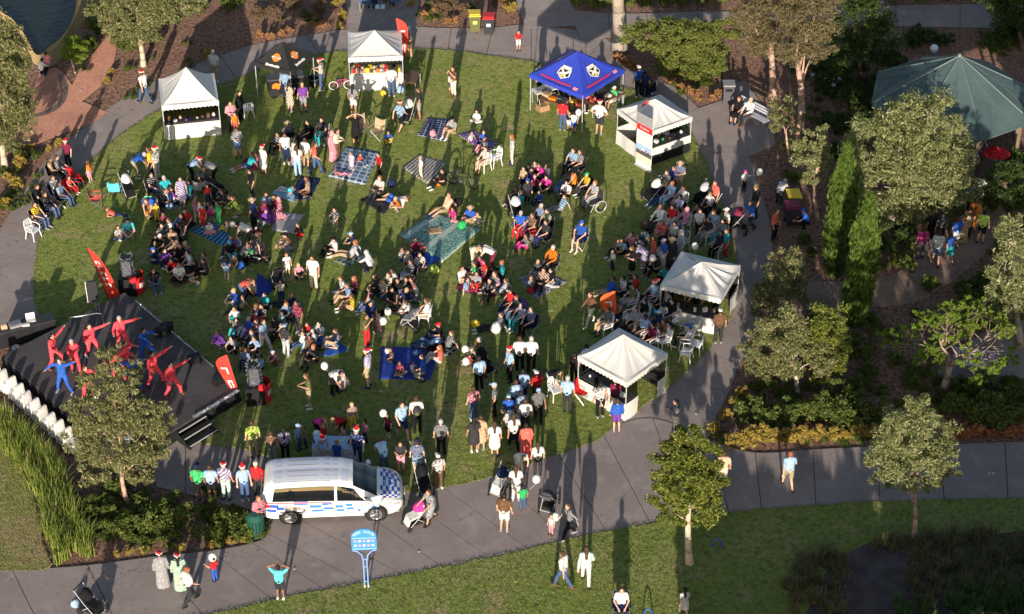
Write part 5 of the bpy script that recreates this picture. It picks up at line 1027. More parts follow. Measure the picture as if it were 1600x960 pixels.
for lab, k, px, h in (('white plastic chair right of the peaked tent', 'white', (388, 182), 200), ('empty white plastic chair at the path on the left', 'white', (53, 372), 60), ('turquoise camp chair seen from behind on the left lawn', 'turquoise', (181, 306), 180), ('pink camp chair left of the turquoise one', 'coral', (151, 322), 100),
                      ('tan camp chair in front of the top tent', 'tan', (590, 215), 330), ('second tan camp chair behind the dark dress', 'tan', (565, 208), 20), ('grey green camp chair seen from behind', 'grey', (314, 304), 190), ('white folding lounge seat by the path of shadows', 'white', (774, 258), 300),
                      ('empty white chair right of the lower white tent, nearer one', 'white', (1072, 563), 250), ('empty white chair right of the lower white tent, farther one', 'white', (1087, 550), 250), ('white chair beside the creased tent skirt', 'white', (1080, 528), 240),
                      ('white chair behind the orange flag', 'white', (945, 522), 300), ('white chair second in the rows behind the flag', 'white', (985, 510), 300), ('white chair in the row nearest the lower tent roof', 'white', (1036, 545), 300), ('white chair in the row close to the creased tent', 'white', (1050, 512), 300), ('empty white chair behind the top tent', 'white', (632, 58), 160), ('white chair left of the lower tent near the watchers', 'white', (868, 622), 30), ('red camp chair left of the lower white tent', 'red', (909, 624), 60)):
    chair(k, lab, P(*px, LZ), R(h))
# covered chairs in a row behind the stage
CS = cloth('white')
def covered_chair(i, px, rz):
    t = thing('covered_chair', 'chair draped in white cloth behind the stage, %s' % ordl(i, 10), 'chair', P(*px, .06), rz, 'draped chairs behind the stage')
    def drape(c, w, d_, z0, z1, nm):          # a loose cloth box with folds towards the hem
        m = MB(); n = 28; pts = []
        for k in range(n):
            a = 2 * math.pi * k / n; q = max(abs(math.cos(a)), abs(math.sin(a))) ** .75; pts.append((math.cos(a) / q, math.sin(a) / q, 1 + .1 * math.sin(k * 2.3)))
        for k in range(n):
            x0, y0, f0 = pts[k]; x1, y1, f1 = pts[(k + 1) % n]; g = lambda x, y, s, z: (c[0] + x * w / 2 * s, c[1] + y * d_ / 2 * s, z)
            m.face([g(x0, y0, f0 * 1.06, z0), g(x1, y1, f1 * 1.06, z0), g(x1, y1, .97, z1 - .04), g(x0, y0, .97, z1 - .04)]); m.face([g(x0, y0, .97, z1 - .04), g(x1, y1, .97, z1 - .04), g(x1, y1, .8, z1), g(x0, y0, .8, z1)]); m.face([g(x0, y0, .8, z1), g(x1, y1, .8, z1), (c[0], c[1], z1 + .004)])
        m.build(nm, CS, t, True)
    drape((0, -.04), .44, .42, .03, .46, 'seat_cover'); drape((0, .21), .44, .1, .03, .92, 'back_cover'); MB().ell((0, .29, .62), (.11, .05, .08), 8, 6).build('bow', CS, t)
for i in range(10): covered_chair(i, (2 + i * 12.5, 600 + i * 11.4), R(52 + random.uniform(-10, 10)))
# ---- prams
def pram_proto():
    pr = {}
    mb = MB()
    for s in (-1, 1): mb.tube([(s * .24, -.38, .12), (s * .24, .1, .55), (s * .24, .5, 1.02)], .014, 6); mb.tube([(s * .24, .32, .12), (s * .24, -.05, .45)], .014, 6)
    mb.cyl((-.24, -.38, .12), (.24, -.38, .12), .012); mb.cyl((-.24, .32, .12), (.24, .32, .12), .012); pr['frame'] = mb.mesh('frame', ALU)
    pr['handle'] = MB().cyl((-.25, .5, 1.02), (.25, .5, 1.02), .022, .022, 8).mesh('handle', BLACKP)
    mb = MB()
    mb.box((0, -.1, .48), (.38, .4, .07), M=Matrix.Rotation(R(8), 3, 'X')); mb.box((0, .17, .7), (.38, .07, .5), M=Matrix.Rotation(R(-24), 3, 'X')); mb.box((0, -.34, .32), (.34, .05, .3), M=Matrix.Rotation(R(-20), 3, 'X')); pr['seat'] = mb.mesh('seat', None)
    mb = MB(); n = 8; m = 8
    def hp(i, j): a = R(-10 + 105 * i / n); b = math.pi * j / m; return (.23 * math.cos(b) * 1.02, .24 - .34 * math.sin(b) * math.sin(a) * .95 + .0, .72 + .3 * math.sin(b) * math.cos(a))
    for i in range(n):
        for j in range(m): mb.face([hp(i, j), hp(i + 1, j), hp(i + 1, j + 1), hp(i, j + 1)])
    pr['hood'] = mb.mesh('hood', None, True)
    pr['basket'] = MB().box((0, .02, .22), (.4, .5, .14)).mesh('basket', BLACKP)
    pr['wheel'] = [MB().cyl((x - .02, y, r), (x + .02, y, r), r, r, 14).cyl((x - .024, y, r), (x + .024, y, r), r * .35, r * .35, 8).mesh('wheel', RUBBER) for x, y, r in ((-.26, -.38, .1), (.26, -.38, .1), (-.28, .32, .14), (.28, .32, .14))]
    return pr
PRP = pram_proto()
def pram(label, px, h, seat='black', hood='black', z=LZ, group='prams'):
    t = thing('pram', label, 'pram', P(*px, z), R(h), group)
    for k in ('frame', 'handle', 'basket'): inst(k, PRP[k], t)
    inst('seat', PRP['seat'], t, cloth(seat)); inst('hood', PRP['hood'], t, cloth(hood))
    for m in PRP['wheel']: inst('wheel', m, t)
    return t
for lab, px, h, s, hd, z in (('red pram beside the girl in pink on the left path', (117, 290), 110, 'red', 'red', .03), ('white and black pram right of the turquoise chair', (202, 306), 30, 'black', 'white', LZ), ('black pram behind the children on the left', (338, 306), 140, 'black', 'black', LZ),
    ('black and white pram in front of the top tent', (637, 188), 340, 'black', 'white', LZ), ('black and white pram left of the camp chairs', (808, 342), 20, 'black', 'white', LZ), ('dark pram behind the orange towel', (880, 302), 300, 'navy', 'black', LZ),
    ('pram with a pale hood at the edge of the shaded crowd', (1020, 312), 300, 'black', 'white', LZ), ('black and white pram beside the coral top', (1096, 318), 310, 'black', 'light_grey', LZ), ('dark pram in the shade at the path edge', (1108, 335), 310, 'black', 'black', LZ), ('mauve pram pushed along the right path', (1148, 356), 290, 'black', 'maroon', .03),
    ('pram with a pink lining pushed past the van', (650, 820), 300, 'white', 'magenta', .046), ('dark pram on the grass edge right of the van', (662, 765), 20, 'black', 'black', LZ), ('navy pram with striped seat near the lower path', (782, 768), 330, 'white', 'navy', .046), ('black pram parked in the woman\'s shadow', (858, 795), 160, 'dark_grey', 'charcoal', .046),
    ('black and blue pram in the lower left corner', (145, 958), 60, 'black', 'black', .046), ('black and green pram by the navy rug', (434, 444), 200, 'black', 'olive', LZ), ('grey pram in the group below the green mat', (632, 452), 200, 'dark_grey', 'denim', LZ), ('pram frame left of the white chair man', (642, 512), 250, 'grey', 'dark_grey', LZ), ('black open pram behind the brown top', (757, 580), 40, 'black', 'black', LZ)):
    pram(lab, px, h, s, hd, z)
# ---- bikes and wheelchair
def bike(label, px, rz, frame, tyre, s=1.0, lie=0.0):
    t = thing('bicycle', label, 'bicycle', P(*px, LZ), rz, 'bicycles'); t.scale = (s, s, s); t.rotation_euler = (lie, 0, rz); X = Matrix.Rotation(R(90), 3, 'X')
    for x in (-.5, .5):
        w = MB().ring((x, 0, .33), .3, .028, 22, 6, X).build('wheel', plain(tyre), t); mb = MB()
        for k in range(8): a = k * math.pi / 4; mb.cyl((x, 0, .33), (x + .29 * math.cos(a), 0, .33 + .29 * math.sin(a)), .004, .004, 4)
        mb.build('spokes', STEEL, w)
    MB().tube([(-.5, 0, .33), (-.05, 0, .3), (.38, 0, .75), (-.18, 0, .72), (-.05, 0, .3)], .02, 6).tube([(-.5, 0, .33), (-.18, 0, .72)], .015, 6).tube([(.5, 0, .33), (.38, 0, .8), (.35, 0, .92)], .018, 6).build('frame', plain(frame), t)
    MB().tube([(.28, -.26, .95), (.36, -.1, .94), (.36, .1, .94), (.28, .26, .95)], .014, 6).build('handlebar', plain('charcoal'), t); MB().ell((-.2, 0, .8), (.13, .07, .04), 10, 6).build('saddle', plain('charcoal'), t); MB().cyl((-.05, -.06, .3), (-.05, .06, .3), .08, .08, 12).build('chainwheel', plain('dark_grey'), t)
bike('pink child bicycle with white tyres by the top tent', (533, 140), R(8), 'magenta', 'white', .72); bike('purple child bicycle lying before the top tent skirt', (580, 142), R(5), 'purple', 'cream', .6, R(-25)); bike('black bicycle standing behind the woman in black', (722, 292), R(-25), 'black', 'black', 1.0)
t = thing('wheelchair', 'wheelchair with a pale rimmed wheel on the lawn', 'wheelchair', P(930, 328, LZ), R(300), None); X = Matrix.Rotation(R(90), 3, 'Y')
for s in (-1, 1): w = MB().ring((s * .3, .1, .3), .28, .022, 22, 6, X).build('wheel', plain('light_grey'), t); MB().ring((s * .34, .1, .3), .25, .008, 20, 4, X).build('push_rim', STEEL, w); MB().cyl((s * .22, -.38, .09), (s * .25, -.38, .09), .09, .09, 12).build('caster', RUBBER, t)
MB().box((0, 0, .48), (.46, .44, .05)).build('seat', plain('charcoal'), t); MB().box((0, .23, .75), (.46, .04, .5)).build('backrest', plain('charcoal'), t); MB().tube([(-.25, -.4, .1), (-.25, -.2, .48), (-.25, .24, .5), (-.25, .28, 1.0)], .015).tube([(.25, -.4, .1), (.25, -.2, .48), (.25, .24, .5), (.25, .28, 1.0)], .015).build('frame', STEEL, t)
# ---- coffee cart under the black gazebo, tables, boxes
cc = P(447, 146, LZ); t = thing('coffee_cart', 'black coffee cart with round orange badge under the gazebo', 'cart', cc, R(15)); MB().box((0, 0, .55), (1.7, .6, .8)).build('body', BLACKP, t); MB().box((0, 0, .98), (1.8, .7, .05)).build('top', plain('dark_grey'), t); MB().cyl((-.5, -.305, .6), (-.5, -.315, .6), .2, .2, 18).build('badge', PO, t)
for x in (-.6, .6): MB().cyl((x, -.36, .26), (x, -.32, .26), .26, .26, 18).build('wheel', RUBBER, t)
cm = MB().box((0, 0, .2), (.7, .42, .34)).box((0, -.16, .39), (.72, .5, .05)); o = cm.cyl((-.2, -.23, .1), (-.2, -.23, .2), .03).cyl((.2, -.23, .1), (.2, -.23, .2), .03).build('coffee_machine', STEEL); o.location = on(t, .1, .05, 1.005); o.rotation_euler = (0, 0, R(15)); tag(o, 'chrome coffee machine on the black cart', 'coffee machine')
def table(label, px, rz, w, d, h, col, skirt=None, name='trestle_table', z=LZ):
    t = thing(name, label, 'table', P(*px, z), rz, 'tables'); MB().box((0, 0, h), (w, d, .045)).build('top', plain(col), t)
    for x in (-1, 1):
        for y in (-1, 1): MB().cyl((x * w * .45, y * d * .42, 0), (x * w * .47, y * d * .44, h - .02), .018, .018, 6).build('leg', ALU, t)
    if skirt:
        mb = MB(); n = 40
        for i in range(n): x0, x1 = -w / 2 + w * i / n, -w / 2 + w * (i + 1) / n; mb.face([(x0, -d / 2 - .01 - .015 * math.sin(i), .02), (x1, -d / 2 - .01 - .015 * math.sin(i + 1), .02), (x1, -d / 2 - .012, h + .024), (x0, -d / 2 - .012, h + .024)])
        mb.build('cloth', cloth(skirt), t)
    return t
def on_table(t, items, where):
    for i, (nm, x, y, d, col) in enumerate(items):
        mb = MB().box((0, 0, d[2] / 2), d); mb.box((0, 0, d[2]), (d[0] * .9, d[1] * .9, .02)); o = mb.build(nm, cloth(col)); h = t.children[0].bound_box[1][2]; o.location = on(t, x, y, h + .003); o.rotation_euler = (0, 0, t.rotation_euler.z + random.uniform(-.4, .4)); tag(o, '%s %s on the %s, %s' % (col.replace('_', ' '), nm.replace('_', ' '), where, ordl(i, 15)), nm.replace('_', ' '), 'things on the ' + where)
tA = table('white table beneath the left corner of the blue gazebo', (851, 160), R(30), 1.2, .6, .74, 'white'); on_table(tA, [('tray', -.2, 0, (.5, .4, .06), 'grey')], 'white gazebo table')
tB = table('brown produce table under the front of the blue gazebo', (878, 178), R(-25), 2.2, .75, .72, 'brown'); on_table(tB, [('crate', -.85, .1, (.4, .3, .18), 'tan'), ('crate', -.45, -.1, (.35, .25, .14), 'orange'), ('book', -.1, .1, (.3, .2, .06), 'light_blue'), ('box', .2, -.05, (.34, .26, .16), 'peach'), ('box', .6, .1, (.3, .24, .1), 'yellow'), ('bag', .9, -.05, (.24, .2, .2), 'coral')], 'produce table')
tC = table('brown table at the right corner of the blue gazebo', (944, 172), R(35), 2.0, .7, .72, 'brown'); on_table(tC, [('bag', -.7, 0, (.26, .2, .22), 'coral'), ('box', -.3, .1, (.3, .26, .12), 'navy'), ('box', .15, -.1, (.24, .2, .14), 'white'), ('bowl', .6, 0, (.24, .24, .08), 'red')], 'right gazebo table')
tD = table('white covered table where police hand out flyers behind the van', (530, 716), R(-2), 1.9, .75, .74, 'light_blue', 'light_grey'); on_table(tD, [('leaflet', -.5, 0, (.2, .15, .02), 'white'), ('leaflet', .1, .1, (.2, .15, .02), 'cream'), ('box', .5, 0, (.22, .2, .1), 'navy')], 'police table')
table('dark table beside the right corner of the top tent', (645, 140), R(80), 1.2, .6, .7, 'brown')
def box_thing(nm, label, px, d, col, rz=0, z=LZ, cat=None):
    t = thing(nm, label, cat or nm.replace('_', ' '), P(*px, z), R(rz), None); MB().box((0, 0, d[2] / 2), d).build('carton', WOODM if col == 'card' else cloth(col), t)
    for s in (-1, 1): MB().box((s * d[0] * .42, 0, d[2] + .04), (d[0] * .3, d[1] * .96, .012), M=Matrix.Rotation(R(s * -35), 3, 'Y')).build('flap', WOODM if col == 'card' else cloth(col), t)
for lab, px, d, rz in (('open brown carton left of the produce table', (848, 172), (.55, .4, .3), 30), ('carton beside the top tent, upper one', (636, 72), (.5, .4, .4), 15), ('carton beside the top tent, middle one', (636, 86), (.5, .4, .45), 5), ('carton lying behind the top tent flag', (640, 128), (.5, .4, .35), 20), ('tan carton at the children bikes', (600, 132), (.6, .3, .25), 8), ('pale box lying on the green mat', (679, 362), (.55, .38, .06), 10)):
    box_thing('cardboard_box', lab, px, d, 'card', rz)
def bag(label, px, col, s=1.0, z=LZ, name='bag'):
    t = thing(name, label, name.replace('_', ' '), P(*px, z), random.uniform(0, 6), 'bags on the grass'); mb = MB().ell((0, 0, .17 * s), (.19 * s, .14 * s, .18 * s), 12, 8); mb.build('sack', cloth(col), t, True); MB().ell((0, -.12 * s, .12 * s), (.12 * s, .06 * s, .09 * s), 9, 6).build('pocket', cloth(col), t, True)
    MB().tube([(-.09 * s, 0, .3 * s), (-.07 * s, 0, .42 * s), (.07 * s, 0, .42 * s), (.09 * s, 0, .3 * s)], .014, 5).build('strap', cloth('charcoal'), t)
for lab, px, c, s in (('pink bag on the dark blue check rug', (676, 213), 'pink', 1.0), ('yellow and blue bag by the children bikes', (599, 150), 'yellow', .9), ('green bag on the edge of the green mat', (722, 358), 'green', 1.2), ('lime bag below the bright blue rug', (679, 427), 'lime', 1.2), ('navy backpack behind the white chair at the camp', (612, 293), 'navy', 1.2), ('orange bag at the feet of the woman in black', (686, 290), 'orange', 1.1), ('blue backpack beside the child in a vest', (378, 420), 'blue', 1.0), ('yellow sack near the beanbag', (743, 512), 'yellow', 1.1),
                      ('brown basket at the edge of the shaded crowd', (1008, 358), 'brown', 1.3), ('white printed carrier bag before the basket', (1008, 376), 'white', 1.2), ('white beanbag under the reclining man', (776, 520), 'white', 1.5), ('blue bag on the royal blue rug', (650, 555), 'light_blue', .7), ('white lunch bag on the royal blue rug', (605, 552), 'white', .7), ('magenta bag carried low by the white shirts', (840, 590), 'magenta', .9), ('dark bag beside the stage flag people', (395, 560), 'black', .8), ('red bag on the rumpled rug', (828, 458), 'red', .8), ('black bag on the maroon rug', (757, 452), 'black', .9), ('white cooler bag on the teal rug', (364, 356), 'white', .9), ('orange towel heap behind the yellow top', (893, 288), 'orange', 1.7), ('blue white box on the grass by the camp', (266, 328), 'light_blue', 1.0), ('purple bag by the navy rug', (425, 348), 'purple', 1.2), ('pale blue cooler on the grass by bikes', (626, 145), 'light_blue', 1.1), ('blue carrier in the lower left corner', (118, 948), 'light_blue', .9), ('dark backpack below the straw hat woman', (716, 322), 'black', 1.2), ('red bag behind the straw hat woman', (707, 335), 'red', 1.0)):
    bag(lab, px, c, s)
def balloon(label, px, z, base=None):
    c = P(*px, z); t = thing('balloon', label, 'balloon', c, 0, 'white balloons'); MB().ell((0, 0, 0), (.15, .15, .18), 14, 10).build('envelope', plain('white', .35), t, True); MB().cyl((0, 0, -.2), (0, 0, -.175), .02, .008, 6).build('knot', plain('white', .35), t)
    e = (P(*base, 0.9) - c) if base else Vector((.05, 0, -.5)); MB().cyl((0, 0, -.19), e, .006, .006, 4).build('stick', plain('white'), t)
for lab, px, z, b in (('white balloon over the right path held by a child', (1187, 269), 1.3, (1168, 275)), ('white balloon above the creased tent', (1086, 385), 1.9, None), ('white balloon in front of the blue gazebo', (904, 176), 1.3, (898, 183)), ('white balloon near the navy woman and child', (599, 502), 1.1, (592, 508)), ('white balloon left of the bending white shirt', (507, 572), 1.2, (513, 580)), ('white balloon held by the child in maroon', (599, 646), 1.1, (605, 656)), ('white balloon at the brown top pram', (728, 565), .9, (735, 568)), ('white balloon held by the child in green', (838, 749), 1.2, (828, 765)), ('white balloon held by the toddler by the black pram', (868, 808), .8, (862, 812)), ('white balloon on a stick held by the child in red', (332, 871), 1.1, (330, 880)), ('white balloon lying by the dark haired girl', (521, 343), .3, None), ('white balloon by the children at the police table', (495, 679), 1.0, None), ('white balloon beside the white top on the grass', (606, 487), .5, None), ('white balloon near the seated couple below the tent', (1020, 404), 1.0, None), ('dark balloon at the brown top pram', (727, 546), 1.0, None)):
    balloon(lab, px, z, b)
t = thing('red_umbrella', 'dark red umbrella in the shade behind the olive tree', 'umbrella', P(1550, 285), 0); mb = MB()
for i in range(8): a0, a1 = R(45 * i), R(45 * i + 45); mb.face([(.62 * math.cos(a0), .62 * math.sin(a0), 1.55), (.62 * math.cos(a1), .62 * math.sin(a1), 1.55), (0, 0, 1.85)])
mb.build('canopy', cloth('red'), t); MB().cyl((0, 0, 0), (0, 0, 1.9), .015).build('shaft', STEEL, t)
# litter on the grass
for i, (x, y) in enumerate(sorted([(126, 142), (1042, 232), (945, 339), (595, 612), (758, 345), (668, 258), (378, 142), (862, 486), (1010, 778), (1088, 648), (1546, 740), (1552, 740), (655, 863), (460, 890), (520, 605), (250, 447)])):
    o = MB().add([(-.045, -.03, .006), (.04, -.035, .012), (.05, .03, .004), (-.03, .035, .016)], [(0, 1, 2, 3)]).box((0, 0, .008), (.03, .02, .01)).build('litter_scrap', plain('white')); o.location = P(x, y, .068); tag(o, 'scrap of white litter on the ground, %s' % (ordl(i, 16) if i < 15 else 'rightmost of all'), 'litter', 'scraps of litter')
# ================================================================ PEOPLE
S2 = lambda x, y, z: ((x, y, z), (-x, y, z))
LEGS = dict(knee=S2(.1, -.02, .49), ank=S2(.11, .03, .09))
WLK = dict(knee=((.1, -.2, .5), (-.1, .02, .47)), ank=((.1, -.3, .1), (-.1, .32, .15)))
POSES = {
 'stand': dict(pel=(0, 0, .93), neck=(0, .02, 1.43), head=(0, -.02, 1.6), elb=S2(.25, .04, 1.13), wri=S2(.26, -.06, .88), **LEGS),
 'phone': dict(pel=(0, 0, .93), neck=(0, .02, 1.43), head=(0, -.05, 1.59), elb=S2(.25, .0, 1.13), wri=S2(.09, -.28, 1.16), **LEGS),
 'photo': dict(pel=(0, 0, .93), neck=(0, .02, 1.43), head=(0, -.02, 1.6), elb=S2(.3, -.16, 1.26), wri=S2(.08, -.28, 1.52), **LEGS),
 'hips': dict(pel=(0, 0, .93), neck=(0, .02, 1.43), head=(0, -.02, 1.6), elb=S2(.4, .08, 1.14), wri=S2(.18, -.04, .98), **LEGS),
 'heads': dict(pel=(0, 0, .93), neck=(0, .02, 1.43), head=(0, -.02, 1.6), elb=S2(.4, -.06, 1.56), wri=S2(.13, -.05, 1.68), **LEGS),
 'walk': dict(pel=(0, 0, .92), neck=(0, -.03, 1.42), head=(0, -.07, 1.59), elb=((.25, .16, 1.15), (-.25, -.05, 1.13)), wri=((.27, .2, .9), (-.24, -.25, .96)), **WLK),
 'push': dict(pel=(0, 0, .92), neck=(0, -.05, 1.41), head=(0, -.1, 1.58), elb=S2(.24, -.16, 1.14), wri=S2(.22, -.42, 1.05), **WLK),
 'hold': dict(pel=(0, 0, .93), neck=(0, .02, 1.43), head=(0, -.02, 1.6), elb=((.33, -.06, 1.2), (-.25, .04, 1.13)), wri=((.42, -.2, 1.38), (-.26, -.06, .88)), **LEGS),
 'sit': dict(pel=(0, 0, .12), neck=(0, .05, .62), head=(0, .0, .79), elb=S2(.26, -.1, .4), wri=S2(.1, -.38, .4), knee=S2(.14, -.38, .42), ank=S2(.12, -.62, .08)),
 'cross': dict(pel=(0, 0, .12), neck=(0, -.02, .62), head=(0, -.06, .79), elb=S2(.25, -.08, .36), wri=S2(.1, -.3, .26), knee=S2(.37, -.24, .17), ank=((-.06, -.36, .08), (.06, -.28, .09))),
 'lean': dict(pel=(0, 0, .12), neck=(0, .24, .57), head=(0, .22, .75), elb=S2(.26, .34, .33), wri=S2(.24, .42, .06), knee=S2(.11, -.42, .2), ank=S2(.12, -.83, .08)),
 'side': dict(pel=(0, 0, .12), neck=(-.08, .03, .61), head=(-.06, -.02, .78), elb=((.22, -.1, .38), (-.33, .05, .32)), wri=((.12, -.3, .24), (-.38, .06, .05)), knee=((.3, -.28, .12), (.06, -.4, .16)), ank=((.5, .08, .08), (.34, -.1, .08))),
 'chair': dict(pel=(0, .05, .52), neck=(0, .14, 1.02), head=(0, .09, 1.19), elb=S2(.27, -.02, .76), wri=S2(.14, -.27, .64), knee=S2(.12, -.4, .52), ank=S2(.12, -.46, .09)),
 'bend': dict(pel=(0, .14, .9), neck=(0, -.28, 1.16), head=(0, -.43, 1.21), elb=S2(.2, -.38, .92), wri=S2(.12, -.46, .68), knee=S2(.1, .02, .48), ank=S2(.13, .05, .09)),
 'squat': dict(pel=(0, .12, .33), neck=(0, -.06, .79), head=(0, -.12, .95), elb=S2(.26, -.3, .56), wri=S2(.1, -.48, .46), knee=S2(.2, -.3, .5), ank=S2(.14, -.02, .09)),
 'lie': dict(pel=(0, 0, .13), neck=(0, .48, .32), head=(0, .6, .44), elb=S2(.27, .46, .07), wri=S2(.22, .22, .07), knee=((.1, -.42, .18), (-.12, -.36, .34)), ank=((.12, -.84, .08), (-.12, -.7, .08))),
 'danceA': dict(pel=(0, 0, .88), neck=(0, -.02, 1.38), head=(0, -.06, 1.55), elb=((.46, -.14, 1.42), (-.3, -.1, 1.1)), wri=((.7, -.2, 1.5), (-.32, -.36, 1.08)), knee=((.22, -.22, .5), (-.14, .02, .45)), ank=((.3, -.12, .14), (-.22, .2, .09))),
 'danceB': dict(pel=(0, 0, .9), neck=(0, 0, 1.4), head=(0, -.04, 1.57), elb=((.42, .0, 1.5), (-.42, .0, 1.25)), wri=((.62, -.06, 1.66), (-.62, -.06, 1.05)), knee=((.2, -.05, .47), (-.2, -.05, .47)), ank=((.3, .03, .09), (-.3, .03, .09))),
 'danceC': dict(pel=(0, 0, .9), neck=(0, -.06, 1.39), head=(0, -.11, 1.56), elb=S2(.24, -.3, 1.36), wri=((.14, -.56, 1.44), (-.2, -.52, 1.2)), knee=((.12, -.34, .62), (-.1, .02, .46)), ank=((.12, -.3, .24), (-.12, .14, .09))),
}
PHRASE = dict(stand='standing', phone='standing', photo='with raised hands', hips='with hands on hips', heads='with hands on head', walk='walking', push='pushing', hold='standing', sit='sitting', cross='sitting cross-legged', lean='leaning back', side='sitting sideways', chair='seated', bend='bending', squat='crouching', lie='lying', danceA='dancing', danceB='dancing', danceC='dancing')
V3 = Vector
def prims(pose, kid):
    q = POSES[pose]; J = {k: (V3(v) if not isinstance(v[0], tuple) else [V3(a) for a in v]) for k, v in q.items()}
    t = (J['neck'] - J['pel']).normalized(); s = V3((1, 0, 0)); s = (s - t * s.dot(t)).normalized(); f = t.cross(s); f = f if f.y < 0 or abs(t.z) < .6 else -f
    J['t'], J['s'], J['f'] = t, s, f; J['hs'] = 1.28 if kid else 1.06
    J['head'] = J['head'] + (V3((0, 0, .035)) if kid else V3())
    J['sh'] = [J['neck'] - t * .05 + s * .175, J['neck'] - t * .05 - s * .175]; J['hip'] = [J['pel'] + s * .09, J['pel'] - s * .09]
    if J['sh'][0].x < 0: J['sh'].reverse(); J['hip'].reverse()
    J['hf'] = V3((0, -1, 0)); return J
def remesh(mb, vox, ratio=1.0, smooth=2):
    if LO > 1: return mb.mesh('tmp', [], True)
    me = mb.mesh('tmp', []); o = bpy.data.objects.new('tmp', me); WORK.collection.objects.link(o)
    m = o.modifiers.new('r', 'REMESH'); m.mode = 'VOXEL'; m.voxel_size = vox
    if smooth: m = o.modifiers.new('s', 'SMOOTH'); m.iterations = smooth; m.factor = .5
    if ratio < 1: m = o.modifiers.new('d', 'DECIMATE'); m.ratio = ratio
    WORK.view_layers[0].update(); dg = WORK.view_layers[0].depsgraph; r = bpy.data.meshes.new_from_object(o.evaluated_get(dg)); bpy.data.objects.remove(o); bpy.data.meshes.remove(me)
    r.polygons.foreach_set('use_smooth', [True] * len(r.polygons)); return r
def torso(mb, J, g, top=.1):
    t, s = J['t'], J['s']; L = (J['neck'] - J['pel']).length
    for k in (-1, 1): mb.cap(J['pel'] + s * k * .06 + t * .06, J['neck'] - t * top + s * k * .085, .1 + g, .095 + g)
    mb.ell(J['pel'].lerp(J['neck'], .35), (.14 + g, .11 + g, .16), 12, 8, Matrix((s, J['f'], t)).transposed())
FACE_DARK = M('eye_brow', (.05, .03, .025), .5); LIPS = M('lips', (.42, .12, .1), .5)
PC = {}
LO = 1.0
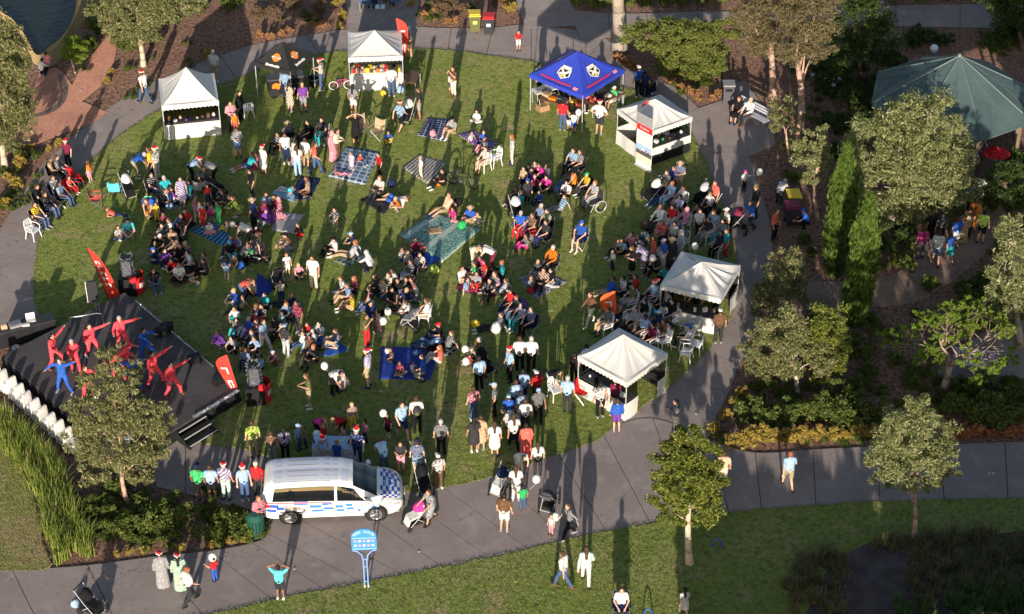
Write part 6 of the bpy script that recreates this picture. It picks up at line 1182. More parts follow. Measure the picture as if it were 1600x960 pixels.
def piece(kind, pose, kid):
    key = (kind, pose, kid, LO)
    if key in PC: return PC[key]
    J = prims(pose, kid); mb = MB(); h, hs, hf = J['head'], J['hs'], J['hf']; r = None
    if kind == 'body':
        torso(mb, J, 0); mb.cap(*J['hip'], .1, .1); mb.cap(J['sh'][0], J['sh'][1], .06, .06); mb.cap(J['neck'] - J['t'] * .03, h - V3((0, 0, .05)), .052, .048)
        mb.ell(h, (.076 * hs, .095 * hs, .115 * hs), 14, 10); mb.ell(h + hf * .035 * hs - V3((0, 0, .065 * hs)), (.05 * hs, .05 * hs, .045 * hs), 10, 7)
        mb.cap(h + hf * .09 * hs + V3((0, 0, .008)), h + hf * .104 * hs - V3((0, 0, .022)), .011, .015, 7)
        for k in (-1, 1): mb.ell(h + V3((k * .078 * hs, .008, -.008)), (.014, .022, .032), 7, 5)
        for i in range(2):
            sh, el, wr, hp, kn, an = J['sh'][i], J['elb'][i], J['wri'][i], J['hip'][i], J['knee'][i], J['ank'][i]; sx = 1 if sh.x > 0 else -1
            mb.cap(sh, el, .05, .04); mb.cap(el, wr, .042, .028); d = (wr - el).normalized(); lat = d.cross(V3((0, 0, 1)) if abs(d.z) < .9 else V3((0, 1, 0))).normalized(); pn = lat.cross(d)
            pc = wr + d * .05; mb.ell(pc, (.04, .017, .05), 10, 7, Matrix((lat, pn, d)).transposed())
            for k, ln in ((-1.5, .06), (-.5, .078), (.5, .074), (1.5, .06)) if LO == 1 else ():
                a = pc + d * .035 + lat * k * .02; b_ = a + d * ln * .55 + lat * k * .004; mb.cap(a, b_, .0095, .009, 6); mb.cap(b_, b_ + d * ln * .4 - pn * .014 * sx, .009, .008, 6)
            a = wr + d * .025 + lat * .03 * sx; mb.cap(a, a + d * .04 + lat * .03 * sx, .012, .01, 6)
            mb.cap(hp, kn, .085, .058); mb.cap(kn, an, .054, .036); mb.cap(kn.lerp(an, .2), kn.lerp(an, .45), .056, .05)
            toe = V3((kn - hp).xy.to_3d()) if pose in ('side', 'cross') else V3((an.x * .25, -1, 0)); toe.z = 0; toe = toe.normalized() if toe.length > .01 else V3((0, -1, 0))
            mb.cap(an + V3((0, 0, -.035)) - toe * .03, an + toe * .13 + V3((0, 0, -.05)), .04, .032)
        r = remesh(mb, .0165 * LO ** .8, 1, 1)
        r.materials.append(None); r.materials.append(FACE_DARK); r.materials.append(LIPS)
        eyes = [h + hf * .088 * hs + V3((k * .032 * hs, 0, .012 * hs)) for k in (-1, 1)]; mo = h + hf * .085 * hs - V3((0, 0, .058 * hs))
        for p in r.polygons:
            c = p.center
            if (c - h).length < .18:
                if any((c - e).length < .016 * hs for e in eyes): p.material_index = 1
                elif abs(c.x - mo.x) < .026 * hs and abs(c.z - mo.z) < .009 * hs and c.y < mo.y + .03: p.material_index = 2
    elif kind in ('shirt', 'long_shirt', 'dress', 'robe'):
        torso(mb, J, .022, .06); mb.cap(J['pel'] + J['s'] * .07, J['pel'] - J['s'] * .07, .118, .118); mb.cap(J['sh'][0], J['sh'][1], .078, .078)
        for i in range(2):
            sh, el, wr = J['sh'][i], J['elb'][i], J['wri'][i]
            if kind in ('shirt', 'dress'): mb.cap(sh, sh.lerp(el, .6), .072, .066)
            else: mb.cap(sh, el, .07, .06); mb.cap(el, el.lerp(wr, .9), .06, .05)
        if kind in ('dress', 'robe'):
            mk = (J['knee'][0] + J['knee'][1]) / 2; ma = (J['ank'][0] + J['ank'][1]) / 2; mb.cap(J['pel'], mk, .14, .19)
            for i in range(2):
                mb.cap(J['hip'][i], J['knee'][i], .125, .14)
                if kind == 'robe': mb.cap(J['knee'][i], J['ank'][i] + V3((0, 0, .06)), .14, .15)
            if kind == 'robe': mb.cap(mk, ma + V3((0, 0, .1)), .17, .19)
        r = remesh(mb, .022 * LO ** .8, 1, 3)
    elif kind in ('shorts', 'trousers', 'skirt'):
        mb.cap(*J['hip'], .116, .116); mb.cap(J['pel'] + J['t'] * .1, J['pel'], .125, .12)
        for i in range(2):
            hp, kn, an = J['hip'][i], J['knee'][i], J['ank'][i]
            if kind == 'shorts': mb.cap(hp, hp.lerp(kn, .82), .105, .09)
            elif kind == 'trousers': mb.cap(hp, kn, .103, .074); mb.cap(kn, an + (kn - an) * .1, .074, .06)
            else: mb.cap(hp, hp.lerp(kn, .85), .125, .135)
        if kind == 'skirt': mb.cap(J['pel'], ((J['knee'][0] + J['knee'][1]) / 2).lerp(J['pel'], .15), .13, .17)
        r = remesh(mb, .022 * LO ** .8, 1, 2)
    elif kind in ('hair', 'long_hair', 'scarf'):
        sc = hs * (1.06 if kind == 'scarf' else 1); mb.ell(h + V3((0, .022 * hs, .026 * hs)), (.088 * sc, .1 * sc, .106 * sc), 14, 10); mb.ell(h + V3((0, .03, -.03)), (.082 * sc, .075 * sc, .09 * sc), 12, 8)
        if kind != 'hair': b_ = J['neck'] - J['t'] * .17 - J['f'] * -.0; mb.cap(h + V3((0, .055, -.03)), J['neck'] - J['t'] * .15 - J['f'] * .1, .074, .06); mb.cap(h + V3((0, .04, -.05)), J['neck'] - J['t'] * .02 - J['f'] * .03, .085, .075 if kind == 'long_hair' else .11)
        r = remesh(mb, .018 * LO ** .6, 1, 2)
    elif kind == 'shoe0' or kind == 'shoe1':
        i = int(kind[-1]); kn, an, hp = J['knee'][i], J['ank'][i], J['hip'][i]; toe = V3((kn - hp).xy.to_3d()) if pose in ('side', 'cross') else V3((an.x * .25, -1, 0)); toe.z = 0; toe = toe.normalized() if toe.length > .01 else V3((0, -1, 0))
        mb.cap(an + V3((0, 0, -.038)) - toe * .035, an + toe * .14 + V3((0, 0, -.052)), .05, .04); mb.cap(an + V3((0, 0, -.03)), an + V3((0, 0, .0)), .046, .046); r = mb.mesh('shoe', [], True)
    elif kind == 'hat_cone':
        z = h + V3((0, .02, .075 * hs)); n = 12; pr = [(0, .098 * hs, 0), (.05, .088 * hs, .01), (.085, .062 * hs, .05), (.095, .036, .1)]
        pts = [[V3((rr * math.cos(2 * math.pi * k / n), rr * math.sin(2 * math.pi * k / n) + off, dz)) + z for k in range(n)] for dz, rr, off in pr]
        for a, b_ in zip(pts, pts[1:]):
            for k in range(n): mb.face([a[k], a[(k + 1) % n], b_[(k + 1) % n], b_[k]])
        mb.cap(pts[-1][0].lerp(pts[-1][n // 2], .5), z + V3((0, .16, .05)), .032, .02, 7); r = mb.mesh('hat', [], True)
    elif kind == 'hat_trim': mb.ring(h + V3((0, .015, .07 * hs)), .096 * hs, .026, 16, 7); mb.ell(h + V3((0, .19, .075 * hs + .03)), .036, 9, 7); r = mb.mesh('trim', [], True)
    elif kind == 'cap':
        mb.ell(h + V3((0, .012, .045 * hs)), (.09 * hs, .108 * hs, .085 * hs), 14, 9); mb.ell(h + hf * .12 * hs + V3((0, 0, .06 * hs)), (.07 * hs, .075, .012), 12, 6); r = mb.mesh('cap', [], True)
    elif kind == 'straw': mb.ell(h + V3((0, .01, .07 * hs)), (.088 * hs, .1 * hs, .075 * hs), 14, 9); mb.cyl(h + V3((0, .01, .06 * hs)), h + V3((0, .01, .075 * hs)), .19, .17, 20); r = mb.mesh('sun_hat', [], True)
    if kind != 'body': r.materials.clear(); r.materials.append(None)
    r.name = kind; PC[key] = r; return r
WORDS = dict(light_blue='light blue', light_grey='light grey', dark_grey='dark grey')
cn = lambda c: 'bright red' if c == 'performer' else c.replace('_', ' ')
PEOPLE = []      # (object, base label, px)
def person(px, py, pose, head, ht, top, bottom, hair, hat=None, zone='', extra=None, z=LZ, chair_kind=None, group=None):
    kid = ht < 1.42; o = bpy.data.objects.new('person', piece('body', pose, kid)); link(o); o.location = P(px, py, z); o.rotation_euler = (0, 0, R(head)); k = ht / 1.72; o.scale = (k, k, k)
    if chair_kind: o.location.z = z + max(0, .0 if not kid else .47 - .52 * k + .02)
    setmat(o, SKIN[random.choice((0, 0, 1, 1, 2)) if hair != 'black' else random.choice((1, 2, 2, 3, 0))])
    longs = top.endswith('+'); tc = top.rstrip('+'); st, bc = bottom.split(':'); pk = random.choice((None, None, None, None, 'hoops', 'spots', 'slant')) if tc != 'performer' else None; tm = printed(tc, pk) if pk else cloth(tc)
    if st in ('d', 'r'): inst('dress', piece('dress' if st == 'd' else 'robe', pose, kid), o, tm)
    else:
        inst('shirt', piece('long_shirt' if longs else 'shirt', pose, kid), o, tm); nm = dict(t='trousers', s='shorts', k='skirt')[st]; inst(nm, piece(nm, pose, kid), o, cloth(bc))
    hl = hair.endswith('+'); hc = hair.rstrip('+')
    if hat and hat.startswith('scarf'): inst('headscarf', piece('scarf', pose, kid), o, cloth(hat.split('=')[1]))
    elif hc != 'bald': inst('hair', piece('long_hair' if hl else 'hair', pose, kid), o, hairm(hc))
    hp = ''
    if hat == 'santa': a = inst('santa_hat', piece('hat_cone', pose, kid), o, cloth('red')); inst('fur_trim', piece('hat_trim', pose, kid), a, cloth('white')); hp = 'red santa hat'
    elif hat and hat.startswith('cap'): inst('cap', piece('cap', pose, kid), o, cloth(hat.split('=')[1])); hp = cn(hat.split('=')[1]) + ' cap'
    elif hat and hat.startswith('straw'): inst('sun_hat', piece('straw', pose, kid), o, cloth('tan')); hp = 'straw hat'
    elif hat and hat.startswith('scarf'): hp = cn(hat.split('=')[1]) + ' headscarf'
    sm = random.choice(('white', 'black', 'brown', 'black', 'grey', 'navy'))
    for i in range(2): inst('shoe', piece('shoe%d' % i, pose, kid), o, plain(sm))
    who = 'child' if ht < 1.42 else 'person'; bw = dict(t='trousers', s='shorts', k='skirt')
    if st in ('d', 'r'): wear = cn(tc) + (' dress' if st == 'd' else ' long dress')
    else: wear = cn(tc) + ' top'
    if hp: base = '%s in %s and %s' % (who, hp, wear)
    elif st in ('d', 'r'): base = '%s in %s' % (who, wear)
    else: base = '%s in %s and %s %s' % (who, wear, cn(bc), bw[st])
    tail = ' ' + PHRASE[pose] + ' ' + zone
    if len((base + tail).split()) > 15: base = '%s in %s' % (who, wear)
    if len((base + tail).split()) > 15: tail = ' ' + zone
    base += tail
    o['category'] = 'person'; o['group'] = group or 'people at the park gathering'; PEOPLE.append((o, base, px))
    if chair_kind: c = chair(chair_kind, '', P(px, py, z), R(head)); PEOPLE.append((c, '%s under the %s %s' % ('white plastic chair' if chair_kind == 'white' else cn(chair_kind) + ' camp chair', '%s in %s' % (who, wear), zone), px))
    if extra == 'bag': 
        t = link(bpy.data.objects.new('shoulder_bag', None)); t.location = o.location + Matrix.Rotation(R(head), 3, 'Z') @ V3((-.26, .02, .72)) * k; tag(t, '', 'bag'); MB().ell((0, 0, 0), (.06, .13, .13), 9, 7).build('pouch', cloth('charcoal'), t); PEOPLE.append((t, 'dark shoulder bag hanging from the %s in %s %s' % (who, wear, zone), px))
        MB().tube([(0, .1, .1), (.1, .02, .5), (0, -.1, .1)], .01, 4).build('strap', cloth('charcoal'), t)
    if extra == 'pack':
        t = link(bpy.data.objects.new('backpack', None)); t.location = o.location + Matrix.Rotation(R(head), 3, 'Z') @ V3((0, .24, 1.2)) * k; t.rotation_euler = (0, 0, R(head)); tag(t, '', 'backpack'); MB().ell((0, 0, 0), (.16, .1, .22), 12, 8).build('sack', cloth('charcoal'), t, True); MB().ell((0, .08, -.06), (.1, .04, .09), 9, 6).build('pocket', cloth('olive'), t, True); PEOPLE.append((t, 'backpack worn by the %s in %s %s' % (who, wear, zone), px))
        for s in (-1, 1): MB().tube([(s * .09, -.06, .2), (s * .11, -.2, .22), (s * .12, -.34, .05)], .014, 4).build('strap', cloth('charcoal'), t)
    return o
CROWD = '''
@ on the path by the left tent|.026
228 162 walk 230 1.78 white t:denim brown santa
337 128 stand 170 1.75 light_grey t:khaki grey -
@ beside the pond tip|.03
76 113 chair 180 1.6 pink t:grey brown -
67 118 squat 150 1.5 white t:black black -
@ right of the left tent
363 205 phone 20 1.62 pink+ t:black brown+ - 
377 190 stand 60 1.68 black+ t:black black+ -
369 209 stand 10 1.1 orange s:coral brown -
373 246 phone 15 1.65 light_grey+ s:denim brown -
@ in front of the black gazebo
448 156 stand 190 1.66 light_blue t:navy black -
454 175 phone 150 1.68 cream d:cream black+ -
475 176 stand 200 1.64 purple s:grey blond -
503 141 phone 260 1.74 white t:denim brown santa
@ at the counter of the top tent
612 151 stand 180 1.72 white t:denim black -
553 179 stand 165 1.66 dark_grey s:white black+ -
@ near the top tent pram
626 206 walk 160 1.66 light_blue s:black ginger santa
656 186 stand 260 1.68 charcoal s:grey brown -
@ near the blue check rug
709 151 photo 300 1.64 brown t:cream brown+ -
703 143 hold 100 .95 white k:dark_grey brown -
707 209 sit 330 1.7 grey s:tan brown cap=black
745 190 cross 350 1.15 white+ t:white black -
@ around the purple rug
756 224 sit 330 1.25 blue t:navy brown -
737 222 side 60 1.1 light_grey t:purple black -
758 236 sit 300 1.3 white t:pink ginger -
800 258 stand 280 1.62 white+ t:cream ginger+ -
757 266 chair 300 1.6 white s:tan brown - white
@ behind the blue plaid rug
557 226 heads 0 1.68 black d:maroon brown+ -
521 252 stand 60 1.64 pink+ r:pink black scarf=pink
528 250 phone 80 1.66 cream+ t:brown black+ -
606 226 squat 20 1.2 blue t:yellow black -
452 226 chair 200 1.72 black t:black brown straw black
435 232 sit 320 1.6 charcoal t:black black -
480 225 chair 300 1.65 black t:charcoal black - black
503 222 chair 330 1.62 charcoal t:teal brown - charcoal
@ on the top entry path|.036
810 80 phone 0 1.15 red s:white brown -
@ at the blue gazebo
879 204 stand 170 1.7 red t:denim black -
896 208 hold 160 1.15 white s:blue black cap=black
889 203 stand 20 .95 black s:white brown -
936 210 hips 150 1.84 white s:charcoal grey santa
916 176 bend 250 1.6 coral t:black brown -
957 168 chair 300 1.5 green s:white blond cap=white grey
940 165 chair 20 1.6 grey t:black black - dark_grey
890 172 bend 20 1.6 navy t:black black -
842 145 stand 60 1.6 light_blue t:black brown -
866 150 chair 40 1.6 black t:black black - black
@ shaded behind the blue gazebo|.026
997 152 stand 210 1.74 blue t:black brown cap=white
1007 154 stand 170 1.5 navy t:black black -
1019 152 squat 200 1.55 black t:navy brown -
@ by the tall banner tent
1036 236 chair 330 1.7 charcoal t:black grey - 
1061 302 phone 330 1.74 navy t:khaki blond straw
@ on the grey metal bench|.035
1151 188 chair 318 1.64 black d:black ginger - 
1168 192 chair 312 1.76 white+ t:charcoal blond - 
@ in the left path row|.03
108 262 stand 340 1.5 maroon t:black black santa
97 280 chair 80 1.7 grey t:denim brown - black
86 282 chair 90 1.62 tan t:black brown+ - black
142 285 stand 250 1.15 orange k:pink brown+ -
113 306 chair 60 1.05 coral t:red brown - red
90 312 chair 80 1.66 white t:denim brown+ - navy
100 320 chair 70 1.6 light_blue t:denim black - black
66 326 chair 80 1.66 black t:denim brown+ - black
78 338 chair 80 1.62 black+ t:denim brown+ - black
62 354 chair 75 1.64 yellow t:denim brown+ - black
55 362 chair 70 1.1 tan t:denim brown - 
@ near the turquoise chair
181 338 lie 80 1.15 coral t:navy brown -
186 372 cross 20 1.2 light_grey t:denim brown -
203 372 squat 0 1.74 turquoise s:grey black -
@ in the yellow top trio
216 278 bend 100 1.74 blue t:khaki grey -
238 280 stand 270 1.72 yellow t:black brown -
247 282 stand 250 1.76 white t:cream grey santa
@ by the grey green chair
242 308 chair 60 1.64 black t:denim black+ - black
262 314 chair 40 1.68 teal t:white grey - grey
286 322 stand 10 1.5 lilac d:lilac brown -
303 284 bend 90 1.66 light_blue t:black grey santa
334 288 bend 280 1.7 white t:black brown -
322 300 chair 20 1.66 charcoal t:black brown - charcoal
@ near the teal striped rug
241 344 bend 350 1.78 blue t:tan brown -
233 342 squat 60 1.1 orange t:tan ginger -
246 346 stand 20 .95 yellow t:yellow brown -
257 352 sit 330 1.2 maroon t:black black -
291 352 cross 20 1.68 red t:black black+ -
307 340 stand 60 1.1 pink k:pink brown -
319 356 stand 340 1.15 red t:red brown -
332 338 squat 280 1.1 pink t:magenta brown -
343 352 stand 310 1.2 green t:green black -
371 338 squat 260 1.7 lime+ t:olive brown+ -
326 318 stand 0 .95 red t:navy black -
349 322 sit 300 1.6 charcoal t:black brown -
361 330 sit 290 1.6 black t:brown brown -
328 364 cross 20 1.1 white k:pink brown+ -
355 362 sit 260 .95 cream t:yellow blond -
@ below the striped blue blanket
256 376 sit 320 1.68 charcoal t:black black -
266 366 sit 300 1.6 white t:grey brown -
290 384 stand 300 1.64 black d:black black+ -
282 372 cross 320 1.6 black t:black black -
255 392 squat 330 1.5 black t:olive black cap=white
@ around the dull tan rug
242 412 sit 60 1.6 navy t:navy black cap=blue
261 412 side 40 1.5 purple t:maroon black+ -
269 404 sit 20 1.2 white t:grey brown -
284 408 sit 340 1.7 black t:black black -
298 418 cross 300 1.66 light_grey t:charcoal black -
242 447 sit 20 1.72 black t:denim black -
281 436 cross 10 1.6 white t:black ginger+ -
272 428 squat 340 1.3 red t:black black -
307 434 side 290 1.7 black t:tan black -
313 420 lean 280 1.65 brown t:black brown -
320 430 sit 290 1.6 charcoal t:black brown+ -
@ right of the dull tan rug
355 436 stand 180 1.15 navy s:light_blue brown -
363 394 sit 330 1.6 purple t:navy brown+ -
373 388 sit 320 1.2 lilac t:grey black -
388 386 bend 270 1.66 white t:black black -
391 402 side 300 1.5 pink t:maroon brown+ -
366 418 squat 20 1.1 tan t:tan brown -
361 402 sit 30 1.6 black t:teal black cap=teal
384 472 bend 60 1.68 coral t:denim brown -
396 462 sit 300 1.6 white t:black brown -
398 360 stand 250 1.66 navy t:black blond straw
395 312 stand 300 1.6 black t:charcoal black+ -
404 408 sit 300 1.6 white+ t:black brown -
410 398 side 310 1.6 pink d:pink black+ -
@ by the red rug
389 262 lean 300 1.5 teal s:denim brown -
402 258 sit 280 1.2 maroon t:maroon black -
413 272 stand 330 1.5 white d:white brown santa
@ left of the blue plaid rug
448 256 stand 0 1.62 white t:navy black -
466 276 stand 200 1.68 white t:light_blue brown+ -
479 262 stand 170 1.6 white s:khaki brown -
493 272 walk 90 1.66 coral t:denim brown -
460 262 stand 130 1.6 white+ t:grey black+ -
@ by the navy rug
481 302 side 280 1.66 tan t:brown brown+ -
437 334 side 300 1.62 pink+ r:pink black scarf=pink
416 340 cross 320 1.62 maroon+ r:maroon black scarf=maroon
418 352 sit 320 1.6 purple+ t:grey black scarf=purple
470 372 squat 290 1.2 black t:red brown -
408 412 walk 250 1.64 black d:black brown+ -
447 300 lie 260 1.0 turquoise t:white brown -
@ on the blue plaid rug
550 266 stand 330 .95 lilac d:lilac brown -
563 256 sit 60 1.0 coral t:denim brown+ -
533 274 lie 80 .9 pink t:pink brown -
@ on the black rug
593 276 stand 300 1.2 red t:black black -
594 302 sit 330 1.7 white t:charcoal ginger -
618 318 lie 250 1.74 white s:blue brown -
621 330 squat 300 1.2 orange t:tan blond -
@ on the grey striped rug
658 278 stand 290 1.1 white t:cream blond -
692 290 sit 300 1.66 black t:black black+ -
@ on the large green mat
696 330 lean 300 1.78 peach+ s:khaki brown -
735 348 sit 330 1.66 blue s:tan blond straw
709 344 side 320 1.2 magenta t:pink black -
749 352 squat 300 1.1 tan t:white brown -
650 398 sit 10 1.6 maroon t:navy brown+ -
637 412 side 60 1.3 cream s:navy brown+ -
656 418 cross 20 1.5 white k:navy brown+ -
660 398 sit 330 1.1 coral t:navy brown -
628 408 sit 50 1.2 light_grey s:blue brown -
@ near the small plaid rug
526 350 squat 330 1.4 black t:brown black+ -
452 396 squat 290 1.74 brown+ t:grey black cap=black
523 396 sit 300 1.6 white t:black black cap=black
548 402 lean 260 1.76 light_grey+ t:tan ginger -
553 388 squat 280 1.3 navy t:black black cap=light_blue
577 424 squat 250 1.7 light_grey+ t:black black scarf=light_grey
450 432 stand 10 1.15 white s:white ginger -
467 436 squat 20 1.3 pink t:black blond -
491 453 stand 350 1.76 white t:cream brown -
554 458 sit 290 1.66 maroon t:navy ginger+ -
544 470 sit 280 1.7 light_blue t:tan brown -
535 458 side 280 1.6 white t:denim brown -
550 484 sit 270 1.5 yellow s:tan brown -
@ below the large green mat
608 452 sit 320 1.6 cream t:brown brown+ -
617 448 squat 300 1.5 white t:tan black -
646 456 sit 300 1.6 pink t:charcoal brown+ -
622 462 sit 340 1.66 black t:black black -
636 478 sit 330 1.7 navy t:black blond -
612 474 cross 30 1.6 black t:olive black -
650 466 side 290 1.4 white t:grey black -
640 444 chair 280 1.6 charcoal t:black black - black
@ on the maroon rug
742 416 bend 20 1.6 cream t:cream blond -
767 422 bend 270 1.7 white t:maroon black -
757 440 stand 300 1.05 red t:maroon black -
784 432 sit 280 1.6 teal t:charcoal ginger -
722 442 sit 60 1.6 white t:tan brown -
745 448 sit 350 1.4 grey t:red black -
765 462 sit 330 1.66 black t:black black -
783 460 lean 260 1.66 light_grey t:charcoal brown -
730 456 side 70 1.5 light_blue t:maroon black+ -
752 424 squat 320 1.3 magenta t:maroon black -
775 446 cross 280 1.5 maroon t:black black -
@ around the orange towel heap
836 276 sit 320 1.6 cream t:black black+ -
846 282 squat 300 1.5 magenta t:black black+ -
854 280 sit 300 1.5 white t:navy brown -
855 302 squat 340 1.6 magenta t:black black+ -
826 282 sit 330 1.6 charcoal t:black black -
824 318 stand 10 1.25 charcoal+ t:black brown cap=blue
843 318 sit 320 1.2 blue t:navy brown -
893 270 chair 310 1.66 light_blue t:black brown - black
903 272 chair 300 1.66 grey t:black brown+ - charcoal
914 304 chair 300 1.5 yellow t:charcoal brown cap=green black
926 322 chair 300 1.74 light_grey t:grey ginger - 
876 328 lean 300 1.5 light_blue t:grey brown -
818 296 stand 330 1.15 tan t:black black -
885 308 sit 320 1.6 white t:black black -
@ in the central camp chairs
842 358 chair 310 1.66 denim t:black grey - navy
852 366 chair 310 1.66 olive t:black brown - black
829 372 chair 310 1.66 brown t:maroon brown - black
812 368 chair 320 1.6 blue t:red grey - blue
850 382 chair 300 1.6 charcoal t:navy black - black
822 388 sit 300 1.3 grey t:magenta black -
906 386 chair 330 1.76 blue s:navy brown cap=blue navy
806 316 sit 320 1.5 charcoal t:black brown -
@ on the rumpled grey rug
861 424 chair 320 1.66 orange+ t:charcoal grey - charcoal
840 430 sit 330 1.5 charcoal t:grey blond -
849 446 sit 330 1.66 brown t:black brown -
862 444 side 300 1.5 black t:light_grey black+ -
830 452 side 40 1.3 grey t:maroon brown -
@ in the shaded right crowd
1049 298 chair 300 1.66 blue t:charcoal brown - black
1038 304 chair 300 1.6 grey t:black brown+ - charcoal
1046 322 chair 310 1.66 light_blue t:light_blue ginger - black
1063 328 chair 300 1.6 white t:pink brown+ - white
1058 342 chair 300 1.6 lilac t:black black+ - black
1028 358 chair 300 1.62 white+ t:charcoal ginger+ - white
1036 374 squat 310 1.6 coral t:pink ginger+ -
1047 358 chair 310 1.6 red t:white brown - white
1068 362 chair 290 1.66 pink+ t:grey brown scarf=pink white
1045 378 sit 310 1.6 charcoal t:black black+ -
1091 372 stand 0 1.5 white t:black brown -
1110 366 chair 300 1.6 light_blue t:olive brown+ - white
1103 378 chair 300 1.62 charcoal t:grey black - white
1125 380 chair 290 1.6 grey t:teal brown+ - white
1133 374 stand 290 1.6 white t:black black cap=white
1122 400 chair 300 1.6 charcoal t:black black+ - white
1133 404 stand 290 1.5 teal t:red brown+ -
1065 390 chair 310 1.6 grey t:black brown+ - white
1052 392 stand 320 1.5 white t:black black+ -
@ by the right path prams
1115 332 stand 300 1.7 coral t:black brown -
1106 336 chair 300 1.6 white t:black brown - black
@ left of the creased tent
986 388 sit 310 1.6 pink t:charcoal brown+ -
966 398 sit 300 1.5 tan t:charcoal brown -
998 394 side 310 1.6 lilac t:black brown+ -
974 400 squat 300 1.4 light_blue t:black black -
987 434 phone 280 1.66 black k:black brown+ -
957 422 stand 300 1.0 white t:navy brown -
1004 418 bend 270 1.5 lilac d:lilac black -
1020 404 stand 300 1.1 coral d:pink brown+ -
1030 408 sit 310 1.5 white t:pink brown -
1048 422 stand 320 1.68 charcoal+ r:charcoal brown straw
1062 410 stand 290 1.66 light_grey+ t:light_grey black scarf=light_grey
1036 420 stand 310 1.5 blue t:white brown cap=white
1038 440 sit 320 1.5 teal t:black black -
1024 426 sit 320 1.6 charcoal t:black black+ -
950 460 lean 280 1.66 blue t:tan brown -
992 456 sit 280 1.7 red t:charcoal brown -
974 458 side 290 1.6 white t:black black+ -
@ near the orange flag chairs
923 508 walk 300 1.66 brown+ t:cream brown+ -
946 520 chair 300 1.6 charcoal t:tan brown+ - white
985 484 chair 300 1.66 olive t:grey brown - white
1018 478 chair 290 1.7 light_blue t:black brown santa white
1003 506 chair 300 1.6 black t:brown black+ - white
1003 532 chair 290 1.64 light_blue t:charcoal black - white
1025 524 chair 290 1.6 navy t:black black cap=light_blue white
1046 508 chair 300 1.62 black t:navy black+ - white
1032 538 chair 290 1.64 brown t:maroon brown - white
1016 545 chair 290 1.6 maroon t:black black+ - white
1035 490 chair 300 1.66 light_grey t:black brown - white
990 520 chair 300 1.6 grey t:black brown+ - white
966 498 squat 300 1.5 tan t:black brown -
1072 545 chair 250 1.66 light_grey t:black brown cap=blue white
@ at the creased tent
1122 536 stand 190 1.72 brown t:charcoal brown cap=white
1113 496 bend 260 1.7 light_blue t:black black -
1085 486 bend 290 1.6 lime t:black brown -
@ on the right ring path|.026
1162 300 hold 30 1.1 white t:black black cap=magenta
1172 364 push 300 1.7 blue t:charcoal black -
1178 340 stand 300 1.72 charcoal t:black blond -
1209 376 stand 60 1.66 coral t:black brown -
1217 322 bend 150 1.6 light_grey t:charcoal grey -
1257 356 squat 280 1.66 blue t:black brown cap=blue
@ on the shady garden track|.034
1437 404 stand 200 1.66 magenta t:charcoal brown+ -
1461 414 walk 180 1.74 white s:denim black -
1481 410 walk 200 1.5 blue k:teal brown -
1491 388 stand 190 1.6 blue s:white brown -
1502 380 stand 170 1.66 tan r:tan brown+ -
1510 372 stand 180 1.62 brown t:black brown -
1518 362 stand 180 1.66 orange d:orange brown+ -
1531 380 stand 170 1.68 lime s:black black -
1527 322 stand 170 1.7 light_grey t:charcoal brown -
1508 334 stand 190 1.62 denim t:black black -
1467 382 stand 180 1.6 charcoal t:black black -
1452 378 stand 200 1.6 black t:black brown -
1522 260 stand 190 1.6 grey t:navy brown -
1530 228 chair 200 1.6 red t:black brown - red
@ right of the stage
413 550 walk 60 1.64 light_blue t:light_grey black+ -
448 557 stand 150 1.6 charcoal t:light_grey black cap=light_blue
467 522 stand 330 1.7 maroon t:charcoal black -
452 500 squat 320 1.5 light_blue t:navy ginger -
467 500 sit 310 1.6 navy t:charcoal black cap=light_blue
410 500 sit 320 1.5 black t:red black -
431 570 squat 300 1.1 pink t:brown brown cap=lilac
409 576 sit 300 1.2 light_blue t:navy black -
402 552 squat 320 1.4 light_blue t:black black -
370 506 squat 330 1.4 white t:teal brown -
390 520 sit 320 1.5 blue t:lilac grey -
402 524 sit 300 1.5 pink t:purple brown+ -
346 542 squat 300 1.3 purple+ t:purple brown -
366 552 squat 330 1.4 grey t:black black -
395 540 sit 320 1.5 navy t:charcoal brown -
384 568 sit 340 1.3 denim t:navy ginger -
372 520 sit 330 1.3 charcoal t:teal black -
430 520 sit 310 1.5 charcoal t:grey black+ -
442 530 sit 300 1.4 white t:black brown -
415 482 sit 310 1.5 teal t:charcoal black -
@ on the mid blue rug
500 530 sit 310 1.66 light_grey t:denim black+ -
489 540 sit 320 1.5 white t:light_blue grey -
526 542 sit 270 1.7 navy t:tan brown -
491 566 sit 330 1.66 charcoal t:black ginger -
510 540 lie 260 1.66 denim t:blue brown -
482 552 lean 330 1.5 brown t:charcoal black -
@ near the checked shirt
576 605 stand 270 1.9 lilac s:khaki brown santa
574 542 photo 60 1.6 olive t:red brown+ -
581 522 stand 20 1.64 navy t:black black -
593 520 stand 330 1.0 white t:pink brown -
484 638 phone 280 1.76 olive s:khaki brown -
524 616 bend 40 1.74 white t:black black - bag
538 608 squat 300 1.6 light_grey t:light_grey black+ -
@ on the royal blue rug
624 584 cross 20 1.15 maroon t:tan black -
661 584 side 280 1.74 blue t:khaki brown -
687 566 sit 280 1.64 coral t:light_grey ginger+ -
645 582 sit 60 .95 white t:navy brown -
612 562 side 300 1.0 brown t:charcoal brown -
@ on the black checked rug
698 545 lean 280 1.7 grey t:black brown -
686 530 sit 290 1.6 black t:navy brown cap=red
672 540 lie 280 1.5 light_blue t:denim black -
@ near the central white chair
626 492 lean 260 1.7 white t:black black -
664 506 chair 250 1.74 white t:khaki brown - white
640 498 squat 270 1.5 light_grey t:charcoal black -
775 516 lean 270 1.72 grey+ t:charcoal brown -
795 488 chair 300 1.5 red t:navy black - navy
580 486 sit 300 1.5 light_grey t:denim black+ -
@ beside the open black pram
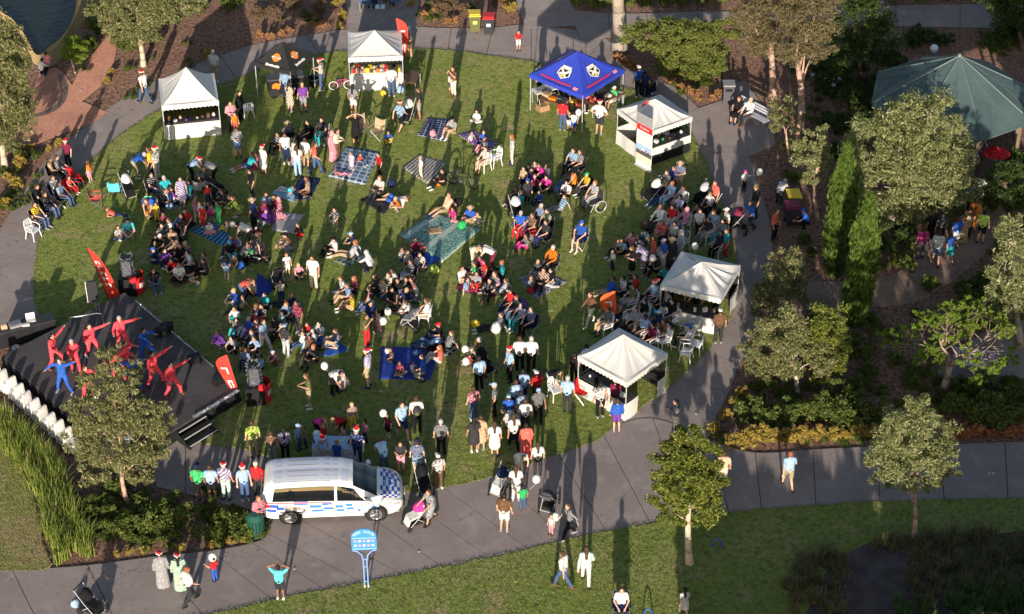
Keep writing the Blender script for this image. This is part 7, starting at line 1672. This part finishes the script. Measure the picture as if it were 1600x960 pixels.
745 568 chair 270 1.66 brown t:black grey - charcoal
733 572 stand 20 .95 cream t:red black -
@ among the mid lawn standers
796 596 stand 290 1.66 light_blue t:black black santa
812 582 stand 190 1.76 white t:black brown -
830 582 stand 170 1.76 white t:black grey -
749 612 stand 200 1.7 light_blue t:black black -
740 656 stand 200 1.64 pink t:denim brown+ -
773 652 stand 270 1.66 grey t:black blond cap=light_blue
741 706 stand 190 1.64 charcoal d:charcoal black+ -
752 702 stand 170 1.62 tan d:tan brown -
773 712 stand 180 1.64 white d:cream brown+ -
808 634 stand 220 1.5 charcoal t:black black -
817 632 stand 180 1.7 light_blue t:navy black -
806 648 stand 200 1.7 light_blue t:black brown -
814 664 stand 200 1.62 light_blue t:white black -
795 668 stand 190 1.6 blue t:white brown cap=light_blue
803 684 bend 260 1.66 white t:navy black -
821 676 stand 190 1.6 white t:charcoal brown -
841 662 stand 20 1.7 black t:black black cap=light_blue
838 632 stand 200 1.64 red t:black black cap=white
803 702 walk 200 1.66 white t:black brown+ -
822 714 stand 180 1.6 coral r:coral black -
840 742 stand 200 1.6 white t:charcoal brown+ -
827 520 chair 300 1.66 navy t:black brown - navy
812 512 chair 310 1.6 lilac t:teal black+ - black
804 500 chair 300 1.6 charcoal t:denim brown - black
@ on the grass above the van
629 684 walk 30 1.78 light_blue s:navy brown -
652 676 stand 190 1.74 white t:black brown - pack
607 682 stand 330 1.05 maroon k:black brown -
690 712 stand 180 1.76 charcoal t:black grey -
627 738 phone 0 1.5 charcoal s:pink brown -
653 742 stand 170 1.72 navy s:light_blue brown cap=navy
398 714 stand 200 1.72 lime t:tan brown -
686 764 stand 200 1.68 white t:brown brown cap=white
656 742 stand 30 1.1 light_blue t:navy black cap=blue
@ around the police table
500 716 bend 20 1.74 light_blue t:navy grey santa
560 726 stand 330 1.78 navy t:navy brown santa
468 704 stand 60 1.25 light_blue t:denim brown cap=light_blue
478 700 stand 300 1.0 tan t:navy brown -
499 684 bend 60 1.4 magenta t:black brown -
507 694 stand 330 .9 red t:red blond -
534 684 bend 320 1.5 red t:black blond -
537 698 stand 300 .95 pink t:pink brown -
552 672 stand 20 1.3 brown t:yellow blond -
557 700 stand 340 1.1 green t:green brown -
572 694 stand 300 1.15 pink t:navy black -
528 728 phone 180 1.2 blue t:blue ginger -
447 720 stand 180 1.6 lilac t:black black+ -
427 722 stand 180 1.5 brown t:grey brown -
600 735 bend 200 1.66 light_blue t:denim brown -
@ left of the van|.046
313 782 stand 180 1.74 green s:black black cap=navy
333 782 stand 175 1.72 light_blue s:black brown -
355 780 stand 180 1.74 lilac t:mint grey santa
384 782 stand 10 1.7 light_blue t:denim brown santa
404 775 stand 190 1.66 red t:charcoal blond cap=white
408 828 phone 30 1.66 pink+ t:black ginger -
@ on the lower left path|.046
256 918 stand 200 1.68 grey r:light_grey brown santa
284 922 stand 180 1.68 mint r:mint black+ santa
297 944 walk 120 1.74 white t:charcoal ginger - bag
337 908 hold 240 1.1 red t:blue black -
439 936 heads 180 1.58 turquoise s:charcoal black -
@ right of the van|.046
674 816 push 300 1.62 grey d:grey brown+ -
788 830 stand 175 1.76 brown s:white black -
806 782 stand 190 1.66 white t:white brown+ -
817 798 hold 200 1.2 green t:denim black -
861 836 stand 330 .9 light_grey t:pink blond -
889 841 walk 300 1.66 grey+ t:black brown+ -
812 742 bend 30 1.6 white t:white brown -
@ on the lower lawn|.066
880 919 walk 240 1.68 white t:denim brown -
915 913 walk 170 1.72 mint+ t:white brown+ -
970 962 chair 0 1.62 white t:navy brown+ - navy
1068 962 walk 190 1.25 light_grey d:white black+ -
@ on the right lower path|.046
1230 764 walk 190 1.76 light_blue s:khaki ginger -
1128 760 stand 190 1.66 peach t:cream brown -
@ outside the lower tent
886 644 stand 170 1.76 light_blue t:charcoal grey -
862 612 bend 60 1.6 black t:white black -
897 600 stand 200 1.5 black t:black black -
940 640 bend 20 1.74 white t:black brown -
937 652 stand 190 1.7 white t:black black -
960 640 stand 170 1.5 maroon t:navy brown santa
963 674 stand 180 1.6 blue+ s:purple brown -
915 585 stand 200 1.5 denim t:black black -
@ below the lower tent|.046
1055 678 phone 260 1.68 grey+ t:cream black -
@ on the stage|.622
87 575 danceA 70 1.74 performer+ t:performer black+ -
119 582 danceC 30 1.7 performer+ t:performer grey -
102 614 danceB 340 1.74 blue+ t:blue brown -
146 558 danceA 30 1.74 performer+ t:performer brown -
193 547 danceA 30 1.74 performer+ t:performer grey -
227 564 danceC 60 1.7 blue+ t:blue black -
198 582 danceC 60 1.6 performer+ t:performer brown -
243 604 danceA 40 1.76 performer+ t:performer black -
271 620 danceA 40 1.74 performer+ t:performer black -
138 624 danceC 60 1.7 performer+ t:performer brown -
186 600 danceB 20 1.7 performer+ t:performer black -
210 610 danceB 350 1.7 blue+ t:blue brown -
@ beneath the stage tree|.04
203 712 stand 200 1.66 light_blue t:navy brown -
228 705 stand 180 1.6 lilac t:black brown -
216 738 stand 150 1.66 charcoal t:charcoal black -
185 712 stand 190 1.62 purple t:black brown+ -
@ in the left corner pram|.046
147 946 chair 60 .8 light_grey t:denim blond -
@ on the top edge seats|.036
585 18 chair 200 1.7 navy t:denim brown -
605 14 chair 160 1.66 brown t:black brown+ -
'''

def run_crowd():
    """the 310 people that show largest are things of their own; the remaining, smallest ones are joined into one mass"""
    global LO
    zone, z, rows = '', LZ, []
    for ln in CROWD.strip().splitlines():
        if ln.startswith('@'):
            q = ln[1:].strip().split('|'); zone = q[0]; z = float(q[1]) if len(q) > 1 else LZ; continue
        w = ln.split(); px, py, pose, hd, ht, top, bot, hair = w[:8]; hat = ch = ex = None
        for r in w[8:]:
            if r == '-': continue
            if r == 'santa' or r == 'straw' or r.startswith(('cap=', 'scarf=')): hat = r
            elif r in ('bag', 'pack'): ex = r
            else: ch = r
        hgt = max(POSES[pose]['head'][2], .8); size = float(ht) ** 2 * hgt ** .7 * SCALE(float(py)) ** 2 * (1.8 if hat or ch or ex or zone in ('on the stage', 'on the shady garden track') else 1)
        rows.append((size, [float(px), float(py), pose, float(hd) + random.uniform(-12, 12), float(ht) * random.uniform(.98, 1.02), top, bot, hair, hat, zone, ex, z, ch, 'performers on the stage' if zone == 'on the stage' else None]))
    rank = sorted(range(len(rows)), key=lambda i: -rows[i][0]); keep = set(rank[:310])
    for i, (s, a) in enumerate(rows):
        if i in keep: person(*a)
    LO = 3.6; MB.capn = 6; mass = []; tc_ = ['white', 'black', 'navy', 'grey', 'red', 'pink', 'light_blue', 'charcoal', 'cream', 'blue', 'teal', 'maroon', 'tan', 'purple', 'green']
    for cx, cy in ((245, 322), (272, 318), (300, 312), (312, 330), (272, 388), (300, 398), (378, 402), (398, 378), (420, 320), (380, 486), (400, 506), (430, 498), (445, 478), (478, 528), (600, 462), (628, 462), (835, 290), (812, 330), (838, 372), (735, 432), (770, 450), (1040, 312), (1056, 352), (1080, 350), (1010, 392), (995, 404), (1010, 500), (1040, 522), (975, 505), (560, 470)):
        for k in range(2):
            x, y = cx + random.gauss(0, 9), cy + random.gauss(0, 6); rows.append((0, [x, y, random.choice(('sit', 'cross', 'side', 'squat', 'lean')), random.uniform(250, 370), random.choice((1.1, 1.3, 1.6, 1.66, 1.7)), random.choice(tc_), 't:' + random.choice(('black', 'denim', 'charcoal', 'navy', 'grey', 'tan')), random.choice(('black', 'brown', 'brown+', 'black+', 'blond')), None, '', None, LZ, None, None]))
    for i, (s, a) in enumerate(rows):
        if i not in keep:
            n0 = len(PEOPLE); o = person(*a); PEOPLE[n0:] = [q for q in PEOPLE[n0:] if q[0] is not o]; mass.append(o)
    bpy.context.view_layer.update()
    co, li, ls, mi, mats = [], [], [], [], []; nv = nl = 0
    for root in mass:
        todo = [root]
        while todo:
            o = todo.pop(); todo += list(o.children); me = o.data; n = len(me.vertices); c = np.empty(n * 3, np.float32); me.vertices.foreach_get('co', c)
            m = np.array(o.matrix_world, np.float32); co.append(c.reshape(-1, 3) @ m[:3, :3].T + m[:3, 3]); k = len(me.loops); v = np.empty(k, np.int32); me.loops.foreach_get('vertex_index', v); li.append(v + nv)
            q = len(me.polygons); s = np.empty(q, np.int32); me.polygons.foreach_get('loop_start', s); ls.append(s + nl); x = np.empty(q, np.int32); me.polygons.foreach_get('material_index', x); mp = []
            for sl_ in o.material_slots:
                if sl_.material not in mats: mats.append(sl_.material)
                mp.append(mats.index(sl_.material))
            mi.append(np.array(mp, np.int32)[np.minimum(x, len(mp) - 1)]); nv += n; nl += k
    me = bpy.data.meshes.new('crowd'); me.vertices.add(nv); me.vertices.foreach_set('co', np.concatenate(co).ravel()); me.loops.add(nl); me.loops.foreach_set('vertex_index', np.concatenate(li)); S_ = np.concatenate(ls)
    me.polygons.add(len(S_)); me.polygons.foreach_set('loop_start', S_)
    for m in mats: me.materials.append(m)
    me.polygons.foreach_set('material_index', np.concatenate(mi)); me.polygons.foreach_set('use_smooth', np.ones(len(S_), bool)); me.update(calc_edges=True)
    o = link(bpy.data.objects.new('crowd', me)); tag(o, 'small seated figures filling the crowd between the larger ones on the lawn', 'crowd', None, 'stuff')
    for root in mass:
        todo = [root]
        while todo: q = todo.pop(); todo += list(q.children); bpy.data.objects.remove(q)
run_crowd()
# labels: say which one where two read alike
by = {}
for o, b, x in PEOPLE: by.setdefault(b, []).append((x, o))
ORD = ['leftmost'] + [k + ' from left' for k in 'second third fourth fifth sixth seventh eighth ninth tenth eleventh twelfth'.split()]
for b, L in by.items():
    L.sort(key=lambda q: q[0]); n = len(L)
    for i, (x, o) in enumerate(L):
        if n > 1:
            w = b.split()
            s = ORD[i] if i < n - 1 else 'rightmost'
            b2 = ' '.join(w) + ', ' + s
            if len(b2.split()) > 16: b2 = b2.replace('plastic ', '').replace('person in ', '').replace('child in ', '')
            o['label'] = b2
        else: o['label'] = b
bpy.data.scenes.remove(WORK)
